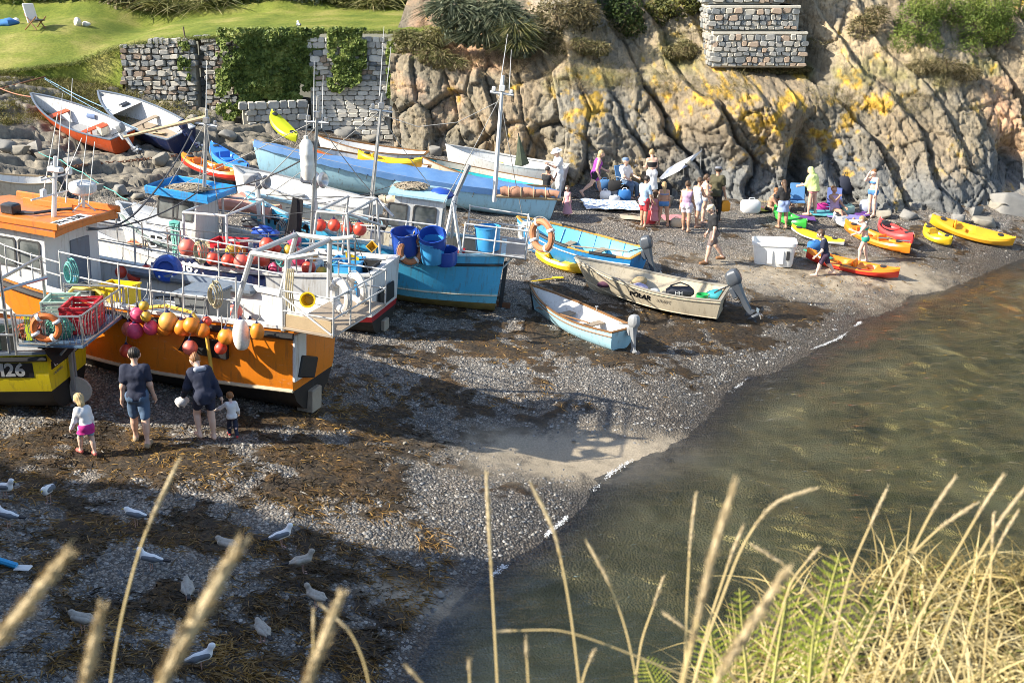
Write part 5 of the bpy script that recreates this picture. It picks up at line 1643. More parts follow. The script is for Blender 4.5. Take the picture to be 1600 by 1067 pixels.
rails(YB.root,[(.4,.98,1.2),(1.0,1.0,1.2),(1.5,1.0,1.2),(2.0,.98,1.2)],(.35,.78),.02,STEEL)
frame_posts(YB,[((.55,.9,1.2),(.55,.9,2.9)),((.9,.9,1.2),(.9,.9,2.3)),((.55,.9,2.3),(2.2,.9,2.2)),((.55,.9,2.3),(.1,.2,2.35)),((.55,-.6,1.2),(.55,-.6,2.5)),((.55,.9,2.5),(.55,-.6,2.5)),((.55,.9,2.9),(1.0,.4,2.7))],STEEL,.03)
p=YB.to_world(YB.hit(72,512,'y',1.06))
lifebuoy(p,.205,.055,LB_OR,'orange lifebuoy tied to the stern cage of the yellow boat',rot('Z',.1)@FACE)
def crate(name,label,p,d,mat,rz=0.0,group=None,th=.02):
 t=thing(name,label,'crate',tuple(p),rz,group)
 mb=MB()
 w_,l_,h_=d
 for s_ in(-1,1):
  for k in range(5):
   z=.03+h_*(k+.5)/5
   mb.box((0,s_*l_/2,z),(w_,th,h_/5*.72));mb.box((s_*w_/2,0,z),(th,l_,h_/5*.72))
  for q in(-1,1):
   mb.box((s_*(w_/2+.003),q*(l_/2+.003),h_/2+.02),(th*1.6,th*1.6,h_+.02))
 mb.box((0,0,.015),(w_,l_,.03))
 mb.build('body',mat,t,False)
 rm=MB()
 for s_ in(-1,1):
  rm.box((0,s_*l_/2,h_+.045),(w_+.05,th*2,.03));rm.box((s_*w_/2,0,h_+.047),(th*2,l_+.05,.03))
 rm.build('rim',mat,t,False)
 return t
crate('fish_crate','open bright red fish crate in the stern cage of the yellow boat',YB.to_world((-.42,.1,1.42)),(.5,.72,.42),PL_RED,.05)
crate('fish_crate','white and green fish crate beside the red one in the yellow boat cage',YB.to_world((.15,-.35,1.42)),(.5,.6,.36),M('pale_green_plastic',(.35,.5,.42),.5,.3),.1)
def net_heap(label,p,r,mats,seed,n=90,name='net_heap',h=.5):
 t=thing(name,label,'net',tuple(p),0)
 rr=random.Random(seed)
 core=MB();core.sphere((0,0,r[2]*.15),1,14,8,(r[0]*.9,r[1]*.9,r[2]*.8));core.build('net_body',mats[0],t)
 mb=MB()
 for k in range(n):
  a=rr.uniform(0,6.28);pts=[]
  for q in range(5):
   a+=rr.uniform(.2,.7);e=rr.uniform(.0,1.4)
   pts.append((r[0]*math.cos(a)*math.cos(e)*1.0,r[1]*math.sin(a)*math.cos(e)*1.0,r[2]*(math.sin(e)*1.0+.05)))
  mb.tube(pts,rr.uniform(.008,.014),4)
 mb.build('mesh_strands',mats[1],t)
 return t
NETG=M('green_net',(.03,.16,.11),.9,.5,20);NETG2=M('green_net_light',(.12,.34,.24),.9,.4,20)
NETR=M('red_net',(.24,.05,.03),.9,.5,20);NETR2=M('red_net_light',(.45,.12,.06),.9,.4,20)
NETB=M('brown_net',(.13,.10,.07),.9,.5,20);NETB2=M('brown_net_light',(.34,.28,.2),.9,.4,20)
NETT=M('teal_net',(.10,.36,.32),.9,.4,20);NETT2=M('teal_net_light',(.25,.56,.48),.9,.4,20)
net_heap('heap of green net in the stern cage of the yellow boat',YB.to_world((-.18,.55,1.48)),(.26,.26,.26),(NETG,NETG2),1)
net_heap('heap of red net behind the orange lifebuoy on the yellow boat',YB.to_world((.28,.55,1.45)),(.32,.3,.2),(NETR,NETR2),2)
fb=thing('marker_board','lime green marker board upright on the yellow boat','board',tuple(YB.to_world(YB.hit(44,512,'y',.85))),0)
MB().bbox((0,0,0),(.1,.03,.46),.01).build('board',M('lime_plastic',(.55,.65,.04),.5,.2),fb)
bin_on(YB,'storage_bin','dark green box on the deck of the yellow boat','bin',.98,.55,.85,.5,.5,.62,M('dark_green_plastic',(.02,.045,.04),.5,.3),1.05)
mt=thing('rubber_mat','black rubber sheet hanging over the stern of the yellow boat','mat',tuple(YB.to_world((-.06,0,1.2))),YB.root.rotation_euler.z)
mm=MB();mm.loft([[(-.02-.16*a**1.5,.95-1.6*k/8,.10-a*.26-.03*math.sin(k))for k in range(9)]for a in(0,.3,.6,1.0)],False)
mm.loft([[(.1-.12*a,.95-1.6*k/8,.125-.02*a)for k in range(9)]for a in(0,1.0)],False);mm.build('sheet',P_BLACK,mt)
# ---- boat FH691 behind the orange one
NB=Boat('fishing_boat','white and navy fishing boat with red boot stripe, registration FH691, behind the orange boat','fishing boat',7.6,2.5,1.55,bow=.6,stern=.10,tw=.70,rake=.4,srake=.10,sec=BARGE)
NB.place_ground(598,512,math.radians(14),math.radians(1.5),0,-.20)
NB.hull([('bottom',0,3,P_ANTI),('boot_stripe',3,4,P_RED),('topside',4,5,P_WHITE),('bulwark',5,6,P_WHITE)])
NB.liner(P_WHITE,.07,1.0,P_GREY,fl_name='deck')
NB.gunwale(P_WHITE,.16,.06,over=.03)
NB.keelbar(M('keel_iron',(.17,.10,.07)),.06,.12)
MB().bbox((.05,0,.2),(.3,.32,.44),.02).build('keel_block',M('chocks_wood',(.36,.31,.24)),NB.root)
x_=NB.hit(297,455,'y',NB.half(3.6,1.2)).x;z_=max(.85,NB.hit(297,430,'y',NB.half(3.6,1.2)).z)
nv=MB()
nv.loft([[(2.3+3.6*k/10,NB.half(2.3+3.6*k/10,z)+.008,z)for z in(.62,.9,1.2,1.45,1.56)]for k in range(11)],False)
nv.build('navy_side_panel',P_NAVY,NB.root,False)
zb_=NB.hit(300,419,'y',NB.half(3.6,1.2)+.05).z
MB().bbox((x_,NB.half(x_,1.3)+.05,zb_),(1.15,.03,.42),.01).build('number_board',P_NAVY,NB.root,False)
side_text(NB,'FH691',.34,x_,zb_,INKW,y=NB.half(x_,1.3)+.07,bold=.01)
ct=MB();ct.bbox((3.9,.1,1.62),(2.8,1.5,.12),.04);ct.build('tarpaulin',P_SLATE,NB.root)
frame_posts(NB,[((4.35,1.0,1.6),(4.35,.95,2.75)),((4.35,-.9,1.6),(4.35,-.9,2.75)),((4.35,.95,2.75),(4.35,-.9,2.75)),((3.3,1.0,1.6),(3.3,.95,2.75)),((3.3,-.9,1.6),(3.3,-.9,2.75)),((4.35,.95,2.75),(3.3,.95,2.75)),((4.35,-.9,2.75),(3.3,-.9,2.75)),((3.3,.95,2.75),(3.3,-.9,2.75)),((3.3,.95,2.2),(1.9,.95,2.25))],P_WHITE,.030)
frame_posts(NB,[((1.35,.95,1.6),(1.15,.9,3.0)),((.4,.95,1.6),(.45,.9,3.0)),((1.35,-.95,1.6),(1.15,-.9,3.0)),((.4,-.95,1.6),(.45,-.9,3.0)),((1.15,.9,3.0),(.45,.9,3.0)),((1.15,-.9,3.0),(.45,-.9,3.0)),((1.15,.9,3.0),(1.15,-.9,3.0)),((.45,.9,3.0),(.45,-.9,3.0)),((.45,.9,3.0),(-.1,.4,2.7)),((.45,-.9,3.0),(-.1,-.5,2.7))],RAILM,.032,'stern_gantry')
ma=mast(NB,484,430,497,150,.2,.05,.035,STEEL,True,'mast',[(490,200,491,96),(503,200,505,118)])
rails(NB.root,[gpt(NB,x,1)for x in(3.0,2.3,1.6,.9,.3)],(.34,.68),.02,STEEL)
rails(NB.root,[gpt(NB,x,-1)for x in(5.5,4.5,3.5,2.5,1.5,.5)],(.34,.68),.02,STEEL)
rails(NB.root,[gpt(NB,x,1)for x in(6.2,5.4,4.7,4.35)],(.34,.68),.02,STEEL)
cw=MB();cw.bbox((2.0,.1,1.3),(.9,.9,.6),.04);cw.build('engine_casing',P_WHITE,NB.root)
cn=MB();cn.bbox((2.62,.5,1.68),(.55,.06,1.0),.02);cn.build('hatch_board',P_NAVY,NB.root)
text_mesh('St Mawes',.16,INKG,'boat_name',NB.root,Matrix(((-1,0,0,2.62),(0,0,1,.54),(0,1,0,1.85),(0,0,0,1))),.002,0,shear=.2)
fd=MB();fd.bbox((-.14,.1,1.05),(.05,.9,.4),.02,rot('X',.0));fd.build('rubber_flap',P_BLACK,NB.root)
stay(NB,[ma[1]-Vector((0,0,.5)),(6.6,0,2.4)]);stay(NB,[ma[1]-Vector((0,0,.6)),(3.3,.9,2.75)]);stay(NB,[ma[1]-Vector((0,0,.6)),(.45,-.9,3.0)])
fl=thing('fender','long white ribbed fender hanging beside the tall mast in the middle of the fleet','fender',tuple(NB.to_world(NB.hit(480,250,'y',.35))),0,'fenders on the boats')
MB().lathe([(.02,-.46),(.10,-.44),(.15,-.34),(.155,-.12),(.16,-.10),(.155,-.08),(.155,.10),(.16,.12),(.155,.14),(.15,.32),(.10,.42),(.05,.46),(.05,.52),(.01,.53)],18).build('body',BU_WHT,fl)
MB().tube([(0,0,.5),(.04,0,.85),(.10,0,1.2)],.012,5).build('rope',ROPEG,fl)
_far=[(190,425,10,BU_RED,'left one of three red buoys on the rail behind the orange boat hose'),(210,431,11,BU_RED,'middle and lowest of three red buoys on the rail behind the orange boat hose'),(229,424,10.5,BU_RED,'right one of three red buoys on the rail, touching the big blue float')]
hang(OB,-1.05,_far)
_red=[(293,387,14,BU_SALMON,'large pinkish red buoy under the teal net'),(315,393,11,BU_SALMON,'pale red buoy behind the white gantry post'),(333,404,11,BU_RED,'red buoy just right of the white gantry post'),(356,407,10.5,BU_RED,'small red buoy in the middle of the red row'),(377,409,12,BU_SALMON,'salmon red buoy in the middle of the red row, lowest'),(398,402,11.5,BU_SALMON,'red buoy left of the grey instrument box'),(411,406,11,BU_RED,'deep red buoy half hidden by the grey instrument box',.4,-.1),
  (417,383,12,BU_RED,'red buoy above the row, left of the black flag'),(432,388,9,BU_RED,'red buoy behind the foot of the black flag',.4,-.15),(460,375,11,BU_PINK,'pink translucent looking buoy right of the black flag',.4,-.3),(452,391,9,BU_GOLD,'amber float right of the black flag',.4,-.2),(430,420,11,BU_PINK,'crimson buoy low behind the gantry',.4,-.5),(362,392,10,BU_GOLD,'amber buoy lying behind the red row',.4,-.3)]
hang(NB,NB.half(3,1.5)+.08,_red)
_row=[(500,352,10,BU_RED,'first red buoy from the left of the four in front of the blue hull'),(522,352,10,BU_RED,'second red buoy from the left of the four in front of the blue hull'),(543,356,10,BU_RED,'third red buoy from the left of the four in front of the blue hull'),(562,358,11,BU_RED,'rightmost red buoy of the four in front of the blue hull')]
hang(NB,-1.05,[(u,v,r_,m_,l_,1.0)for(u,v,r_,m_,l_)in _row])
p=OB.to_world(OB.hit(262,420,'y',-1.0))
t=thing('mooring_float','big navy blue mooring float on the rail above the number 691','float',tuple(p),0)
MB().lathe([(.02,-.16),(.20,-.15),(.28,-.06),(.29,.04),(.24,.14),(.17,.16),(.15,.10),(.02,.10)],24,(0,0,0),rot('X',math.pi/2.2)).build('body',PL_BLUE,t)
kn=MB();kn.sphere((-.13,-.16,-.12),.03,8,6);kn.sphere((.13,-.16,-.12),.03,8,6);kn.build('stud',PL_WHITE,t)
def teal_net(B,u0,v0,u1,v1,yl,label):
 a,b=B.hit(u0,v0,'y',yl),B.hit(u1,v1,'y',yl)
 p=B.to_world(((a.x+b.x)/2,yl,a.z))
 t=thing('hung_net',label,'net',tuple(p),B.root.rotation_euler.z)
 w_=abs(a.x-b.x);h_=a.z-b.z
 rr=random.Random(4)
 mb=MB()
 for k in range(46):
  x=rr.uniform(-.5,.5)*w_;x1=x*.6+rr.uniform(-.05,.05)
  mb.tube([(x,rr.uniform(-.06,.06),0),(x*.9+rr.uniform(-.04,.04),rr.uniform(-.06,.08),-h_*.4),(x1,rr.uniform(-.05,.05),-h_*rr.uniform(.75,1.05))],.013,4)
 mb.build('strands',NETT2,t)
 MB().tube([(-w_*.55,0,.02),(0,.0,.05),(w_*.55,0,.02)],.05,6).build('bundle',NETT,t)
teal_net(NB,266,350,283,400,1.05,'teal net hanging in strands from the white gantry')
fg=thing('marker_flag','black dan buoy flag leaning upright among the red buoys','flag',tuple(NB.to_world(NB.hit(440,385,'y',.6))),0)
a,b=NB.hit(440,385,'y',.6),NB.hit(458,308,'y',.6)
o_=NB.to_world(a);q_=NB.to_world(b)-o_
MB().tube([(0,0,-.3),tuple(q_)],.015,6).build('pole',DARKM,fg)
ff=MB();ff.loft([[tuple(q_*f+Vector((dx*(1-.45*f)*(f>.02),.05*math.sin(3*dx+2*f),-.12*dx)))for dx in(0,.14,.28,.40)]for f in(.98,.7,.4,.1)],False)
ff.loft([[tuple(q_*f+Vector((dx*(1-.45*f),.03+.05*math.sin(3*dx+2*f),-.12*dx)))for dx in(.40,.28,.14,0)]for f in(.98,.7,.4,.1)],False)
ff.build('cloth',M('black_flag_cloth',(.012,.012,.015),.7,.2,6),fg)
ib=thing('instrument_box','grey white instrument box on the rail beside the black flag','box',tuple(NB.to_world(NB.hit(431,400,'y',1.05))),NB.root.rotation_euler.z-.35)
MB().bbox((0,0,0),(.26,.12,.3),.02).build('case',PL_WHITE,ib);MB().bbox((0,.065,0),(.2,.02,.22),.01).build('screen',P_SLATE,ib)
MB().tube([(0,-.02,-.15),(.0,-.05,-.5)],.02,6).build('bracket',STEEL,ib)
for(u,v,lab,mt,wx)in[(415,365,'blue inflatable jacket bundle on the boat behind the red buoys',PL_BLUE,.62),(395,352,'dark coiled hose bundle beside the blue bundle',ENGD,.45)]:
 t=thing('gear_bundle',lab,'bundle',tuple(NB.to_world(NB.hit(u,v,'y',.1))),NB.root.rotation_euler.z)
 mb=MB()
 for k in range(3):
  mb.torus((.08*k-.08,0,.05*k),wx*.36,.05,16,6,rot('X',.3*k),sc=(1,.6,1))
 mb.bbox((0,0,.02),(wx,.28,.12),.05)
 mb.build('roll',mt,t)
yb_=thing('marker_flag','small yellow flag on a thin pole over the stern boxes','flag',tuple(NB.to_world(NB.hit(543,395,'y',.2))),0,None)
ya=MB();ya.tube([(0,0,-.8),(.0,0,.4)],.01,5);ya.build('pole',STEEL,yb_)
ya=MB();ya.loft([[(.0+dx*.25-.05,.02+.02*math.sin(dx*9),.02-k*.10-dx*.12)for dx in(0,.4,.8,1.2)]for k in(0,1,2)],False);ya.loft([[(.0+dx*.25-.05,.035+.02*math.sin(dx*9),.02-k*.10-dx*.12)for dx in(1.2,.8,.4,0)]for k in(0,1,2)],False)
ya.build('cloth',PL_YEL,yb_)
bin_on(NB,'storage_bin','blue bin on the stern deck behind the yellow flag','bin',.95,-.3,1.05,.6,.5,.6,PL_LB,1.1)
bin_on(NB,'fish_box','red fish box on the boat behind the big blue float','box',3.6,.3,1.72,.7,.45,.3,PL_RED,1.05)
bin_on(NB,'storage_bin','black bin on the stern of the boat behind the orange one','bin',.35,.3,1.05,.6,.5,.7,P_BLACK,1.1)
bin_on(NB,'fish_box','pale blue fish box in the stern of the boat behind the orange one','box',.5,.75,1.05,.5,.4,.8,PL_LB,1.05)
gold=thing('gas_lamp','yellow square funnel on the stern gantry post','funnel',tuple(NB.to_world(NB.hit(582,388,'y',.9))),0)
MB().lathe([(.02,-.1),(.06,-.08),(.14,.12),(.12,.12),(.05,-.06)],4,(0,0,0),rot('X',1.0)).build('body',BU_GOLD,gold)
# ---- white cabin boat with the blue roof
_b,_s=P(187,318,1.55),P(392,384,1.2)
CBt=Boat('cabin_boat','white cabin boat with bright blue roof edge and a small black flag with white cross','boat',fitL(_b,_s,.4),2.2,1.25,bow=.45,stern=.0,tw=.72,rake=.4,srake=.05,sec=ROUND)
CBt.place(_b,_s)
CBt.hull([('bottom',0,3,P_WHITE),('topside',3,6,P_WHITE)])
CBt.strake(.95,.05,M('grey_green_fender',(.12,.16,.15),.6,.3),'rubber_fender')
CBt.liner(P_WHITE,.06,.75,P_WHITE,fl_name='deck')
CBt.gunwale(P_WHITE,.12,.05)
CBt.keelbar(P_WHITE,.25,.1)
L0=CBt.L
wx1,wx0=CBt.hit(238,312,'y',.6).x,CBt.hit(306,318,'y',.6).x
c2,r2=wheelhouse(CBt,wx0,wx1,.62,.75,2.26,P_WHITE,P_MBLUE,over=(.35,.12,.08),rth=.05,windows=[(wx1-.36,1.95,.46,.42),(wx0+.36,1.95,.46,.40)],fwd=[(.0,1.95,.8,.40,GLASS_DARK)],taper=.12,crown=.02)
lp_=MB()
xm_=(wx0+wx1)/2
for y in(-1,1):
 lp_.bbox((xm_-.1,y*.68,2.37),(wx1-wx0+.5,.05,.15),.02)
lp_.bbox((wx1+.1,0,2.38),(.05,1.36,.16),.02);lp_.bbox((wx0-.33,0,2.34),(.05,1.36,.1),.02)
lp_.build('roof_lip',P_MBLUE,r2)
fdk=MB();fdk.loft([[(x,CBt.w(min(.99,x/L0))*1.1*q*.93,CBt.sheer(x/L0)+.02+.1*(1-q*q))for q in(-1,-.5,0,.5,1)]for x in(L0-1.4,L0-.9,L0-.4,L0-.05)],False)
fdk.build('foredeck',P_WHITE,CBt.root)
xf=CBt.hit(250,348,'y',.9)
fp=MB();fp.bbox((xf.x,CBt.half(xf.x,min(1.2,xf.z))+.03,min(1.28,xf.z)),(.30,.012,.24),.003);fpo=fp.build('flag_panel',INK,CBt.root,False)
cr=MB();cr.box((xf.x,CBt.half(xf.x,min(1.2,xf.z))+.04,min(1.28,xf.z)),(.30,.008,.05));cr.box((xf.x,CBt.half(xf.x,min(1.2,xf.z))+.041,min(1.28,xf.z)),(.05,.008,.24));cr.build('white_cross',INKW,fpo,False)
net_heap('brown and white rope and net heap on the blue edged cabin roof',CBt.to_world((xm_,0,2.32)),(.6,.42,.13),(NETB,NETB2),6,70)
mc=mast(CBt,318,330,323,172,0,.05,.04,STEEL,True,'mast',[(322,178,323,95)])
for tx in(L0-.6,.4,1.2):
 stay(CBt,[mc[1]-Vector((0,0,.25)),(tx,.5,1.4)])
MB().tube([mc[0]+Vector((0,0,2.2)),mc[0]+Vector((1.9,.3,1.5))],[.05,.03],8).build('boom',PALEWOOD,CBt.root)
tp=thing('furled_sail','folded pinkish red sail cloth on the white cabin boat','sail',tuple(P(385,322,1.75)),-.3)
mb=MB()
for k in range(5):
 mb.tube([(-.85+.1*k,.1*k-.2,.0),(-.3,.12*k-.2,.05+.02*k),(.3,.1*k-.25,-.02*k),(.8,.12*k-.25,-.1)],[.13,.16,.1,.15],8)
mb.build('cloth',M('tan_sail_pink',(.52,.25,.19),.85,.4,5,(.38,.18,.14)),tp);MB().tube([(-.9,.0,.06),(.0,.05,.12),(.9,.0,.06)],.015,5).build('rope',ROPEY,tp)
# ---- sky blue fishing boat FH414
_b,_s=P(390,303,2.05),P(790,388,1.5)
BB=Boat('fishing_boat','sky blue fishing boat FH 414 with white wheelhouse, blue drums and two lifebuoys astern','fishing boat',fitL(_b,_s,.5),2.5,1.50,bow=.62,stern=.12,tw=.66,rake=.5,srake=.08,sec=ROUND)
BB.place(_b,_s)
BB.hull([('bottom',0,3,M('weedy_bottom',(.40,.31,.10),.75,.7,4,(.09,.075,.04))),('lower_side',3,4,P_CYAN),('topside',4,6,P_BLUE)])
BB.strake(.86,.035,P_BLACK,'rubber_fender');BB.strake(.36,.02,P_CREAM,'waterline_rail')
BB.liner(P_CREAM,.06,.85,P_GREY,fl_name='deck')
BB.gunwale(P_LBLUE,.12,.05,over=.02)
BB.keelbar(M('weedy_bottom',(.30,.235,.09)),.12,.1,.85,.2)
x_=BB.hit(450,352,'y',BB.half(5,1.4)).x
side_text(BB,'FH 414',.38,x_,1.66,INK,bold=.008,gap=.014)
x0_=BB.hit(690,345,'y',.75).x;x1_=BB.hit(612,330,'y',.75).x
c3,r3=wheelhouse(BB,x0_,x1_,.74,.85,2.72,P_WHITE,P_LBLUE,over=(.06,.12,.06),rth=.05,windows=[(x0_+.42,2.25,.50,.52),(x0_+1.08,2.25,.42,.5)],aft=[(.32,2.2,.26,.52,GLASS_DARK),(-.2,1.7,.5,1.3,P_GREY)])
dm=MB();dm.sphere((x0_+.1,.1,2.78),.2,14,8,(1.5,1.3,.7));dm.build('roof_hatch',PL_BLUE,r3)
net_heap('grey brown net heap on the wheelhouse roof of the sky blue boat',BB.to_world((x0_+.9,0,2.8)),(.5,.45,.12),(NETB,NETB2),8,60)
m1=mast(BB,578,335,598,146,.1,.055,.035,STEEL,True,'mast',[(593,150,600,42),(603,146,611,74)])
m2=mast(BB,772,315,786,118,.1,.06,.04,P_WHITE,True,'mizzen_mast',[(779,150,793,54),(795,150,799,78)])
MB().tube([BB.hit(712,305,'y',.3),BB.hit(733,258,'y',.3)],.06,8).build('exhaust_pipe',P_GREY,BB.root)
frame_posts(BB,[((x0_-.12,.8,1.5),(x0_-.22,.8,2.75)),((x0_-.55,.85,1.55),(x0_-.22,.8,2.75)),((x0_-.22,-.8,1.5),(x0_-.22,-.8,2.75)),((x0_-.22,.8,2.75),(x0_-.22,-.8,2.75))],P_WHITE,.042)
rails(BB.root,[(-.55,.95,1.65),(.2,1.0,1.65),(.95,1.05,1.65)],(.02,.35,.68),.02,P_WHITE)
rails(BB.root,[(-.55,.95,1.65),(-.6,0,1.65),(-.55,-.95,1.65),(.95,-1.05,1.65)],(.02,.35,.68),.02,P_WHITE)
rails(BB.root,[(x0_+.1,1.1,1.55),(x0_+.8,1.14,1.55),(x0_+1.6,1.16,1.55),(x0_+2.3,1.12,1.6)],(.35,.66),.02,P_WHITE)
pl_=MB();pl_.bbox((-.2,0,1.64),(.8,1.9,.04),.01);pl_.build('stern_platform',P_GREY,BB.root)
rg=MB();rg.bbox((-.14,0,.55),(.10,.07,1.5),.02);rg.build('rudder_stock',DARKM,BB.root)
rg=MB();rg.bbox((-.22,0,.02),(.34,.05,.44),.02);rg.build('rudder',RUSTY,BB.root)
MB().tube([(.0,.75,1.2),(-.35,.55,1.66)],.022,6).build('brace',P_WHITE,BB.root)
stay(BB,[m1[1]-Vector((0,0,.4)),(BB.L,0,2.1)]);stay(BB,[m1[1]-Vector((0,0,.5)),m2[1]-Vector((0,0,.6))],sag=.4);stay(BB,[m2[1]-Vector((0,0,.5)),(x0_,.9,2.7)]);stay(BB,[m2[1]-Vector((0,0,.5)),(-.4,-.9,2.3)]);stay(BB,[m1[1]-Vector((0,0,.5)),(x1_+.5,.9,1.7)]);stay(BB,[m1[1]-Vector((0,0,.5)),(x0_+.4,-.8,2.7)])
bm_=MB();bm_.tube([BB.hit(775,306,'y',.1),BB.hit(878,312,'y',.1)],[.05,.035],8);bm_.build('boom',PALEWOOD,BB.root)
bm_=MB();bm_.tube([BB.hit(590,318,'y',.1),BB.hit(664,321,'y',.1)],.04,8);bm_.build('boom',P_WHITE,BB.root)
def furled(B,u0,v0,u1,v1,yl,r,mat,label):
 a,b=B.hit(u0,v0,'y',yl),B.hit(u1,v1,'y',yl)
 t=thing('furled_sail',label,'sail',tuple(B.to_world(a)),0,'furled sails')
 d=B.to_world(b)-B.to_world(a)
 n=14
 mb=MB()
 mb.tube([d*(k/n)+Vector((0,.02*math.sin(k*1.3),.02*math.sin(k*2.1)))for k in range(n+1)],[r*(.65+.35*math.sin(math.pi*min(1,k/n*1.4+.1))+.08*math.sin(k*2.3))for k in range(n+1)],10)
 mb.build('cloth',mat,t)
 for k in(2,5,8,11):
  bb=MB();bb.torus(tuple(d*(k/n)),r*1.0,.012,12,5,rot('Y',math.pi/2));bb.build('tie',ROPEY,t)
furled(BB,782,299,872,303,.1,.13,M('tan_sail',(.42,.21,.13),.85,.4,6,(.28,.15,.10)),'brown furled sail on the boom over the stern of the sky blue boat')
furled(BB,592,311,662,313,.1,.10,M('cream_sail',(.60,.50,.38),.85,.3,6),'cream furled sail on the short boom left of the white wheelhouse')
yl=BB.half(3,1.5)+.28
pb=BB.to_world(BB.hit(676,408,'y',yl))
drum('drum','pale blue plastic drum slung on the side of the sky blue boat','drum',pb,.27,.55,PL_LB,Matrix.Rotation(.25,3,'X').to_euler())
pb=BB.to_world(BB.hit(677,388,'y',yl+.02))
drum('drum','dark blue open drum stacked on the pale blue one, mouth towards the viewer','drum',pb,.29,.42,PL_BLUE,Matrix.Rotation(.45,3,'X').to_euler())
pb=BB.to_world(BB.hit(634,395,'y',yl-.12))
drum('drum','dark blue drum behind the faded lifebuoy','drum',pb,.30,.55,PL_BLUE,Matrix.Rotation(.2,3,'X').to_euler())
pb=BB.to_world(BB.hit(697,412,'y',yl-.1))
drum('drum','dark blue tub half hidden behind the slung drums','drum',pb,.26,.36,PL_BLUE,Matrix.Rotation(.15,3,'X').to_euler())
pb=BB.to_world((.35,.55,1.66))
drum('drum','light blue drum standing inside the stern rail of the sky blue boat','drum',pb,.29,.58,PL_LB)
lifebuoy(BB.to_world(BB.hit(642,392,'y',yl+.1)),.27,.075,LB_OLD,'faded orange lifebuoy with rope on the blue drums',rot('Z',.5)@FACE)
lifebuoy(BB.to_world(BB.hit(826,368,'x',-.66)),.31,.07,LB_WHT,'white lifebuoy at the stern rail of the sky blue boat',rot('Z',-.85)@FACE)
lifebuoy(BB.to_world(BB.hit(847,368,'x',-.75)),.29,.07,LB_OLD,'rust orange lifebuoy right of the white one at the stern rail',rot('Z',-.85)@FACE)
bin_on(BB,'fish_box','small red bucket on the deck beside the wheelhouse of the sky blue boat','bucket',x0_-.55,.7,1.3,.22,.22,.28,PL_RED,1.15)
bin_on(BB,'storage_bin','orange box behind the stern rail of the sky blue boat','box',.3,-.5,1.68,.3,.3,.32,BU_ORG,1.05)
for(u,v,mt,lab,rr)in[(410,285,P_GREY,'grey net hauler with round drum on the boat left of the tall mast',.17),(499,282,ALLOY,'grey net hauler drum beside the white ribbed fender',.2)]:
 t=thing('net_hauler',lab,'winch',tuple(BB.to_world(BB.hit(u,v,'y',.6))),-.4)
 MB().lathe([(.02,-.18),(rr*.7,-.18),(rr,-.08),(rr*.6,0),(rr,.10),(rr*.8,.16),(rr*.5,.14),(.02,.06)],18,(0,0,0),rot('Y',math.pi/2.1)).build('drum',mt,t)
 MB().bbox((-.28,0,.06),(.36,.3,.3),.05).build('motor',mt,t)
 MB().tube([(-.15,0,-.1),(-.15,0,-.9)],.06,8).build('pedestal',P_WHITE,t)
wd_=MB()
wt=thing('winch','dark winch with coiled hose in front of the white wheelhouse','winch',tuple(BB.to_world((x1_+.35,.5,1.9))),0)
wd_.torus((0,0,0),.2,.05,18,6,FACE);wd_.torus((.05,.1,.02),.17,.05,18,6,FACE);wd_.tube([(0,-.15,0),(0,.2,0)],.09,10);wd_.build('drum',DARKM,wt)
MB().bbox((0,0,-.3),(.3,.3,.4),.03).build('pedestal',P_GREY,wt)
# ---- working clutter on the decks
for k,(x,y,z,r_,m_,lab)in enumerate([(1.55,.55,1.62,.16,BU_RED,'red buoy lying on the engine casing behind the gantry'),(1.9,.3,1.72,.15,BU_PINK,'pink buoy lying on the engine casing behind the gantry'),(2.25,.45,1.72,.15,BU_RED,'red buoy at the front of the engine casing'),(1.75,-.1,1.72,.14,BU_ORG,'orange buoy lying far side of the engine casing'),(2.2,-.2,1.72,.15,BU_SALMON,'salmon buoy far side of the engine casing'),(1.15,.75,1.6,.13,BU_GOLD,'gold float in the stern corner of the FH691 boat'),(2.95,.2,1.75,.16,BU_RED,'red buoy lying beside the navy hatch board'),(3.25,.5,1.85,.15,BU_ORG,'orange buoy on the tarpaulin edge beside the hatch board'),(4.6,.5,1.82,.15,BU_RED,'red buoy on the tarpaulin below the teal net')]):
 buoy(NB.to_world((x,y,z)),r_,m_,lab,None,'loose buoys on the decks')
for k,(x,y,z,r_,m_,lab)in enumerate([(2.3,-.35,1.35,.16,BU_RED,'red buoy lying on the far side of the orange boat deck'),(2.05,-.7,1.4,.15,BU_SALMON,'salmon buoy against the far bulwark of the orange boat'),(1.4,-.2,1.35,.15,BU_ORG,'orange buoy on the aft deck of the orange boat')]):
 buoy(OB.to_world((x,y,z)),r_,m_,lab,None,'loose buoys on the decks')
bl_=MB();bl_.bbox((3.2,-.98,1.78),(2.9,.24,.22),.08);bl_.build('tarpaulin',P_SLATE,OB.root)
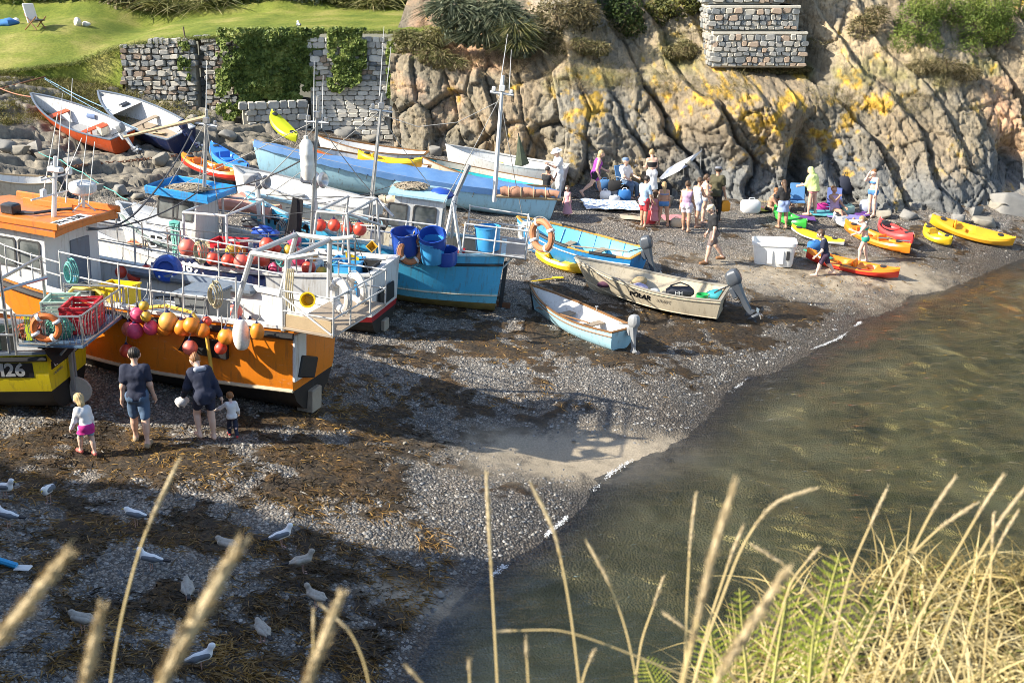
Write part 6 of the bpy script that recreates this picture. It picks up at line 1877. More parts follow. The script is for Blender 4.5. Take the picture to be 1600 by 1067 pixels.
def crab_pot(label,B,x,y,z,rz,mats,sc=1.0,group='crab pots on the decks'):
 t=thing('crab_pot',label,'crab pot',tuple(B.to_world((x,y,z))),B.root.rotation_euler.z+rz,group)
 fr=MB()
 for q in(-.32,0,.32):
  fr.tube([(q*sc,.24*math.cos(a)*sc,.02+.36*math.sin(a)*sc)for a in(math.pi*k/8 for k in range(9))],.018,5)
 for a,c in((-.24,.02),(.24,.02),(0,.38)):
  fr.tube([(-.33*sc,a*sc,c*sc),(.33*sc,a*sc,c*sc)],.016,5)
 fr.build('frame',mats[0],t)
 nt2=MB()
 for k in range(13):
  q=(-.32+.64*k/12)*sc
  nt2.tube([(q,.235*math.cos(a)*sc,.02+.355*math.sin(a)*sc)for a in(math.pi*j/8 for j in range(9))],.006,4)
 for j in range(1,8):
  a=math.pi*j/8
  nt2.tube([(-.33*sc,.235*math.cos(a)*sc,.02+.355*math.sin(a)*sc),(.33*sc,.235*math.cos(a)*sc,.02+.355*math.sin(a)*sc)],.006,4)
 nt2.build('netting',mats[1],t)
for k,(B,x,y,z,rz,m_,lab)in enumerate([(NB,5.3,.3,1.7,.1,(ENGD,NETB2),'black framed crab pot on the slate tarpaulin behind the orange boat'),(NB,4.95,-.4,1.7,.5,(ENGD,NETT2),'teal netted crab pot behind the red buoys'),(NB,1.5,-.6,1.1,.3,(ENGD,NETB2),'crab pot beside the engine casing of the FH691 boat'),(BB,3.9,-.3,1.3,.2,(ENGD,NETT2),'crab pot forward of the white wheelhouse of the sky blue boat'),(BB,4.5,.3,1.3,1.2,(ENGD,NETB2),'brown netted crab pot in the bow half of the sky blue boat'),(OB,3.3,-.5,1.18,.4,(ENGD,NETB2),'crab pot on the far side of the orange boat deck'),(OB,2.6,-.6,1.18,1.3,(ENGD,NETT2),'teal netted crab pot by the big blue float')]):
 crab_pot(lab,B,x,y,z,rz,m_)
for(B,x,y,z,r_,m_,lab,sd_)in[(NB,4.2,.3,1.75,(.4,.35,.2),(NETB,ROPEY),'heap of straw rope on the tarpaulin behind the red buoys',21),(NB,.75,.35,1.5,(.4,.35,.3),(NETG,NETG2),'green net heap in the stern of the FH691 boat',22),(BB,5.2,0,1.45,(.5,.4,.22),(NETB,NETB2),'brown net heap in the bow of the sky blue boat',23),(CBt,.9,0,.85,(.5,.45,.35),(NETT,NETT2),'teal rope heap on the aft deck of the white cabin boat',24),(OB,.75,.1,1.2,(.4,.4,.3),(NETB,ROPEY),'straw coloured rope heap under the gantry of the orange boat',25),(BB,1.6,-.2,1.0,(.4,.35,.45),(NETB,NETB2),'net heap behind the stern rail of the sky blue boat',26),(NB,6.0,.1,1.6,(.4,.4,.2),(NETR,NETR2),'red net heap on the bow of the FH691 boat',27)]:
 net_heap(lab,B.to_world((x,y,z)),r_,m_,sd_,70)
def coil(B,x,yy,z,mat,label,r_=.16):
 t=thing('rope_coil',label,'rope',tuple(B.to_world((x,yy,z))),B.root.rotation_euler.z,'rope coils hung on the rails')
 mb=MB()
 for k in range(5):
  mb.torus((.015*k,.02*k-.04,-.02*(k%3)),r_-.012*k,.013,16,5,FACE,sc=(.7,1.5,1))
 mb.tube([(0,0,.2),(.02,.03,.26),(.03,0,.2)],.02,5)
 mb.build('coil',mat,t)
for(B,x,sg,dz,m_,lab)in[(OB,1.35,1,.55,ROPEY,'straw rope coil on the near rail by the orange boat gantry'),(OB,4.3,1,.55,ROPEB,'teal rope coil on the near rail below the wheelhouse of the orange boat'),(OB,3.1,-1,.6,ROPEY,'straw rope coil on the far rail of the orange boat'),(NB,1.9,1,.5,ROPEB,'teal rope coil on the rail of the FH691 boat'),(NB,3.0,-1,.5,ROPEG,'grey rope coil on the far rail of the FH691 boat'),(BB,2.0,1,.45,ROPEY,'straw rope coil on the rail left of the blue drums')]:
 q=gpt(B,x,sg);coil(B,x,q[1]+.05*sg,q[2]+dz-.1,m_,lab)
for B,pts in((NB,[(4.35,.95,2.75),(1.15,.9,3.0)]),(NB,[(4.35,-.9,2.75),(1.15,-.9,3.0)]),(NB,[(.45,.9,3.0),(-.1,1.0,1.7)]),(OB,[(.75,.78,3.1),(4.0,.7,2.9)]),(OB,[(.75,-.78,3.1),(4.0,-.7,2.9)]),(BB,[(x0_-.2,.8,2.75),(-.5,.9,2.3)]),(BB,[(x1_,.6,2.75),(BB.L,0,2.15)]),(BB,[(x1_,-.6,2.75),(BB.L-.6,.5,2.0)])):
 stay(B,pts,.009,ROPEK,.08)
for k,(B,x,y,z,x2,y2,z2)in enumerate([(NB,6.3,.4,1.75,3.5,.7,1.9),(NB,6.2,.2,1.8,3.2,.55,1.95),(BB,5.4,.5,1.75,2.9,.8,1.95)]):
 t=thing('wooden_pole',['pale wooden pole lying along the FH691 boat','second pale wooden pole lying along the FH691 boat','pole lying along the side deck of the sky blue boat'][k],'pole',tuple(B.to_world((x,y,z))),0)
 d_=B.to_world((x2,y2,z2))-B.to_world((x,y,z))
 MB().tube([(0,0,0),tuple(d_)],[.035,.025],7).build('shaft',PALEWOOD,t);MB().tube([tuple(d_*.97),tuple(d_*1.02)],.03,7).build('tip',STEEL,t)
# ================= rowing boats, gigs, skiff
def open_boat(name,label,bow,stern,hb,hs_,B_,D,hullm,inner,gunm,thw=(),cat='boat',floorm=None,bowr=.22,rake=.22,tw=.62,sec=DINGHY,bands=None,gw=.06,keelm=None,fl=.13,strakes=(),th=WOOD,roll=0.0,group=None,bsec=VEE,pmax=.42,kr=.25,bf=.85,skeg=0.0,transom=None):
 b_,s_=P(bow[0],bow[1],hb),P(stern[0],stern[1],hs_)
 B=Boat(name,label,cat,max(1.5,fitL(b_,s_,rake)),B_,D,bow=bowr,stern=.06,tw=tw,rake=rake,srake=.08,sec=sec,bsec=bsec,group=group,pmax=pmax,keelrise=kr,bowfull=bf)
 B.place(b_,s_,roll)
 B.hull(bands or[('hull',0,6,hullm)],transom)
 B.liner(inner,.035,fl,floorm or inner)
 B.gunwale(gunm,gw,.03)
 for f,r_,m_ in strakes:
  B.strake(f,r_,m_)
 for t in thw:
  B.thwart(t*B.L,D*.62,th)
 B.keelbar(keelm or hullm,.05,.045,.85,skeg)
 return B
RB=open_boat('rowing_boat','orange red rowing boat with white inside, leaning on the rocks below the lawn',(52,147),(192,211),.62,.62,1.5,.60,P_RUST,P_WHITE,P_SLATE,(.36,),floorm=P_GREY,th=P_RUST,roll=math.radians(-13),tw=.7)
RB.thwart(RB.L*.74,.46,P_RUST,.24)
bx=MB();bx.bbox((RB.L*.30,-.28,.32),(.26,.3,.3),.02);bx.build('seat_box',P_CREAM,RB.root);MB().bbox((RB.L*.30,-.28,.48),(.28,.32,.03),.01).build('seat_lid',P_RUST,RB.root)
outboard(RB,-.1,.1,.66,ENG2,.85,.55,.3,leg=PL_WHITE)
ot=thing('folded_jacket','blue cloth folded over the far side of the orange red rowing boat','cloth',tuple(RB.to_world((RB.L*.52,-.62,.52))),RB.root.rotation_euler.z)
MB().loft([[(x,.06*k-.02*k*k,-.06*k)for k in range(5)]for x in(-.2,0,.2)],False).build('cloth',M('denim_cloth',(.12,.17,.30),.9,.3),ot)
ND=open_boat('rowing_boat','navy dinghy with white inside and wooden thwart, beside the orange red one',(157,143),(284,209),.70,.66,1.55,.64,P_NAVY,P_WHITE,P_SLATE,(.5,),floorm=OLDWOOD,th=OLDWOOD,roll=math.radians(-17),tw=.74)
fdk=MB();fdk.loft([[(ND.L*t,ND.w(t)*.74*q,ND.sheer(t)-.03)for q in(-1,-.5,0,.5,1)]for t in(.68,.78,.88,.96)],False);fdk.build('foredeck',P_WHITE,ND.root)
MB().bbox((ND.L*.74,-.1,ND.sheer(.74)+.0),(.22,.34,.06),.02).build('hatch',ENGD,ND.root)
outboard(ND,-.1,-.1,.70,P_NAVY,.85,.6,.2,leg=P_NAVY)
for k,(x,y)in enumerate(((.26,.2),(.34,-.1))):
 t=thing('wooden_board',['pale wooden board lying in the stern of the navy dinghy','second pale wooden board lying in the middle of the navy dinghy'][k],'board',tuple(ND.to_world((ND.L*x,y,.17))),ND.root.rotation_euler.z+.2)
 MB().bbox((0,0,0),(.5,.22,.03),.008).build('board',PALEWOOD,t);MB().bbox((.1,0,.03),(.06,.06,.05),.01).build('cleat',ENGD,t)
WB=open_boat('rowing_boat','white open boat cut by the left edge with a tan gunwale and dark red bottom',(-75,262),(84,281),.85,.80,1.75,.78,P_WHITE,P_WHITE,PALEWOOD,(.3,.62),th=OLDWOOD,bands=[('bottom',0,4,M('dark_maroon',(.06,.012,.014),.5,.4)),('topside',4,6,P_CREAM)],tw=.72)
outboard(WB,-.1,-.1,.86,ENG,.9,.5,-.1)
# long pilot gig under a blue cover
_b,_s=P(402,221,1.35),P(872,302,.85)
GIG=Boat('pilot_gig','long pale blue pilot gig under a blue fabric cover','boat',fitL(_b,_s,.35),1.7,.80,bow=.32,stern=.14,tw=.30,rake=.35,srake=.15,sec=ROUND,keelrise=.15)
GIG.place(_b,_s,math.radians(3))
GIG.hull([('hull',0,6,P_LBLUE)])
GIG.gunwale(PALEWOOD,.05,.03)
GIG.keelbar(P_LBLUE,.06,.05)
COVER=M('blue_boat_cover',(.09,.21,.43),.75,.5,2.5,(.20,.33,.52),bmp=.4)
cv=MB();rings=[]
for i,t in enumerate(np.linspace(0.0,.995,34)):
 p=GIG.section(float(t))[-1]
 hgt=.26*math.sin(math.pi*min(1,t*1.15+.06))+.02*math.sin(i*1.9)
 row=[(p[0],-p[1]-.03,p[2]-.16),(p[0],-p[1]-.035,p[2]+.02)]
 for q in(-.66,-.33,0,.33,.66):
  row.append((p[0],p[1]*q,p[2]+.04+hgt*(1-abs(q)**1.4)+.015*math.sin(i*2.2+q*5)))
 row+=[(p[0],p[1]+.035,p[2]+.02),(p[0],p[1]+.03,p[2]-.16-.02*(i%2))]
 rings.append(row)
cv.loft([r_[::-1]for r_ in rings],False);cv.build('cover',COVER,GIG.root)
for k in range(9):
 t=.1+.09*k;p=GIG.section(t)[-1]
 MB().tube([(p[0],p[1]+.04,p[2]-.14),(p[0]+.02,p[1]+.02,p[2]-.30)],.010,5).build('strap',ROPEK,GIG.root)
G2=open_boat('rowing_boat','wooden edged white rowing boat holding an orange kayak, beyond the blue covered gig',(486,229),(672,263),.95,.80,1.6,.72,P_RUST,P_WHITE,WOOD,(.3,.55,.76),th=OLDWOOD,tw=.6,bands=[('hull',0,5,P_WHITE),('sheer_strake',5,6,P_RUST)])
G3=open_boat('rowing_boat','white rowing boat with brown gunwale lying farthest back against the rocks',(500,213),(668,240),.75,.72,1.4,.62,P_WHITE,P_WHITE,WOOD,(.35,.65),tw=.55)
TB=open_boat('rowing_boat','rowing boat with teal inside, white top strake and wooden gunwales',(664,247),(862,288),.85,.80,1.6,.74,P_TEAL,P_TEAL,WOOD,(.25,.5,.74),th=OLDWOOD,tw=.55,bands=[('hull',0,5,P_TEAL),('sheer_strake',5,6,P_CREAM)])
inr=MB()
for sg in(1,-1):
 rr_=[[(t*TB.L,sg*(TB.half(t*TB.L,TB.sheer(t)-dz)-.045),TB.sheer(t)-dz)for dz in(.0,.16)]for t in TB.ts[:-2]]
 inr.loft(rr_ if sg<0 else[r_[::-1]for r_ in rr_],False)
inr.build('inner_strake',P_CREAM,TB.root)
WD=open_boat('rowing_boat','large white open boat by the cliff with a yellow bucket aboard',(700,227),(886,262),1.0,.92,1.9,.84,P_WHITE,P_WHITE,P_WHITE,(),tw=.7,floorm=P_WHITE,gw=.1)
for x,w_ in((.60,.5),(.22,.6)):
 sb=MB();sb.loft([[(WD.L*x+a*.5,y*(1-.25*z_),.14+z_*.5)for a,y in((-w_,-.62),(w_,-.62),(w_,.62),(-w_,.62))]for z_ in(0,1)],True,True);sb.build('seat_box',PL_WHITE,WD.root)
PG=open_boat('rowing_boat','white punt with dark grey gunwale between the sky blue boat and the covered gig',(368,260),(585,322),1.15,.95,1.7,.80,P_WHITE,P_WHITE,P_GREY,(.3,.6),tw=.7,floorm=P_WHITE,th=P_GREY)
BR=open_boat('rowing_boat','bright blue open boat with orange and black gunwale, outboard on its stern',(812,340),(1001,397),.95,.78,1.9,.74,P_MBLUE,P_CYAN,M('orange_gunwale',(.56,.30,.06),.5,.4,4),(.62,.36),th=OLDWOOD,tw=.74,strakes=((.80,.018,P_WHITE),),floorm=P_CYAN,gw=.08)
for sg in(1,-1):
 for a,b2 in((.10,.30),(.48,.74)):
  mb=MB();pts=[]
  for t in np.linspace(a,b2,8):
   p=BR.section(float(t))[-1]
   pts.append((p[0],sg*(p[1]-.02),p[2]+.022))
  mb.tube(pts,.048,6);mb.build('rubber_strip',P_BLACK,BR.root)
for k in range(5):
 t=.2+.13*k
 rb=MB()
 for sg in(1,-1):
  rb.tube([(t*BR.L,sg*(BR.half(t*BR.L,z_)-.04),z_)for z_ in(.16,.35,.55,.76)],.014,5)
 rb.build('frame_rib',P_MBLUE,BR.root)
outboard(BR,-.12,0,.80,ENG,1.0,.45,.1)
bk=thing('rope_coil','black coil of rope in a tub on the floor of the bright blue open boat','rope',tuple(BR.to_world((BR.L*.55,.1,.18))),0)
mb=MB()
for k in range(5):mb.torus((0,0,.05*k),.2-.01*(k%2),.03,18,6)
mb.build('coil',P_BLACK,bk)
for k,(x,y,lab)in enumerate([(.45,-.25,'weathered oar lying along the far side of the bright blue open boat'),(.42,.30,'weathered oar lying along the near side of the bright blue open boat')]):
 t=thing('oar',lab,'oar',tuple(BR.to_world((BR.L*x,y,.52))),BR.root.rotation_euler.z+.06,'oars in the boats')
 mb=MB();mb.tube([(-1.2,0,0),(.7,0,0)],.022,6);mb.build('shaft',OLDWOOD,t)
 mb=MB();mb.bbox((.98,0,0),(.6,.13,.018),.008);mb.build('blade',OLDWOOD,t)
PK=open_boat('skiff','tan aluminium skiff lettered POLAR, with grey outboard and gear inside',(903,404),(1134,459),.82,.66,1.75,.62,P_TAN,P_TAN,M('alloy_trim',(.50,.46,.38),.4,.2,metal=.4),(.42,.72),th=P_TAN,floorm=M('skiff_floor',(.34,.30,.23),.7,.4),sec=CHINE,tw=.86,rake=.5,bowr=.28,gw=.07,strakes=((.26,.014,P_TAN),(.93,.02,P_TAN)),pmax=.36,bf=.75)
xt=PK.hit(1012,448,'y',.85)
side_text(PK,'POLAR',.19,xt.x+.20,.42,INK,bold=.006,gap=.008,name='lettering',shear=.12)
side_text(PK,'KRAFT',.13,xt.x-.45,.41,INKG,gap=.008,name='lettering',shear=.12)
tx=MB();tx.bbox((-.06,-.25,.38),(.015,.34,.22),.004);tx.build('badge',INK,PK.root)
outboard(PK,-.20,-.05,.72,ENG,1.12,.62,.0)
p=PK.to_world((.42,.40,.36))
drum('bucket','bright green bucket in the stern of the tan skiff','bucket',p,.145,.32,PL_GREEN)
t=thing('folded_tarp','teal crumpled tarpaulin at the stern of the tan skiff','tarpaulin',tuple(PK.to_world((.22,-.3,.50))),0)
mb=MB();mb.sphere((0,0,0),.26,14,8,(1.0,.8,.55));
mb.v=[(x*(1+.18*math.sin(9*y+5*z)),y*(1+.15*math.sin(8*x)),z*(1+.25*math.sin(7*x+6*y)))for x,y,z in mb.v]
mb.build('cloth',M('teal_cloth',(.02,.25,.30),.7,.35,8),t)
t=thing('gear_bag','black gear bag with a white letter mark lying across the tan skiff','bag',tuple(PK.to_world((1.1,-.05,.50))),PK.root.rotation_euler.z+.3)
MB().bbox((0,0,0),(.72,.34,.26),.09).build('body',M('bag_black',(.02,.022,.03),.6,.3),t);MB().tube([(-.25,-.1,.13),(0,-.02,.24),(.25,-.1,.13)],.018,6).build('strap',ENGD,t)
text_mesh('HH',.14,INKW,'letter_mark',t,Matrix(((-1,0,0,.05),(0,0,1,.175),(0,1,0,0),(0,0,0,1))),.002)
for k,(x,y,mt,lab,sz)in enumerate([(2.2,.3,M('lilac_cloth',(.42,.38,.55),.8,.3),'lilac towel in the middle of the tan skiff',.3),(2.9,.25,M('plum_cloth',(.10,.04,.07),.8,.3),'plum coloured jacket in the bow of the tan skiff',.3),(2.3,-.35,M('straw_cloth',(.40,.30,.16),.9,.4),'straw coloured coil on the far side of the tan skiff',.26),(1.7,.35,PL_WHITE,'white bag at the near side of the tan skiff',.22)]):
 t=thing('loose_gear',lab,'cloth',tuple(PK.to_world((x,y,.46))),.4*k)
 mb=MB();mb.sphere((0,0,0),sz,14,8,(1.1,.6,.42))
 mb.v=[(a*(1+.2*math.sin(9*b+5*c+k)),b*(1+.2*math.sin(8*a)),c*(1+.3*math.sin(11*a+6*b)))for a,b,c in mb.v]
 mb.build('cloth',mt,t)
DG=open_boat('dinghy','small pale blue dinghy with white inside, closest boat to the water',(832,447),(976,516),.62,.50,1.18,.47,P_LBLUE,P_WHITE,WOOD,(.36,.66),th=OLDWOOD,tw=.72,rake=.22,roll=math.radians(2),strakes=((.80,.016,WOOD),))
pr_=DG.part('bow_fender',MB().tube([(DG.L*t+.22*((t-.55)/.45)**2*(t>.55),0,DG.keel(t)+.02)for t in(.8,.88,.95)]+[(DG.L+.22,0,DG.sheer(1)+.02)],.03,6),P_BLACK)
outboard(DG,-.10,-.12,.52,ENG2,.8,.18,.0,leg=ENG2)
rk=MB();rk.torus((DG.L*.45,-.52,.60),.035,.008,10,5);rk.tube([(DG.L*.45,-.52,.5),(DG.L*.45,-.52,.57)],.01,5);rk.build('rowlock',ALLOY,DG.root)
for k,(x,y,lab)in enumerate([(.55,.25,'brown oar lying along the near side of the pale blue dinghy'),]):
 t=thing('oar',lab,'oar',tuple(DG.to_world((DG.L*x,y,.40))),DG.root.rotation_euler.z,'oars in the boats')
 MB().tube([(-.8,0,0),(.55,0,0)],.02,6).build('shaft',WOOD,t);MB().bbox((.75,0,0),(.45,.11,.016),.008).build('blade',WOOD,t)
g_=G(845,442)
t=thing('paddle','yellow paddle lying on the shingle behind the pale blue dinghy bow','paddle',(g_.x,g_.y,g_.z+.05),.15)
MB().tube([(-.35,-.05,0),(.35,.1,.03)],.022,6).build('shaft',PL_YEL,t);MB().bbox((.5,.14,.04),(.3,.14,.03),.012).build('blade',PL_YEL,t)
# ================= kayaks
def kayak(label,a,b,W,D,hullm,deckm,kind='sot',h=.0,lift=(0,0),roll=0.0,seats=((.42,.16),),group='kayaks',name='kayak',rocker=.12,parent_w=None):
 """sit on top or sit in kayak lying between the ground pixels of its two ends"""
 pa=parent_w[0]if parent_w else G(*a);pb=parent_w[1]if parent_w else G(*b)
 pa=Vector(pa)+Vector((0,0,lift[0]));pb=Vector(pb)+Vector((0,0,lift[1]))
 d=pb-pa;Lk=d.length
 t=thing(name,label,'kayak',tuple((pa+pb)/2),0,group)
 R=Matrix.Rotation(math.atan2(d.y,d.x),4,'Z')@Matrix.Rotation(-math.asin(d.z/Lk),4,'Y')@Matrix.Rotation(roll,4,'X')
 t.rotation_euler=R.to_euler()
 n=26
 hull,deck=[],[]
 for i in range(n+1):
  u=-1+2*i/n
  w_=W/2*max(.02,(1-abs(u)**2.3))**.75
  z0=rocker*abs(u)**2.6
  zt=D+rocker*1.2*abs(u)**2.2
  x=u*Lk/2
  hull.append([(x,-w_,z0+(zt-z0)*.72),(x,-w_*.92,z0+(zt-z0)*.35),(x,-w_*.55,z0+(zt-z0)*.05),(x,0,z0),(x,w_*.55,z0+(zt-z0)*.05),(x,w_*.92,z0+(zt-z0)*.35),(x,w_,z0+(zt-z0)*.72)])
  dip=0
  f=(u+1)/2
  for(c,hw)in seats:
   dip=max(dip,1-min(1,max(0,(abs(f-c)-hw*.75)/(hw*.25))))
  dz=(.62 if kind=='sot' else .9)*D*dip
  deck.append([(x,-w_,z0+(zt-z0)*.72),(x,-w_*.88,zt-.01),(x,-w_*.66,zt-dz*.25),(x,-w_*.5,zt-dz),(x,0,zt+.04*(1-dip)-dz),(x,w_*.5,zt-dz),(x,w_*.66,zt-dz*.25),(x,w_*.88,zt-.01),(x,w_,z0+(zt-z0)*.72)])
 MB().loft([r_[::-1]for r_ in hull],False,True).build('hull',hullm,t)
 MB().loft(deck,False).build('deck',deckm,t)
 for(c,hw)in seats:
  x=(-1+2*(c-hw*.25))*Lk/2
  st=MB();st.bbox((x,0,D*.62),(.36,W*.48,.07),.03);st.bbox((x-.19,0,D*.95),(.06,W*.46,.26),.02,rot('Y',-.25));st.build('seat',ENGD if kind!='sot' else deckm,t)
  if kind!='sot':
   x=(-1+2*c)*Lk/2
   rm=MB();rm.torus((x,0,D+.02),1,.035,26,6,sc=(1,1,1));rm.v=[(x+(p[0]-x)*hw*Lk*.92,p[1]*W*.30,D+.02+(p[2]-D-.02))for p in rm.v];rm.build('coaming',hullm,t)
 for u in(-.72,.66):
  hp=MB();hp.lathe([(.10,0),(.11,.02),(.09,.035),(.01,.04)],14,(u*Lk/2,0,D+rocker*1.2*abs(u)**2.2+.02));hp.build('hatch',ENGD,t)
 for u in(-.94,.94):
  hd=MB();hd.tube([(u*Lk/2-.08,0,D+rocker*1.0),(u*Lk/2,0,D+rocker*1.0+.07),(u*Lk/2+.08,0,D+rocker*1.0)],.012,5);hd.build('carry_handle',ENGD,t)
 return t
K_OR=M('kayak_orange',(.78,.22,.015),.35,.25,3,(.6,.2,.03));K_RED=M('kayak_red',(.60,.035,.02),.35,.25,3,(.45,.05,.03));K_YEL=M('kayak_yellow',(.80,.50,.02),.35,.2,3,(.6,.4,.04));K_ORY=M('kayak_amber',(.80,.38,.02),.35,.2,3)
K_LIME=M('kayak_lime',(.55,.60,.02),.4,.2,3);K_BLUE=M('kayak_blue',(.03,.18,.60),.35,.2,3);K_CYAN=M('kayak_cyan',(.05,.38,.70),.35,.2,3);K_GRN=M('kayak_green',(.05,.45,.06),.35,.2,3);K_PINK=M('kayak_pink_red',(.66,.06,.06),.35,.25,3,(.5,.12,.1));K_WHT=M('board_white',(.74,.74,.72),.4,.2,3)
kayak('red and orange tandem kayak nearest the water, at the feet of the boy in navy',(1258,408),(1402,440),.85,.27,K_RED,K_OR,seats=((.32,.13),(.64,.13)),roll=.05)
kayak('orange kayak lying behind the girl in the green bikini',(1318,362),(1420,402),.82,.27,K_OR,K_OR,seats=((.35,.13),(.68,.12)))
kayak('pinkish red sit in kayak with a paddle on top',(1372,364),(1424,392),.78,.30,K_PINK,K_PINK,kind='sit',seats=((.35,.2),),lift=(.08,.12))
kayak('long amber kayak farthest right on the beach',(1450,357),(1580,390),.80,.30,K_ORY,K_ORY,seats=((.40,.12),),lift=(.08,.02),roll=.25)
kayak('short yellow kayak left of the long amber one',(1441,367),(1484,388),.72,.26,K_YEL,K_YEL,seats=((.5,.2),))
kayak('green kayak among the sunbathers beside the girl in the denim skirt',(1208,338),(1258,362),.7,.26,K_GRN,K_GRN,seats=((.5,.18),))
kayak('white paddle board with yellow ends on the shingle',(1236,362),(1318,387),.66,.14,K_WHT,K_YEL,seats=(),name='paddle_board',rocker=.08)
kayak('white kayak behind the orange kayak at the rocks',(1300,348),(1352,364),.62,.22,K_WHT,K_WHT,seats=((.5,.15),))
kayak('yellow kayak beside the bright blue open boat',(836,405),(916,433),.72,.28,K_YEL,K_YEL,seats=((.45,.16),))
kayak('orange and red kayak on the rock slip behind the blue roofed cabin boat',(285,276),(388,305),.78,.28,K_RED,K_OR,seats=((.35,.14),(.68,.12)),lift=(.35,.3))
kayak('blue kayak on the rock slip beside the orange and red one',(332,260),(388,296),.76,.28,K_CYAN,K_BLUE,seats=((.5,.18),),lift=(.4,.35))
kayak('lime green kayak sticking up behind the bow of the blue covered gig',(424,214),(462,236),.66,.26,K_LIME,K_LIME,seats=(),lift=(.62,.2))
pa,pb=G2.to_world((G2.L*.62,0,.62)),G2.to_world((G2.L*.05,.1,.68))
kayak('orange yellow kayak carried inside the wooden edged rowing boat',None,None,.70,.26,K_ORY,K_YEL,seats=((.38,.16),),parent_w=(pa,pb))
def paddle(label,p0,p1,mat,bl=.4):
 p0,p1=Vector(p0),Vector(p1)
 t=thing('paddle',label,'paddle',tuple(p0),0,'kayak paddles')
 d=p1-p0;az=math.atan2(d.y,d.x)
 MB().tube([(0,0,0),tuple(d)],.015,6).build('shaft',ENGD,t)
 for q in(Vector((0,0,0)),d):
  mb=MB();mb.loft([[tuple(q+rotz(az)@Vector((x,w_*s_,.01*(1-abs(s_)))))for s_ in(-1,-.5,0,.5,1)]for x,w_ in((-.22,.03),(-.12,.09),(.1,.095),(.2,.05))],False)
  mb.loft([[tuple(q+rotz(az)@Vector((x,w_*s_,.0-.012*(1-abs(s_)))))for s_ in(1,.5,0,-.5,-1)]for x,w_ in((-.22,.03),(-.12,.09),(.1,.095),(.2,.05))],False)
  mb.build('blade',mat,t)
paddle('grey bladed paddle lying across the pinkish red kayak',P(1382,372,.42),P(1412,376,.42),M('blade_grey',(.14,.16,.18),.4,.2))
paddle('orange paddle lying on the red and orange tandem kayak',P(1305,412,.36),P(1352,422,.36),K_RED)
paddle('green bladed paddle lying by the red and orange tandem kayak',P(1262,392,.08),P(1295,402,.3),M('blade_green',(.04,.32,.22),.5,.2))
paddle('dark paddle lying on the shingle behind the white tub',P(1205,372,.05),P(1248,380,.05),ENGD)
# white tub
g_=G(1211,416)
t=thing('fish_tub','big white plastic tub standing on the shingle right of the man in black','tub',(g_.x,g_.y+.3,g_.z),-.18)
mb=MB()
def oval(k,z_,c=.30):
 return[(k*.62*math.copysign(abs(math.cos(a))**c,math.cos(a)),k*.46*math.copysign(abs(math.sin(a))**c,math.sin(a)),z_)for a in(2*math.pi*i/32 for i in range(32))]
mb.loft([oval(.86,0),oval(.9,.05),oval(1.0,.62),oval(1.06,.63),oval(1.07,.72),oval(1.0,.73),oval(.96,.62),oval(.84,.08),oval(.02,.07)],True,True)
mb.build('body',PL_WHITE,t)
for x in(-.12,.2):MB().bbox((x,-.45,.3),(.16,.05,.42),.02).build('rib',PL_WHITE,t)
MB().bbox((.40,-.455,.36),(.10,.03,.28),.01,rot('X',.1)).build('vent',ENGD,t)
# yellow bucket, folded parasol, clutter by the boats
drum('bucket','yellow bucket in the large white open boat by the cliff','bucket',WD.to_world((WD.L*.55,.25,.35)),.14,.42,PL_YEL,open_=True)
t=thing('parasol','closed dark green striped parasol leaning in the large white open boat','parasol',tuple(WD.to_world((WD.L*.33,.1,.2))),0)
mb=MB();mb.lathe([(.02,.55),(.26,.62),(.16,.95),(.05,1.45),(.02,1.6)],8,(0,0,0),rot('Y',-.12));mb.build('canopy',M('parasol_cloth',(.035,.05,.03),.8,.4,4,(.16,.17,.08)),t)
MB().tube([(0,0,-.1),(-.2,0,1.68)],.018,6).build('pole',ENGD,t)
# mooring chain and ropes over the slip
ch=thing('mooring_chain','rusty mooring chain lying along the rock slip below the two dinghies','chain',tuple(G(190,262)),0)
mb=MB()
pts=[G(u,v)for u,v in((95,268),(140,262),(190,258),(240,252),(292,246),(330,240))]
k=0
for a,b in zip(pts[:-1],pts[1:]):
 m_=int((b-a).length/.11)
 for i in range(m_):
  q=a.lerp(b,i/m_);q.z=float(gz(q.x,q.y))+.10
  mb.torus(tuple(q-pts[0]+Vector((0,0,0))-(G(190,262)-pts[0])),.055,.016,8,5,rotz(math.atan2(b.y-a.y,b.x-a.x))@rot('X',(i%2)*1.3+.2),sc=(1.3,.8,1));k+=1
mb.build('links',RUSTY,ch)
def rope_line(label,pts,r,mat,sag=.1):
 t=thing('mooring_rope',label,'rope',tuple(pts[0]),0,'mooring ropes')
 mb=MB();q=[]
 for a,b in zip(pts[:-1],pts[1:]):
  for k in range(8):
   f=k/8;q.append(tuple(a.lerp(b,f)-pts[0]-Vector((0,0,sag*4*f*(1-f)))))
 q.append(tuple(pts[-1]-pts[0]))
 mb.tube(q,r,5);mb.build('rope',mat,t)
rope_line('orange and white mooring line from the rocks to the orange red rowing boat',[P(-20,128,.3),RB.to_world((RB.L+.2,0,.7))],.02,M('pink_rope',(.5,.22,.14),.9,.3,20),.1)
rope_line('thin blue double rope from the turf to the navy dinghy',[P(70,122,.15),ND.to_world((ND.L*.75,.5,.75))],.016,M('blue_rope',(.2,.34,.45),.9,.3,20),.05)
rope_line('second thin blue rope from the turf to the navy dinghy',[P(70,124,.15),ND.to_world((ND.L*.35,.6,.6))],.014,M('blue_rope',(.2,.34,.45)),.1)
rope_line('dark tar rope from the orange boat roof up to the mast of the cabin boat',[OB.to_world((4.2,.8,3.1)),P(215,330,2.4),P(300,205,2.5)],.022,ROPEK,.15)
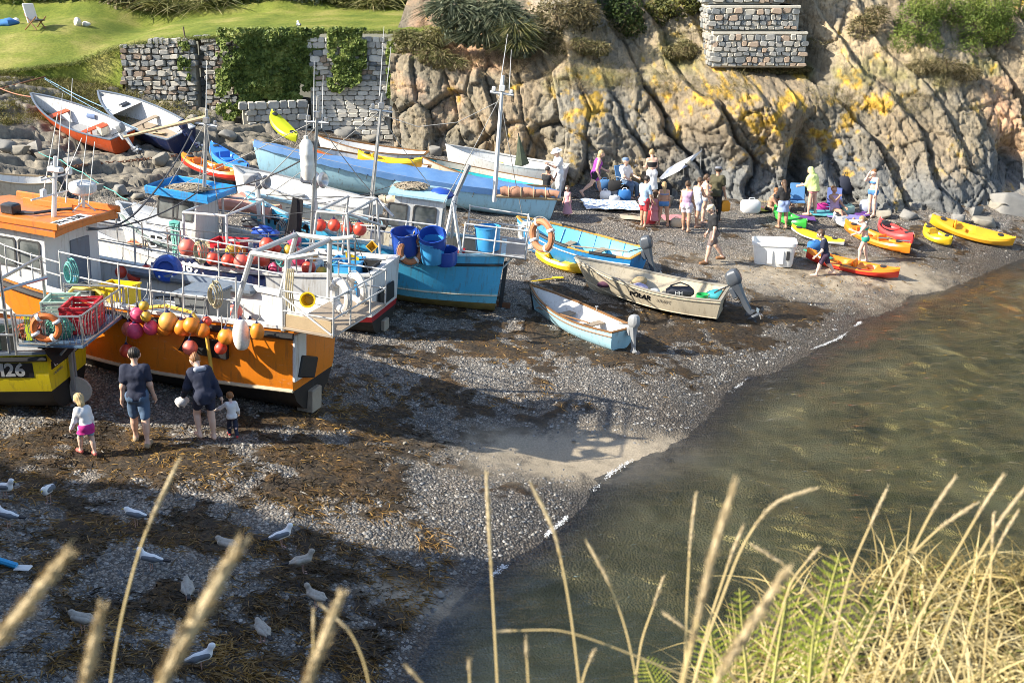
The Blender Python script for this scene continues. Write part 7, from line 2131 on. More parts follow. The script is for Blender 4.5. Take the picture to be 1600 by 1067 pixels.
rope_line('long dark rope from the orange boat roof over to the tall mast',[OB.to_world((4.2,.8,3.05)),CBt.to_world((.8,.9,2.6)),NB.to_world(NB.hit(488,240,'y',.2))],.018,ROPEK,.2)
rope_line('green rope lying over the rock slip near the cabin boat',[P(60,238,.25),P(95,250,.25),P(130,270,.2),P(180,300,.2),P(200,312,.3)],.014,NETT,.05)
rope_line('rusty iron rail across the turf at the left',[P(-10,142,.12),P(72,120,.12)],.03,RUSTY,.0)
for(u0,v0,u1,v1,lab,h0)in[(90,178,68,300,'left white whip aerial rope above the orange boat roof',2.2),(128,216,80,330,'middle slanting white line above the orange boat roof',2.0),(148,222,138,320,'right upright white line above the orange boat roof',2.0)]:
 a=OB.hit(u0,v0,'y',0);b=OB.hit(u1,v1,'y',0)
 MB().tube([b,a],.009,5).build('aerial',P_WHITE,OB.root)
# deckchair and picnic things on the lawn
p=aty(47,44,47.2)
def lawn_at(u,v):
 y=np.arange(42.5,60,.05);r=ray(u,v)
 t=y/r.y;x=r.x*t;z=CAMZ+r.z*t
 k=int(np.argmax((z<lawn_z(x,y))&(y>np.interp(x,_lf[:,0],_lf[:,1])+.1)))
 return Vector((float(x[k]),float(y[k]),float(lawn_z(x[k],y[k]))))
p=lawn_at(54,47)
t=thing('deckchair','white backed wooden folding chair on the lawn at the top left','chair',tuple(p),-.5)
MB().bbox((-.12,0,.62),(.06,.52,.78),.02,rot('Y',-.28)).build('backrest',PL_WHITE,t)
MB().bbox((.15,0,.36),(.5,.5,.05),.01).build('seat',ENGD,t)
for y in(-.24,.24):
 MB().tube([(-.25,y,0),(.45,y,.5)],.025,6).build('leg',WOOD,t);MB().tube([(.40,y,0),(-.2,y,.6)],.025,6).build('leg',WOOD,t)
for k,(u,v,mt,lab,sz)in enumerate([(10,40,M('blanket_blue',(.04,.16,.42),.9,.3),'blue blanket heap on the lawn at the left edge',(.5,.3,.18)),(24,37,PL_WHITE,'white bag on the lawn beside the blue blanket',(.2,.15,.14)),(122,40,M('white_stone',(.6,.58,.5),.8,.3),'pair of white stones on the lawn',(.2,.15,.2)),(136,41,M('white_stone',(.6,.58,.5)),'smaller whitish stone on the lawn',(.18,.12,.12))]):
 q=lawn_at(u,v)
 o=thing('picnic_heap' if k<2 else 'lawn_stone',lab,'blanket' if k<1 else('bag' if k<2 else 'stone'),(q.x,q.y,q.z+sz[2]*.5),k)
 mb=MB();mb.sphere((0,0,0),1,12,8,sz);mb.v=[(a*(1+.2*math.sin(9*b+7*c)),b*(1+.2*math.sin(8*a)),c*(1+.25*math.sin(11*a+6*b)))for a,b,c in mb.v]
 mb.build('body',mt,o)
# ================= people: one continuous surface grown around a posed skeleton
def seg_d(Pt,a,b,r1,r2):
 a,b=np.array(a,float),np.array(b,float)
 ba=b-a
 pa=Pt-a
 h=np.clip(pa@ba/max(1e-9,ba@ba),0,1)
 d=np.sqrt(((pa-h[...,None]*ba)**2).sum(-1))
 return d-(r1+(r2-r1)*h)
def blend(prims,Pt,k):
 d=None
 for(a,b,r1,r2)in prims:
  e=seg_d(Pt,a,b,r1,r2)
  if d is None:
   d=e
  else:
   h=np.clip(k-np.abs(d-e),0,None)/k
   d=np.minimum(d,e)-h*h*k*.25
 return d
def surface(prims,k,vox,clip=None,wob=None):
 """surface nets over the blended distance field"""
 A=np.array([np.minimum(p[0],p[1])-max(p[2],p[3])for p in prims]).min(0)-2.5*vox
 B=np.array([np.maximum(p[0],p[1])+max(p[2],p[3])for p in prims]).max(0)+2.5*vox
 n=np.ceil((B-A)/vox).astype(int)+1
 g=[A[i]+vox*np.arange(n[i])for i in range(3)]
 Pt=np.stack(np.meshgrid(*g,indexing='ij'),-1)
 D=blend(prims,Pt,k)
 if wob:
  D=D+wob(Pt)
 if clip:
  D=np.maximum(D,clip(Pt))
 S=D<0
 c=[S[i:n[0]-1+i,j:n[1]-1+j,l:n[2]-1+l]for i in(0,1)for j in(0,1)for l in(0,1)]
 s_=sum(x.astype(np.int8)for x in c)
 act=(s_>0)&(s_<8)
 idx=-np.ones(act.shape,int)
 ii=np.argwhere(act)
 idx[act]=np.arange(len(ii))
 acc=np.zeros((len(ii),3));cnt=np.zeros(len(ii))
 cor=[(i,j,l)for i in(0,1)for j in(0,1)for l in(0,1)]
 for p in range(8):
  for q in range(p+1,8):
   dd=[abs(cor[p][t]-cor[q][t])for t in range(3)]
   if sum(dd)!=1:
    continue
   d0=D[ii[:,0]+cor[p][0],ii[:,1]+cor[p][1],ii[:,2]+cor[p][2]]
   d1=D[ii[:,0]+cor[q][0],ii[:,1]+cor[q][1],ii[:,2]+cor[q][2]]
   m=(d0<0)!=(d1<0)
   t=np.where(m,d0/np.where(m,d0-d1,1),0)
   pt=np.array(cor[p])[None]+t[:,None]*(np.array(cor[q])-np.array(cor[p]))[None]
   acc[m]+=pt[m];cnt[m]+=1
 V=A+(ii+acc/np.maximum(cnt,1)[:,None])*vox
 F=[]
 for ax in range(3):
  o1,o2=[(1,2),(2,0),(0,1)][ax]
  sl0=[slice(1,-1)]*3;sl1=[slice(1,-1)]*3
  sl0[ax]=slice(0,n[ax]-1);sl1[ax]=slice(1,n[ax])
  a_,b_=S[tuple(sl0)],S[tuple(sl1)]
  ch=np.argwhere(a_!=b_)
  if not len(ch):
   continue
  flip=a_[tuple(ch.T)]
  base=ch.copy()
  for t in range(3):
   if t!=ax:
    base[:,t]+=1
  def cell(da,db):
   c_=base.copy();c_[:,o1]-=da;c_[:,o2]-=db
   return idx[tuple(c_.T)]
  q=np.stack([cell(1,1),cell(0,1),cell(0,0),cell(1,0)],1)
  q[~flip]=q[~flip][:,::-1]
  F.append(q)
 F=np.concatenate(F)
 F=F[(F>=0).all(1)]
 return V,F
SKIN=M('skin_fair',(.58,.36,.26),.5,.15,8,(.5,.26,.18),bmp=.03)
SKINT=M('skin_tanned',(.42,.235,.15),.5,.15,8,(.35,.18,.11),bmp=.03)
SKINP=M('skin_pale',(.64,.43,.33),.5,.15,8,(.55,.32,.24),bmp=.03)
HAIRS={'dark':M('hair_dark',(.025,.017,.012),.55,.3,30),'brown':M('hair_brown',(.085,.048,.025),.55,.3,30),'fair':M('hair_fair',(.38,.25,.11),.55,.3,30),'blonde':M('hair_blonde',(.50,.36,.17),.55,.3,30),'ginger':M('hair_ginger',(.24,.105,.035),.55,.3,30),'grey':M('hair_grey',(.42,.40,.37),.6,.3,30)}
EYE=M('eye_dark',(.02,.015,.012),.3,0)
LIP=M('lip',(.40,.13,.11),.5,0)
def cloth(name,c,**k):
 return M('cloth_'+name,c,.85,k.pop('dirt',.25),k.pop('scale',7),bmp=.2,**k)
def Rx(a):return np.array(rot('X',a))
def Ry(a):return np.array(rot('Y',a))
def Rz_(a):return np.array(rot('Z',a))
def figure(label,u,v,H,face,pose=None,skin=SKIN,hair=('short','dark'),wear=(),group='people on the beach',base=None,child=False,female=False,shoes=None,vox=None,seat=0.0,eyes=True,hat=None):
 """pose keys: lean, twist, side, hl/hr (hip swing), kl/kr (knee), al/ar (arm swing), bl/br (arm out), el/er (elbow), nod, turn"""
 p=dict(lean=.03,twist=0,side=0,hl=.05,hr=-.05,kl=.04,kr=.04,al=.0,ar=.0,bl=.14,br=.14,el=.2,er=.2,nod=.1,turn=0,sl=.03,sr=.03)
 p.update(pose or{})
 u_=H
 hk=1.0+(.32 if child else 0)
 head_r=.066*u_*hk
 leg=(.245 if not child else .215)*u_
 tor=(.30 if not child else .31)*u_
 shw=(.101 if not female else .090)*u_*(.95 if child else 1)
 hpw=(.052 if not female else .058)*u_
 f=u_*(1.0 if not child else 1.02)
 Rt=Rx(-p['lean'])@Ry(p['side'])@Rz_(p['twist'])
 pel=np.zeros(3)
 J={}
 chest=pel+Rt@np.array([0,0,tor*.66]);neck=pel+Rt@np.array([0,.0,tor])
 Rh=Rt@Rz_(p['turn'])@Rx(-p['nod'])
 hc=neck+Rt@np.array([0,.012*f,.035*f])+Rh@np.array([0,.01*f,head_r*.95])
 prims={}
 prims['torso']=[(pel+Rt@np.array([-hpw*.75,0,0]),pel+Rt@np.array([hpw*.75,0,0]),.062*f,.062*f),(pel,chest,.061*f,.068*f),(pel+Rt@np.array([-.022*f,0,tor*.35]),pel+Rt@np.array([.022*f,0,tor*.35]),.060*f,.060*f),
      (chest+Rt@np.array([-shw*.45,0,0]),chest+Rt@np.array([shw*.45,0,0]),.063*f,.063*f),(neck+Rt@np.array([-shw*.78,0,-.038*f]),neck+Rt@np.array([shw*.78,0,-.038*f]),.042*f,.042*f)]
 if female and not child:
  prims['torso']+=[(chest+Rt@np.array([s_*.042*f,.048*f,.0]),)*2+(.036*f,.036*f)for s_ in(-1,1)]
 prims['torso']+=[(pel+Rt@np.array([s_*hpw*.8,-.03*f,-.02*f]),)*2+(.055*f,.055*f)for s_ in(-1,1)]
 prims['neck']=[(neck-Rt@np.array([0,0,.02*f]),hc-Rh@np.array([0,.012*f,head_r*.4]),.031*f,.029*f)]
 prims['head']=[(hc+Rh@np.array([0,-.010*f,head_r*.22]),hc+Rh@np.array([0,.006*f,head_r*.10]),head_r*.80,head_r*.78),(hc+Rh@np.array([0,.016*f,-head_r*.18]),hc+Rh@np.array([0,.028*f,-head_r*.62]),head_r*.58,head_r*.36),
      (hc+Rh@np.array([0,head_r*.84,head_r*.02]),hc+Rh@np.array([0,head_r*1.0,-head_r*.24]),head_r*.10,head_r*.15)]
 prims['head']+=[(hc+Rh@np.array([s_*head_r*.80,-.004*f,head_r*.08]),hc+Rh@np.array([s_*head_r*.78,.0,-head_r*.18]),head_r*.14,head_r*.10)for s_ in(-1,1)]
 low=[]
 for s_,nm in((-1,'l'),(1,'r')):
  hip=pel+np.array([s_*hpw,0,-.015*f])
  Rl=Ry(-s_*p['s'+nm])@Rx(p['h'+nm])
  kn=hip+Rl@np.array([0,0,-leg])
  Rs=Rl@Rx(-p['k'+nm])
  an=kn+Rs@np.array([0,0,-leg*.98])
  Rf=Rz_(-s_*.12)if abs(p['h'+nm]-p['k'+nm])<.75 else Rs@Rz_(-s_*.12)
  toe=an+Rf@np.array([0,.098*f,-.022*f]);heel=an+Rf@np.array([0,-.022*f,-.020*f])
  prims['thigh'+nm]=[(hip,kn,.054*f if not child else .050*f,.036*f)]
  prims['shin'+nm]=[(kn,an,.034*f,.021*f),(kn+Rs@np.array([0,-.012*f,-leg*.25]),kn+Rs@np.array([0,-.008*f,-leg*.5]),.034*f,.026*f)]
  prims['foot'+nm]=[(heel,toe,.020*f,.017*f),(an,toe-np.array([0,0,-.004]),.020*f,.018*f)]
  J['kn'+nm],J['an'+nm],J['hip'+nm]=kn,an,hip
  low.append(min(heel[2]-.020*f,toe[2]-.018*f))
  sh=neck+Rt@np.array([s_*shw,0,-.042*f])
  Ra=Rt@Ry(-s_*p['b'+nm])@Rx(p['a'+nm])
  el=sh+Ra@np.array([0,0,-.172*f])
  Re=Ra@Rx(p['e'+nm])@Rz_(-s_*.25)
  wr=el+Re@np.array([0,0,-.145*f])
  pk=wr+Re@np.array([0,.004*f,-.045*f])
  prims['upper'+nm]=[(sh,el,.034*f,.025*f)]
  prims['fore'+nm]=[(el,wr,.026*f,.016*f)]
  prims['hand'+nm]=[(wr,pk,.014*f,.019*f)]
  J['wr'+nm],J['el'+nm],J['sh'+nm],J['Re'+nm],J['pk'+nm]=wr,el,sh,Re,pk
 allp=[q for kk in prims for q in prims[kk]]
 vx=vox or .0155*(u_/1.75)**.8
 V,F=surface(allp,.030*f,vx)
 # fingers grow out of the palm
 fv,ff=[],[]
 for s_,nm in((-1,'l'),(1,'r')):
  Re,pk,wr=J['Re'+nm],J['pk'+nm],J['wr'+nm]
  mb=MB()
  for k,(off,ln)in enumerate(((-.0125,.038),(-.004,.044),(.0045,.042),(.0125,.033))):
   b0=pk+Re@np.array([0,off*f*1.25,-.004*f])*1.0
   b1=b0+Re@np.array([-s_*.006*f,off*.2*f,-ln*.55*f]);b2=b1+Re@np.array([-s_*.014*f,0,-ln*.45*f])
   mb.tube([b0,b1,b2],[.0062*f,.0056*f,.0042*f],5)
  t0=wr+Re@np.array([0,.012*f,-.018*f]);t1=t0+Re@np.array([-s_*.006*f,.018*f,-.018*f]);t2=t1+Re@np.array([-s_*.006*f,.006*f,-.020*f])
  mb.tube([t0,t1,t2],[.0075*f,.0065*f,.0048*f],5)
  o=len(V)+len(fv);fv+=mb.v;ff+=[tuple(i+o for i in q)for q in mb.f]
 z0=-min(low)if not seat else seat
 if base is None:
  g=G(u,v)
  g=Vector((g.x,g.y,g.z+.01))
 else:
  g=Vector(base)
 t=thing('person',label,'person',tuple(g),face,group)
 off=np.array([0,0,z0])
 # centre the standing foot over the pixel
 if not seat:
  off=off-np.array([(J['anl'][0]+J['anr'][0])/2,(J['anl'][1]+J['anr'][1])/2,0])
 me=bpy.data.meshes.new('body')
 me.from_pydata([tuple(q+off)for q in V]+[tuple(np.array(q)+off)for q in fv],[],[tuple(q)for q in F]+ff)
 me.materials.append(skin)
 me.polygons.foreach_set('use_smooth',[True]*len(me.polygons))
 obj('body',me,t)
 def add(name,pr,mat,k=.03,clip=None,wob=None,vx2=None):
  V2,F2=surface(pr,k*f,vx2 or vx,clip,wob)
  obj(name,np_mesh(name,V2+off,F2,mat,True),t)
 def infl(lst,d):return[(a,b,r1+d,r2+d)for a,b,r1,r2 in lst]
 def sub(pr,a0,a1,d):
  out=[]
  for a,b,r1,r2 in pr[:1]:
   out.append((a+(b-a)*a0,a+(b-a)*a1,r1+(r2-r1)*a0+d,r1+(r2-r1)*a1+d))
  return out
 fold=lambda Pt:.018*(fbm(Pt[...,0]*11+u,Pt[...,1]*11,Pt[...,2]*8,2)-.5)*f
 up=Rt@np.array([0,0,1.0])
 for w in wear:
  kd,mat=w[0],w[1]
  o_=w[2]if len(w)>2 else{}
  if kd in('tshirt','longshirt','top','tunic','jacket'):
   d=.010*f if kd!='jacket' else .015*f
   pr=infl(prims['torso'],d)
   sl_={'tshirt':.62,'longshirt':1.0,'top':0,'tunic':.7,'jacket':1.0}[kd]
   for nm in 'lr':
    if sl_>0:
     pr+=sub(prims['upper'+nm],0,min(1,sl_),d+.003*f)
    if sl_>=1:
     pr+=sub(prims['fore'+nm],0,.92,d)
   hem=o_.get('hem',-.04)
   if hem<-.06:
    pr.append((pel,pel+np.array([0,0,hem*f]),.088*f,.098*f))
   top_=o_.get('top',.97)
   cl=lambda Pt,hem=hem,top_=top_:np.maximum(hem*f-(Pt-pel)@(up if hem>-.06 else np.array([0,0,1.0])),(Pt-pel)@up-tor*top_ if kd=='top' else-9.0+0*Pt[...,0])
   add({'tshirt':'shirt','longshirt':'shirt','top':'top','tunic':'tunic','jacket':'jacket'}[kd],pr,mat,.03,cl,fold)
   if kd=='jacket':
    add('hood',[(neck+Rt@np.array([-.04*f,-.045*f,-.02*f]),neck+Rt@np.array([.04*f,-.045*f,-.02*f]),.035*f,.035*f)],o_.get('hood',mat))
  elif kd=='band':  # bandeau or bikini top
   add('bikini_top',infl(prims['torso'],.007*f),mat,.03,lambda Pt:np.abs((Pt-chest)@up-o_.get('dz',0)*f)-o_.get('h',.026)*f)
  elif kd=='briefs':
   pr=infl(prims['torso'][:2]+prims['torso'][-2:],.007*f)+sub(prims['thighl'],0,.12,.006*f)+sub(prims['thighr'],0,.12,.006*f)
   add('briefs',pr,mat,.03,lambda Pt:np.maximum((Pt-pel)@up-.035*f,-.075*f-(Pt-pel)@up))
  elif kd in('shorts','trousers'):
   ln=o_.get('len',.72 if kd=='shorts' else 1.0)
   d=(.011 if kd=='shorts' else .009)*f
   pr=infl(prims['torso'][:1]+prims['torso'][-2:],d)
   for nm in 'lr':
    pr+=sub(prims['thigh'+nm],0,ln,d)
    if kd=='trousers':
     pr+=sub(prims['shin'+nm],0,.96,d+.006*f)
   add(kd,pr,mat,.022,lambda Pt:(Pt-pel)@up-.055*f,fold)
  elif kd=='skirt':
   h0,h1,r1=o_.get('z0',.05),o_.get('z1',-.2),o_.get('r',.12)
   pr=infl(prims['torso'][:1]+prims['torso'][-2:],.012*f)+[(pel+np.array([-.02*f,0,.02*f]),pel+np.array([-.02*f,.01*f,h1*f]),.07*f,r1*f),(pel+np.array([.02*f,0,.02*f]),pel+np.array([.02*f,.01*f,h1*f]),.07*f,r1*f)]
   add('skirt',pr,mat,.03,lambda Pt:np.maximum((Pt-pel)[...,2]-h0*f,h1*f-(Pt-pel)[...,2]),fold)
  elif kd=='dress':
   h1,r1=o_.get('z1',-.25),o_.get('r',.13)
   pr=infl(prims['torso'],.012*f)+[(pel+np.array([0,0,.02*f]),pel+np.array([0,.01*f,h1*f]),.085*f,r1*f)]
   add('dress',pr,mat,.03,lambda Pt:np.maximum((Pt-pel)@up-tor*o_.get('top',.9),h1*f-(Pt-pel)[...,2]),fold)
  elif kd=='towel':  # wrapped round the shoulders
   pr=infl(prims['torso'],.022*f)+sub(prims['upperl'],0,1,.02*f)+sub(prims['upperr'],0,1,.02*f)+[(chest,pel+np.array([0,-.01*f,-.06*f]),.11*f,.12*f)]
   add('towel',pr,mat,.05,lambda Pt:o_.get('hem',-.08)*f-(Pt-pel)[...,2],fold)
   if o_.get('hood'):
    add('towel_hood',[(hc+Rh@np.array([0,-.012*f,head_r*.2]),hc+Rh@np.array([0,-.012*f,-head_r*.7]),head_r*1.0,head_r*.95)],mat,.03,lambda Pt:(Pt-hc)@(Rh@np.array([0,1.0,0]))-head_r*.55)
 st,hcol=hair
 hm=HAIRS[hcol]
 back=Rh@np.array([0,-1.0,0]);hup=Rh@np.array([0,0,1.0]);fw=-back
 if st!='none':
  pr=[(hc+back*.014*f+hup*head_r*.30,hc+back*.010*f+hup*head_r*.20,head_r*.90,head_r*.90)]
  if st in('long','bob','pony'):
   pr+=[(hc+back*head_r*.35,hc+back*head_r*.42-hup*head_r*(.9 if st!='pony' else .2),head_r*.72,head_r*(.62 if st!='pony' else .6))]
  if st=='long':
   pr+=[(hc+back*head_r*.55-hup*head_r*.6,neck+Rt@np.array([0,-.055*f,-.07*f]),head_r*.62,head_r*.42)]
  if st=='pony':
   pr+=[(hc+back*head_r*.95+hup*head_r*.35,hc+back*head_r*1.45-hup*head_r*.9,head_r*.26,head_r*.16)]
  if st=='bun':
   pr+=[(hc+back*head_r*.75+hup*head_r*.75,hc+back*head_r*.8+hup*head_r*.8,head_r*.38,head_r*.38)]
  clipf=lambda Pt:np.minimum((Pt-hc)@fw-head_r*.42,-((Pt-hc)@hup-head_r*.48))if st not in('long','bob')else np.minimum((Pt-hc)@fw-head_r*.30,-((Pt-hc)@hup-head_r*.48))
  add('hair',pr,hm,.02,clipf,lambda Pt:.0035*np.sin(Pt[...,0]*190+8*Pt[...,2])*f)
 if eyes:
  mb=MB()
  for s_ in(-1,1):
   c=hc+Rh@np.array([s_*head_r*.32,head_r*.80,head_r*.10])
   mb.sphere(tuple(c+off),head_r*.10,8,6)
  mb.build('eyes',EYE,t)
  c=hc+Rh@np.array([0,head_r*.80,-head_r*.48])+off
  q=Rh@np.array([head_r*.2,0,0])
  MB().tube([tuple(c-q),tuple(c+(Rh@np.array([0,head_r*.05,0]))),tuple(c+q)],head_r*.05,5).build('mouth',LIP,t)
 if hat:
  kind,hmat=hat
  R3=Matrix([[float(a)for a in r_]for r_ in Rh])
  hb_=MB();c0=Vector(tuple(hc+off+hup*head_r*.38+back*.006*f))
  hr=head_r*1.02
  if kind=='cap':
   hb_.lathe([(hr,0),(hr*1.0,head_r*.25),(hr*.86,head_r*.55),(hr*.5,head_r*.72),(.004,head_r*.78)],18,c0,R3)
   hb_.loft([[c0+R3@Vector((x*hr*.8,hr*(.62+q*.75*(1-x*x*.5)),head_r*(.06-.12*q)))for x in(-1,-.6,-.2,.2,.6,1)]for q in(0,.5,1)],False)
   hb_.loft([[c0+R3@Vector((x*hr*.8,hr*(.62+q*.75*(1-x*x*.5)),head_r*(.03-.12*q)))for x in(1,.6,.2,-.2,-.6,-1)]for q in(0,.5,1)],False)
  else:
   hb_.lathe([(hr*1.75,-head_r*.12),(hr*1.72,-head_r*.08),(hr*1.02,0),(hr*.98,head_r*.55),(hr*.7,head_r*.75),(.004,head_r*.8)],20,c0,R3)
  hb_.build('hat',hmat,t)
 if shoes:
  for nm in 'lr':
   add('shoe',infl(prims['foot'+nm],.007*f),shoes,.02)
 t['_h']=0
 del t['_h']
 return t,{k:Vector(tuple(np.array(q)+off))for k,q in J.items()if np.shape(q)==(3,)}
def wpt(t,p):
 return Matrix.Translation(t.location)@t.rotation_euler.to_matrix().to_4x4()@Vector(p)
WALK=dict(hl=.38,kl=.15,hr=-.28,kr=.35,al=-.35,ar=.4,el=.3,er=.35,lean=.08)
WALK2=dict(hr=.38,kr=.15,hl=-.28,kl=.35,ar=-.35,al=.4,el=.3,er=.35,lean=.08)
NAVYC=cloth('navy',(.015,.02,.045));DENIM=cloth('denim',(.07,.12,.20));WHITEC=cloth('white',(.72,.71,.70),dirt=.1);MAG=cloth('magenta',(.50,.02,.22));PINKC=cloth('pink',(.66,.33,.38));REDC=cloth('red',(.50,.04,.05));BLACKC=cloth('black',(.014,.014,.016))
LBC=cloth('pale_blue',(.34,.47,.62));LILAC=cloth('lilac',(.46,.30,.44));STRIPE=cloth('striped_blue',(.42,.46,.58));OLIVE=cloth('olive',(.07,.062,.03));PURP=cloth('purple',(.30,.05,.32));LIMEC=cloth('lime',(.62,.72,.26));GREENB=cloth('green',(.02,.28,.20));BLUEB=cloth('blue',(.07,.2,.42));KHAKI=cloth('grey_brown',(.17,.13,.12));BEIGE=cloth('beige',(.50,.42,.30));TEALC=cloth('teal',(.08,.34,.38));ROSE=cloth('rose',(.55,.22,.24))
FAM='family walking past the orange boat'
figure('man in navy shirt and denim shorts walking away past the orange boat',222,695,1.70,.12,dict(hl=.22,kl=.08,hr=-.16,kr=.2,al=-.08,ar=.08,bl=.16,br=.16,el=.25,er=.25,lean=.04,nod=.3,sl=.05,sr=.05),SKIN,('short','dark'),[('tshirt',NAVYC,dict(hem=-.05)),('shorts',DENIM,dict(len=.88))],FAM,shoes=cloth('sandal',(.32,.24,.15)),vox=.0135)
figure('blonde girl in white cardigan and magenta skirt walking left in front of the boats',138,711,1.08,.75,dict(hl=.55,kl=.5,hr=-.1,kr=.06,al=.3,ar=.1,bl=.3,br=.2,el=.4,er=.4,lean=.22,nod=.35),SKINP,('bob','blonde'),[('longshirt',WHITEC,dict(hem=-.06)),('skirt',MAG,dict(z1=-.10,r=.115)),('shorts',cloth('pale_denim',(.22,.33,.46)),dict(len=.50))],FAM,child=True,female=True,shoes=cloth('sandal_red',(.5,.12,.1)),vox=.0115)
wom,JW=figure('woman in hooded navy jacket bending to hold the toddler\'s hand',324,688,1.56,.55,dict(hl=.45,kl=.75,hr=.0,kr=.05,al=.45,ar=-.05,bl=.35,br=.28,el=.5,er=.15,lean=.38,nod=.45,turn=.25),SKINP,('bun','ginger'),[('jacket',NAVYC,dict(hem=-.09,hood=cloth('grey_lining',(.30,.32,.38)))),('shorts',NAVYC,dict(len=.55))],FAM,female=True,vox=.013)
figure('toddler in white and pink top, navy trousers and red shoes beside the bending woman',365,683,.82,.35,dict(hl=.3,kl=.15,hr=-.25,kr=.3,al=.5,ar=.2,bl=.9,br=.25,el=.3,er=.5,lean=.06,nod=.2),SKINP,('short','ginger'),[('longshirt',WHITEC,dict(hem=-.05)),('trousers',NAVYC),('top',PINKC,dict(hem=.26,top=1.1))],FAM,child=True,shoes=REDC,vox=.0095)
hb=wpt(wom,JW['pkl'])
t=thing('carrier_bag','crumpled white bag in the hand of the woman in the navy jacket','bag',tuple(hb),.4)
mb=MB();mb.sphere((0,0,-.06),1,12,8,(.12,.07,.09));mb.v=[(a*(1+.2*math.sin(40*b)),b*(1+.2*math.sin(50*a)),c*(1+.2*math.sin(60*a)))for a,b,c in mb.v];mb.build('sack',WHITEC,t);MB().tube([(-.03,0,-.01),(0,0,.04),(.03,0,-.01)],.006,4).build('handle',WHITEC,t)
B1='bathers by the cliff'
figure('man in white tunic, white trousers and white sun hat behind the furled brown sail',873,313,1.74,1.9,dict(al=.7,el=1.3,ar=.1,nod=.3),SKIN,('short','grey'),[('tunic',WHITEC,dict(hem=-.16)),('trousers',WHITEC)],B1,hat=('sunhat',WHITEC))
figure('person in black sleeveless top and jeans standing by the stern of the covered gig',853,329,1.42,-.6,dict(al=.9,ar=.9,el=1.4,er=1.4,nod=.4),SKINT,('short','dark'),[('top',BLACKC,dict(hem=-.05)),('trousers',DENIM)],B1)
figure('small child in long pale pink dress right of the brown furled sail',887,337,.98,2.6,dict(al=.2,ar=.2),SKIN,('short','brown'),[('dress',PINKC,dict(z1=-.40,r=.16,top=1.0))],B1,child=True,female=True)
figure('blonde woman in purple top and black shorts striding right along the cliff foot',924,309,1.66,-1.45,dict(hl=.35,kl=.1,hr=-.45,kr=.5,al=.5,ar=-.1,el=.8,er=.6,lean=.22,nod=.1),SKIN,('bob','blonde'),[('top',PURP,dict(hem=-.16)),('shorts',BLACKC,dict(len=.4))],B1,female=True)
SEATED=dict(hl=1.45,hr=1.45,kl=1.45,kr=1.45,lean=-.12,al=.5,ar=.5,el=.7,er=.7,sl=.12,sr=.12)
g=G(978,303)
figure('seated man with white beard, blue cap, white shirt and jeans',978,303,1.75,-2.5,SEATED,SKIN,('short','grey'),[('tshirt',WHITEC),('trousers',DENIM)],B1,base=(g.x,g.y+.15,g.z),seat=.42,hat=('cap',cloth('cap_blue',(.16,.24,.38))))
def chair(label,x,y,z,rz,mat,group='folding chairs on the beach'):
 t=thing('folding_chair',label,'chair',(x,y,z),rz,group)
 MB().bbox((0,0,.36),(.5,.46,.03),.01).build('seat',mat,t)
 MB().bbox((0,-.28,.66),(.5,.03,.58),.012,rot('X',.28)).build('backrest',mat,t)
 for sx in(-.26,.26):
  MB().tube([(sx,.24,0),(sx,-.24,.38)],.014,6).build('leg',STEEL,t);MB().tube([(sx,-.26,0),(sx,.22,.38)],.014,6).build('leg',STEEL,t);MB().tube([(sx,.22,.56),(sx,-.24,.58)],.014,6).build('armrest',STEEL,t)
 return t
chair('folding chair under the seated man in the blue cap',g.x,g.y+.15,g.z,-2.5,BLUEB)
g2=G(1246,332)
chair('empty blue folding chair with a white stripe against the dark cleft',g2.x,g2.y+.1,g2.z,3.0,BLUEB)
g3=G(1304,336)
chair('low blue chair behind the woman in sunglasses',g3.x+.05,g3.y+.35,g3.z-.12,2.9,cloth('chair_blue',(.10,.14,.34)))
figure('woman seen from behind in black bandeau top and long white skirt',1017,311,1.68,.1,dict(al=.5,ar=.55,el=.9,er=.9,nod=.35),SKIN,('bun','fair'),[('band',BLACKC,dict(h=.05,dz=-.03)),('skirt',WHITEC,dict(z1=-.34,r=.13,z0=.08))],B1,female=True)
figure('teenage boy in open pale blue shirt and red shorts with dark hair',1005,355,1.62,-.9,dict(al=.15,ar=.3,nod=.3),SKINT,('short','dark'),[('tunic',LBC,dict(hem=-.10)),('shorts',REDC,dict(len=.7))],B1)
figure('small child wrapped in a pink towel next to the boy in the pale blue shirt',1022,352,1.12,-.3,dict(al=.8,ar=.3,el=.6),SKINT,('bob','brown'),[('dress',ROSE,dict(z1=-.34,r=.15))],B1,child=True,female=True)
figure('girl seen from behind in blue bikini bottoms with long brown hair',1036,354,1.42,.05,dict(sl=.09,sr=.09,nod=.2),SKINT,('long','fair'),[('briefs',BLUEB),('band',BLUEB,dict(h=.012))],B1,female=True)
figure('woman in lilac vest and white shorts with her hair in a bun, back turned',1071,362,1.60,-.5,dict(hl=.12,hr=-.12,al=-.1,ar=.2,nod=.2,lean=-.02),SKINT,('bun','brown'),[('top',LILAC,dict(hem=-.03,top=.93)),('shorts',cloth('white_lilac',(.62,.56,.60)),dict(len=.45))],B1,female=True)
figure('woman in white top and blue striped shorts right of the one in the lilac vest',1088,355,1.60,-1.0,dict(hl=.2,hr=-.15,al=.2,ar=.5,er=.8,nod=.3),SKINT,('bun','brown'),[('top',WHITEC,dict(top=.95)),('shorts',STRIPE,dict(len=.6))],B1,female=True)
figure('woman with ponytail and pale bikini top facing the man in olive',1098,349,1.60,-1.3,dict(hl=.1,hr=-.1,al=.4,el=1.0,ar=.1),SKIN,('pony','brown'),[('band',WHITEC),('briefs',WHITEC)],B1,female=True)
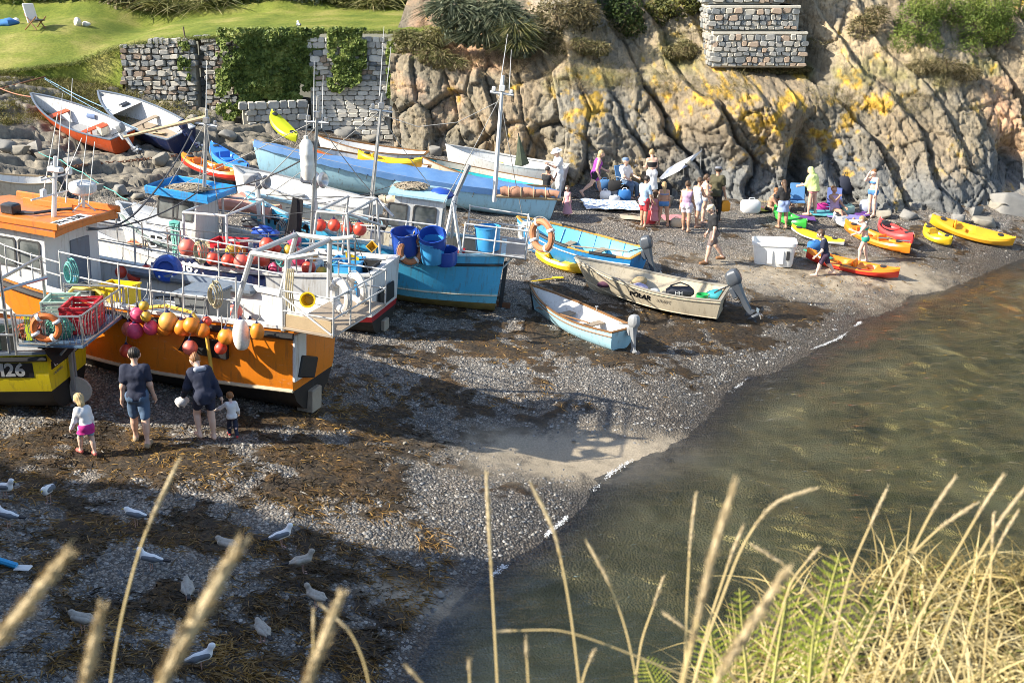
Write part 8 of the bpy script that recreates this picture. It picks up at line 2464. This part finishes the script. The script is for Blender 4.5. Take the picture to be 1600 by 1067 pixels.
ol,JO=figure('man in olive shirt, dark trousers and grey cap holding an orange bag',1117,346,1.80,-.5,dict(al=.05,ar=.1,nod=.15),SKINT,('short','dark'),[('tshirt',OLIVE,dict(hem=-.07)),('trousers',BLACKC)],B1,hat=('cap',cloth('cap_grey',(.16,.17,.2))))
hb=wpt(ol,JO['pkr'])
t=thing('carrier_bag','orange carrier bag hanging from the hand of the man in olive','bag',tuple(hb),.3)
mb=MB();mb.loft([[(x*w_,y*d_,z)for x,y in((-1,-1),(1,-1),(1,1),(-1,1))]for w_,d_,z in((.09,.05,-.12),(.15,.08,-.22),(.15,.08,-.42),(.10,.05,-.48))],True,True);mb.build('sack',cloth('bag_orange',(.75,.30,.02)),t);MB().tube([(-.06,0,-.13),(0,0,.02),(.06,0,-.13)],.01,5).build('handle',cloth('bag_orange',(.75,.30,.02)),t)
figure('man in black T shirt, grey shorts and straw cap walking alone on the shingle',1116,411,1.76,1.75,dict(hl=.32,kl=.12,hr=-.35,kr=.25,al=.1,ar=-.15,el=.15,er=.7,nod=.3,lean=.05),SKIN,('short','grey'),[('tshirt',BLACKC,dict(hem=-.06)),('shorts',KHAKI,dict(len=.7))],'walkers on the shingle',hat=('cap',BEIGE),shoes=cloth('sandal_brown',(.22,.11,.05)))
SIT=dict(hl=1.75,hr=1.7,kl=1.9,kr=1.8,lean=.25,al=.8,ar=.8,el=.5,er=.5,sl=.25,sr=.25)
g=G(1202,331)
figure('bare shouldered person sitting hunched on the ground, left of the pair',1202,331,1.6,-1.9,SIT,SKINT,('short','ginger'),[('briefs',BLACKC)],B1,base=(g.x,g.y,g.z),seat=.12)
g=G(1214,331)
figure('person sitting on the ground behind the girl in the denim skirt',1214,331,1.62,-2.2,SIT,SKINT,('short','dark'),[('briefs',NAVYC)],B1,base=(g.x+.05,g.y+.3,g.z+.03),seat=.12)
figure('long haired girl in black top and denim blue skirt with her back turned',1222,357,1.58,.2,dict(al=.5,ar=.3,el=1.1,er=.9,nod=.3),SKINT,('long','brown'),[('longshirt',BLACKC),('skirt',cloth('skirt_blue',(.26,.34,.56)),dict(z1=-.19,r=.115))],B1,female=True)
figure('woman with lime green towel over her head and shoulders, bare legged',1268,337,1.66,.9,dict(lean=.12,hl=.1,hr=-.1,al=.6,ar=.6,el=.8,er=.8,nod=.35),SKIN,('none','brown'),[('towel',LIMEC,dict(hem=-.02,hood=True)),('briefs',ROSE)],B1,female=True)
g=G(1304,334)
figure('woman in sunglasses and lilac towel sitting with one leg stretched out',1304,334,1.64,-2.7,dict(hl=1.3,hr=1.6,kl=.25,kr=1.0,lean=-.25,al=.4,ar=.9,el=.4,er=1.2),SKINT,('bun','ginger'),[('dress',LILAC,dict(z1=-.05,r=.09))],B1,female=True,base=(g.x,g.y,g.z),seat=.18)
figure('girl in blue bikini with one hand raised to her face, standing on the rocks',1361,338,1.60,2.2,dict(al=.2,ar=1.5,er=2.1,br=.2,nod=.1,hl=.03,hr=-.03),SKINP,('bun','ginger'),[('band',BLUEB),('briefs',BLUEB)],B1,female=True)
figure('boy in navy T shirt and shorts walking left beside the red and orange kayak',1289,432,1.44,1.35,dict(hl=.42,kl=.15,hr=-.40,kr=.3,al=.3,ar=-.2,el=.6,er=.3,lean=.15,nod=.35),SKINP,('short','brown'),[('tshirt',NAVYC,dict(hem=-.06)),('shorts',cloth('plum',(.06,.03,.06)),dict(len=.8))],'children by the kayaks',child=True)
figure('girl in green bikini stepping over the shingle by the orange kayak',1348,411,1.46,1.35,dict(hl=.35,kl=.35,hr=-.12,kr=.12,al=.7,ar=.4,el=1.3,er=.9,lean=.12,nod=.5),SKINP,('pony','fair'),[('band',GREENB),('briefs',GREENB)],'children by the kayaks',female=True)
# ---- beach clutter
def towel(label,u,v,wx,wy,mat,rz=0.0,name='towel',cat='towel',h=.05,seed=0):
 g=G(u,v)
 t=thing(name,label,cat,(g.x,g.y,0),rz,'towels and rugs on the shingle')
 n=12
 rows=[]
 for i in range(n+1):
  row=[]
  for j in range(n+1):
   x,y=(i/n-.5)*wx,(j/n-.5)*wy
   p_=rotz(rz)@Vector((x,y,0))
   zz=float(gz(g.x+p_.x,g.y+p_.y))+.06+h*float(fbm(np.array([x*4+seed]),np.array([y*4]),2.0,3)[0])
   row.append((x+.02*math.sin(9*y+seed),y+.03*math.sin(7*x),zz))
  rows.append(row)
 MB().loft(rows,False).build('cloth',mat,t)
 return t
def patterned(name,a,b,sc):
 m,nt,bs=nodes_of(name)
 tc=N(nt,'ShaderNodeTexCoord')
 vo=N(nt,'ShaderNodeTexVoronoi');vo.inputs['Scale'].default_value=sc;L(nt,tc.outputs['Object'],vo.inputs['Vector'])
 r=ramp(nt,vo.outputs['Distance'],[(.3,a),(.45,b)])
 L(nt,r.outputs[0],bs.inputs['Base Color']);bs.inputs['Roughness'].default_value=.9
 return m
towel('large blue and white patterned rug spread on the shingle below the seated man',955,324,1.9,1.1,patterned('rug_pattern',(.10,.2,.42),(.62,.66,.72),9),.1,'rug','rug',.08)
towel('pink towel on the shingle between the girl in bikini bottoms and the woman in lilac',1052,344,.9,.6,ROSE,.3,seed=2)
towel('beige towel on the shingle behind the boy in red shorts',988,344,.8,.5,BEIGE,-.1,seed=3)
towel('purple and navy mat beside the feet of the lime green towel',1248,343,1.1,.5,cloth('mat_purple',(.12,.04,.22)),-.2,seed=4)
towel('teal mat between the lime towel and the woman in sunglasses',1285,336,.9,.6,TEALC,.1,seed=5)
towel('blue violet towel in front of the woman in sunglasses',1322,342,1.3,.5,cloth('towel_violet',(.20,.19,.42)),-.1,seed=6)
towel('white towel on the rocks behind the girl in the green bikini',1332,350,.8,.4,WHITEC,.0,seed=7)
towel('dark violet towel beside the rock under the girl in the blue bikini',1346,339,.5,.4,cloth('mat_purple',(.12,.04,.22)),.2,seed=8)
towel('bright multicoloured towel left of the green kayak',1190,331,.7,.4,patterned('towel_pattern',(.6,.1,.3),(.6,.55,.1),5),.2,seed=9)
def bag(label,u,v,d,mat,rz=0.0,cat='bag',name='beach_bag',strap=None,lift=0.0,dy=0.0):
 g=G(u,v)
 t=thing(name,label,cat,(g.x,g.y+dy,g.z+lift),rz,'bags and boxes on the beach')
 mb=MB();w_,l_,h_=d
 mb.loft([[(x*w_/2*k,y*l_/2*k,z*h_)for x,y in((-1,-.7),(-.7,-1),(.7,-1),(1,-.7),(1,.7),(.7,1),(-.7,1),(-1,.7))]for k,z in((.85,0),(1.0,.12),(1.04,.5),(1.0,.85),(.8,1.0))],True,True)
 mb.build('body',mat,t)
 MB().tube([(-w_*.25,-l_*.3,h_*.95),(-w_*.12,-l_*.3,h_*1.25),(w_*.12,-l_*.3,h_*1.25),(w_*.25,-l_*.3,h_*.95)],.015,5).build('handle',strap or mat,t)
 return t
bag('big white beach bag standing left of the pair on the ground',1172,332,(.62,.4,.42),WHITEC,.1)
bag('blue cool box in front of the seated man',975,313,(.42,.32,.36),cloth('coolbox_blue',(.03,.16,.42)),.1,'cool box','cool_box',WHITEC)
bag('white carrier bag at the edge of the patterned rug',946,312,(.36,.25,.30),WHITEC,-.2)
bag('smaller white bag beside the blue cool box',960,316,(.34,.25,.22),cloth('pale_grey',(.5,.52,.54)),.3)
bag('dark bag heap behind the blue cool box',962,300,(.55,.35,.4),BLACKC,.0)
bag('blue bag left of the seated man',943,297,(.5,.35,.35),BLUEB,.2)
bag('red beach bag behind the legs of the boy in red shorts',1013,350,(.42,.3,.42),REDC,.2)
bag('beige cloth bag left of the woman in the lilac vest',1057,354,(.36,.28,.26),BEIGE,-.3)
bag('navy backpack leaning on the rock above the woman in sunglasses',1322,316,(.42,.3,.62),cloth('rucksack',(.02,.025,.045)),.0,'backpack','backpack',None,.25,.3)
bag('pale green bag right of the woman in sunglasses',1324,334,(.42,.3,.3),cloth('sage',(.30,.46,.38)),.3)
bag('blue striped bag beside the legs of the girl in the blue bikini',1360,333,(.52,.4,.38),STRIPE,.0,dy=.3)
bag('magenta bag among the towels by the empty blue chair',1284,329,(.4,.3,.24),MAG,.1)
bag('black bag heap right of the girl in bikini bottoms',1034,308,(.6,.4,.5),BLACKC,.2)
bag('blue bag on the orange kayak by the boy in navy',1272,402,(.4,.3,.26),cloth('coolbox_blue',(.03,.16,.42)),.2,lift=.24)
# wind break and blanket draped over the rock behind the bathers
g=G(1046,306)
t=thing('beach_shelter','pale blue and white striped beach shelter propped on the rock','shelter',(g.x,g.y+.25,g.z),0)
mb=MB();mb.loft([[(x-.55+.5*k,.1*k+.05*math.sin(x*6),.35+x*.55+k*.55)for x in(0,.3,.6,.9,1.2)]for k in(0,.33,.66,1.0)],False);mb.build('cloth',patterned('shelter_cloth',(.50,.56,.72),(.72,.74,.76),4),t)
MB().tube([(-.5,.05,0),(-.5,.05,1.1)],.014,5).build('pole',STEEL,t);MB().tube([(1.1,.1,.4),(1.1,.15,1.6)],.014,5).build('pole',STEEL,t)
g=G(1000,300)
t=thing('blanket','cream patterned blanket draped over a chair behind the seated man','blanket',(g.x+.1,g.y+.2,g.z),.2)
mb=MB();mb.loft([[(x,.25*math.sin(z*1.2)+.04*math.sin(x*9),z)for x in(-.4,-.2,0,.2,.4)]for z in(.1,.4,.7,.95,1.05)],False);mb.build('cloth',patterned('blanket_pattern',(.2,.18,.15),(.58,.54,.47),6),t)
MB().tube([(-.4,.2,0),(-.4,.25,1.05)],.016,5).build('chair_frame',STEEL,t);MB().tube([(.4,.2,0),(.4,.25,1.05)],.016,5).build('chair_frame',STEEL,t)
# ================= gulls
GW=M('gull_white',(.84,.84,.83),.7,.1,12);GG=M('gull_grey',(.12,.135,.155),.7,.15,14,bmp=.3);GJ=M('gull_mottled',(.40,.37,.32),.8,.6,26,(.16,.135,.11),bmp=.3);GT=M('gull_tail_black',(.02,.02,.022),.7,.1);GB=M('gull_bill',(.55,.38,.06),.5,.1);GL=M('gull_leg',(.45,.28,.24),.6,.1);GBJ=M('gull_bill_dark',(.05,.045,.04),.5,.1)
def gull_meshes(juv,neck_up):
 k=1.0
 hx,hz=(.135,.30)if neck_up else(.12,.245)
 pr=[((-.06,0,.165),(.07,0,.19),.062,.066),((-.17,0,.175),(-.05,0,.175),.028,.055),((.09,0,.205),(hx,0,hz-.01),.05,.036),((hx+.005,0,hz),(hx+.018,0,hz),.036,.034)]
 up3=np.array([0,0,.035]);hz+=.035
 pr=[(np.array(a)+up3,np.array(b)+up3,r1,r2)for a,b,r1,r2 in pr]
 V,F=surface(pr,.03,.009)
 V[:,1]*=.92
 body=np_mesh('body',V,F,GJ if juv else GW,True)
 wm=MB()
 for sg in(1,-1):
  w_=[(np.array((.08,sg*.045,.235)),np.array((-.08,sg*.052,.22)),.034,.036),(np.array((-.08,sg*.05,.22)),np.array((-.21,sg*.016,.20)),.034,.010)]
  V,F=surface(w_,.03,.009)
  wm.add([tuple(q)for q in V],[tuple(q)for q in F])
 wing=wm.mesh('wings',GJ if juv else GG,True)
 tm=MB();tm.bbox((-.245,0,.20),(.12,.05,.026),.004);tm.tube([(-.17,.012,.207),(-.29,.004,.203)],[.012,.003],5);tm.tube([(-.17,-.012,.207),(-.29,-.004,.203)],[.012,.003],5)
 tail=tm.mesh('wing_tips',GT,True)
 bm_=MB();bm_.tube([(hx+.045,0,hz-.002),(hx+.075,0,hz-.006),(hx+.098,0,hz-.016)],[.011,.009,.003],6)
 bill=bm_.mesh('bill',GBJ if juv else GB,True)
 em=MB();em.sphere((hx+.030,.028,hz+.008),.005,6,5);em.sphere((hx+.030,-.028,hz+.008),.005,6,5)
 eye=em.mesh('eyes',EYE,True)
 lm=MB()
 for sg in(1,-1):
  lm.tube([(.0,sg*.028,.17),(-.008,sg*.028,.08),(.0,sg*.028,.006)],[.009,.006,.006],5);lm.add([(.0,sg*.028,.006),(.05,sg*.028-.02,.003),(.055,sg*.028,.004),(.05,sg*.028+.02,.003)],[(0,1,2),(0,2,3)])
 leg=lm.mesh('legs',GL,True)
 return[('body',body),('wings',wing),('wing_tips',tail),('bill',bill),('eyes',eye),('legs',leg)]
GM={(j,n):gull_meshes(j,n)for j in(False,True)for n in(False,True)}
for(u,v,face,juv,up_,lab)in[(10,782,-.3,False,True,'white gull standing at the left edge, the upper of two there'),(77,786,-1.6,False,False,'small white gull facing the viewer in the sunlit gravel'),(14,826,2.9,False,True,'white gull at the left edge facing left, the lower of two there'),(213,824,2.9,False,False,'gull behind the tall thin grass stalk on the shade line'),
        (237,894,2.95,False,True,'white gull facing left just right of the tall thin grass stalk'),(441,856,.5,False,True,'white gull facing away right, alone on the dark weed'),(316,1050,.4,False,True,'white gull facing right near the bottom edge'),(355,870,2.8,True,False,'mottled gull half hidden behind the blurred seed head'),(474,896,.35,True,True,'mottled brown gull facing right on the dark weed'),
        (295,940,1.9,True,False,'grey young gull left of the big blurred seed head'),(130,990,2.9,True,False,'pale young gull left of the blurred seed head at lower left'),(411,1005,2.2,True,False,'young gull facing the viewer on wet shingle near the bottom'),(494,952,2.6,True,True,'young gull beside the top of a bent grass stalk')]:
 g=G(u,v)
 t=thing('gull',lab,'gull',(g.x,g.y,g.z+.01),face,'gulls on the beach')
 t.scale=(1.0,)*3
 for nm,me in GM[(juv,up_)]:
  obj(nm,me,t)
x,y,z=lf_at(465)
t=thing('gull','gull standing on the lawn edge above the ivy','gull',(x,y+.2,z+.06),1.9,'gulls on the beach')
for nm,me in GM[(False,True)]:
 obj(nm,me,t)
pa,pb=P(-25,868,.12),P(46,890,.06)
t=thing('oar','blue oar with a white blade lying at the left edge among the gulls','oar',tuple(pa),0,'oars in the boats')
d=pb-pa
MB().tube([(0,0,0),tuple(d*.72)],.045,8).build('shaft',K_CYAN,t)
az=math.atan2(d.y,d.x)
mb=MB();mb.bbox(tuple(d*.86),(d.length*.34,.14,.03),.012,rotz(az));mb.build('blade',PL_WHITE,t)
# ================= grasses and ferns on the brow in front of the camera
STRAW=leafmat('straw_blade',[(.16,.12,.04),(.36,.27,.10),(.52,.41,.18),(.62,.52,.28)],.6,.3)
GREENB_=leafmat('green_blade',[(.08,.10,.02),(.17,.20,.035),(.28,.29,.06),(.42,.38,.14)],.6,.3)
STALK=M('stalk_straw',(.46,.35,.16),.7,.35,30,(.33,.24,.08))
STALKG=M('stalk_green',(.36,.33,.10),.7,.35,30,(.30,.25,.06))
SEED=M('seed_head',(.55,.44,.26),.85,.4,60,(.38,.29,.15),bmp=.5)
SEEDP=M('seed_head_pale',(.50,.39,.22),.85,.4,60,(.36,.27,.14),bmp=.5)
def at_d(u,v,d):
 return Vector((0,0,CAMZ))+ray(u,v)*d
def stalk(label,pts,d,wpx,headlen,seed,pale=False,green=False):
 """grass stem through photo points at distance d, its seed head at the first point"""
 P3=[at_d(u,v,d)for u,v in pts]
 last=P3[-1]
 dr=(P3[-1]-P3[-2]).normalized()
 P3.append(last+dr*.25+Vector((0,0,-.12)))
 o=P3[-1]
 t=thing('grass_stalk',label,'grass stalk',tuple(o),0,'dry grass stalks in front of the camera')
 q=[]
 for a,b in zip(P3[:-1],P3[1:]):
  for k in range(6):
   q.append(a.lerp(b,k/6)-o)
 q.append(P3[-1]-o)
 # smooth
 for _ in range(6):
  q=[q[0]]+[(q[i-1]+q[i]*2+q[i+1])/4 for i in range(1,len(q)-1)]+[q[-1]]
 r0=wpx/FPX*d*.5
 MB().tube(q,[r0*.32+r0*.12*i/len(q)for i in range(len(q))],6).build('stem',STALKG if green else STALK,t)
 # head: dense spikelets along the first part
 L_=0;hp=[q[0]]
 for a,b in zip(q[:-1],q[1:]):
  L_+=(b-a).length
  hp.append(b)
  if L_>headlen*d/FPX:
   break
 n=len(hp)
 mb=MB()
 mb.tube(hp,[r0*(.16+.40*math.sin(math.pi*min(1,(i+.6)/n)**.7))for i in range(n)],7)
 rr=random.Random(seed)
 for i in range(n-1):
  a,b=hp[i],hp[i+1]
  ax=(a-b).normalized()
  for k in range(15):
   c=a.lerp(b,rr.random())
   side=ax.orthogonal().normalized()
   side.rotate(Matrix.Rotation(rr.uniform(0,6.28),3,ax))
   s_=r0*(.55+.6*math.sin(math.pi*min(1,(i+.8)/n)))
   e=c+side*s_*rr.uniform(.5,1.25)+ax*r0*rr.uniform(.8,2.6)
   m_=c.lerp(e,.5)+side*r0*.15
   w_=ax.cross(side)*r0*.22
   mb.add([c,m_+w_,e,m_-w_],[(0,1,2),(0,2,3)])
 mb.build('seed_head',SEEDP if pale else SEED,t)
SL=[('thick blurred seed head slanting in at the left edge',[(100,872),(10,985),(-60,1067)],.80,34,230,1),('blurred upright seed head at lower left, right of the slanting one',[(158,955),(132,1067),(120,1120)],.85,27,190,1),('big blurred seed head leaning right in the lower left',[(372,855),(250,1067),(225,1120)],.80,38,260,1),('blurred seed head near the bottom left of centre',[(530,935),(480,1067),(468,1110)],.95,27,170,1),
  ('tall thin stalk rising through the gulls at the left',[(278,722),(222,840),(190,960),(170,1075)],1.5,12,110,0),('straight upright stalk left of the water',[(760,742),(766,860),(772,970),(778,1075)],1.7,10,150,0),('stalk curving down at the water edge',[(830,757),(868,830),(890,940),(907,1075)],1.7,10,120,0),('shorter drooping stalk right of the curving one',[(918,848),(950,905),(975,970),(992,1040)],1.8,9,80,0),
  ('thin stalk with cut top near the bottom centre',[(490,955),(489,1010),(488,1075)],1.4,8,30,0),('bent stalk bowing right near the bottom centre',[(502,945),(548,985),(568,1030),(580,1080)],1.4,8,60,0),('short stub of stalk at the bottom edge in the centre',[(634,1040),(652,1058),(672,1080)],1.4,8,40,0),('thin upright stalk left of the thick blurred head over the water',[(1088,770),(1078,850),(1073,950),(1070,1060)],1.8,9,110,0),
  ('thick blurred upright head over the water',[(1146,762),(1112,870),(1085,990),(1062,1080)],1.05,20,260,1),('stalk arching right with a drooping head over the water',[(1270,764),(1205,785),(1160,850),(1130,930),(1100,1010)],1.7,10,110,0),('slender stalk beside the arching one',[(1162,822),(1145,860),(1130,905),(1105,980)],1.9,9,70,0),('slim stalk pointing up right of the fern tips',[(1386,764),(1360,820),(1335,875),(1318,930)],1.9,8,70,0),
  ('stalk leaning right with its head high over the water',[(1492,747),(1455,800),(1430,850),(1412,900)],1.8,9,70,0),('stalk leaning right below the high one',[(1524,787),(1470,822),(1425,865),(1390,915)],1.9,9,70,0),('tall leaning stalk near the right edge',[(1568,742),(1530,800),(1490,870),(1450,935)],1.8,9,80,0),('stalk bowing in at the right edge',[(1606,758),(1560,815),(1520,885),(1495,940)],1.7,9,90,0),
  ('broken straw stalk slanting down right across the fern',[(1178,853),(1222,878),(1262,920),(1300,965)],1.8,9,60,0),('thin stalk left of the fern over dark water',[(1036,903),(1020,950),(1002,1000),(995,1050)],2.0,8,50,0),('straw lying level between two stalks over the water edge',[(776,986),(830,984),(892,983)],1.72,7,20,0),('broken straw pointing down right near the fern base',[(1038,958),(1075,985),(1105,1005),(1130,1030)],1.9,9,40,0),
  ('short pale straw among the fern tips',[(1278,857),(1258,880),(1238,905),(1225,940)],2.0,8,30,0),('stalk close to the right edge, upper',[(1590,800),(1560,850),(1535,910),(1520,960)],2.0,8,60,0),('blurred pale head leaning right over the fern',[(1222,902),(1175,975),(1130,1045),(1100,1100)],1.0,26,190,1),('pale upright stalk behind the grass at the right',[(1553,802),(1550,860),(1547,920)],2.1,8,50,0),
  ('stub of pale stalk at the bottom edge right of centre',[(822,1000),(824,1040),(827,1090)],1.6,9,30,0),('short dim stalk at the bottom edge over the water',[(733,1032),(734,1060),(735,1095)],1.5,9,20,0),('short forked straw at the base of the curving stalk',[(928,1018),(915,1045),(905,1085)],1.7,8,20,0)]
for k,(lab,pts,d,w_,hl_,pl_)in enumerate(SL):
 stalk(lab,pts,d,w_,hl_,k,bool(pl_))
def brow_pts(n,r,x0,x1,y0,y1):
 x,y=r.uniform(x0,x1,n),r.uniform(y0,y1,n)
 z=headland_and_added_bluff_z(x,y)
 return np.c_[x,y,z-.02]
r=np.random.default_rng(77)
pts=brow_pts(16000,r,-.05,2.3,1.2,3.1)
uu,vv=pix(pts[:,0],pts[:,1],pts[:,2])
pts=pts[(uu>930)&(uu<1750)&(vv>900)&((uu>1350)|(vv>1030)|(r.random(len(uu))<.22))]
n=len(pts)
d=r.normal(size=(n,3))*.55+np.array([.25,0,0]);d[:,2]=np.abs(d[:,2])+.75;d/=np.linalg.norm(d,axis=1,keepdims=True)
cc=np.clip(.5+(fbm(pts[:,0]*3,pts[:,1]*3,3)-.5)*1.4+r.normal(size=n)*.25,0,1)
setting(obj('dry_grass',blades(pts,d,r.uniform(.10,.30,n),r.uniform(.0035,.008,n),STRAW,5,'dry_grass',r.uniform(.2,1.3,n),5,cc)),'stuff')
k=r.random(n)<.12
setting(obj('green_grass',blades(pts[k]+r.normal(size=(k.sum(),3))*.02,d[k],r.uniform(.08,.22,k.sum()),r.uniform(.004,.008,k.sum()),GREENB_,6,'green_grass',r.uniform(.2,1.0,k.sum()),4)),'stuff')
FERN=leafmat('fern_leaf',[(.10,.15,.015),(.26,.32,.03),(.42,.44,.06),(.52,.48,.12)],.55,.15)
def fern(label,base,tip,d,wide,seed):
 a,b=at_d(*base,d),at_d(*tip,d)
 t=thing('fern',label,'fern',tuple(a),0,'fern fronds on the brow')
 rr=random.Random(seed)
 ax=b-a;Lf=ax.length
 sd=Vector((1,.15,0));sd=(sd-ax.normalized()*sd.dot(ax.normalized())).normalized()
 nm=ax.cross(sd).normalized()
 C=lambda f:ax*f+nm*(-.10*Lf*f*f)
 MB().tube([C(k/10)for k in range(11)],[.004*(1-.7*k/10)for k in range(11)],5).build('stem',STALKG,t)
 mb=MB();col=[]
 n=14
 for i in range(n):
  f=.12+.88*i/n
  w_=wide*Lf*math.sin(math.pi*(1-f)**.8*.9+.05)*(1-f*.25)
  for s_ in(-1,1):
   p0=C(f)
   dirv=(sd*s_+ax.normalized()*.45+nm*rr.uniform(-.15,.1)).normalized()
   m=7
   axn=ax.normalized();h_=Lf/n*.40
   for j in range(m):
    q0,q1=p0+dirv*w_*j/m,p0+dirv*w_*(j+.86)/m
    tl=h_*(1-.8*j/m)
    mb.add([q0-axn*tl*.35,q0.lerp(q1,.6)-axn*tl,q1,q0.lerp(q1,.6)+axn*tl,q0+axn*tl*.35],[(0,1,2,3,4)])
    col+=[min(1,max(0,.5+rr.gauss(0,.2)))]*5
 me=mb.mesh('leaflets',FERN,False)
 attr(me,'rnd',np.clip(np.array(col),0,1))
 obj('leaflets',me,t)
FL=[('tallest fern frond standing up against the water',(1262,1075),(1303,858),2.4,.27),('fern frond left of the tallest one',(1205,1090),(1228,898),2.35,.27),('fern frond in front of the tallest one',(1262,1110),(1268,962),2.2,.34),('fern frond at the lower left of the green clump',(1125,1110),(1105,970),2.4,.34),('fern frond at the far left end of the green clump',(1045,1120),(1003,1025),2.35,.38),('fern frond leaning right beside the tallest one',(1305,1080),(1372,905),2.45,.24),('small fern frond tip left of the tallest one',(1170,1080),(1150,915),2.5,.24)]
for k,(lab,b_,t_,d_,w_)in enumerate(FL):
 fern(lab,b_,t_,d_,w_,k)
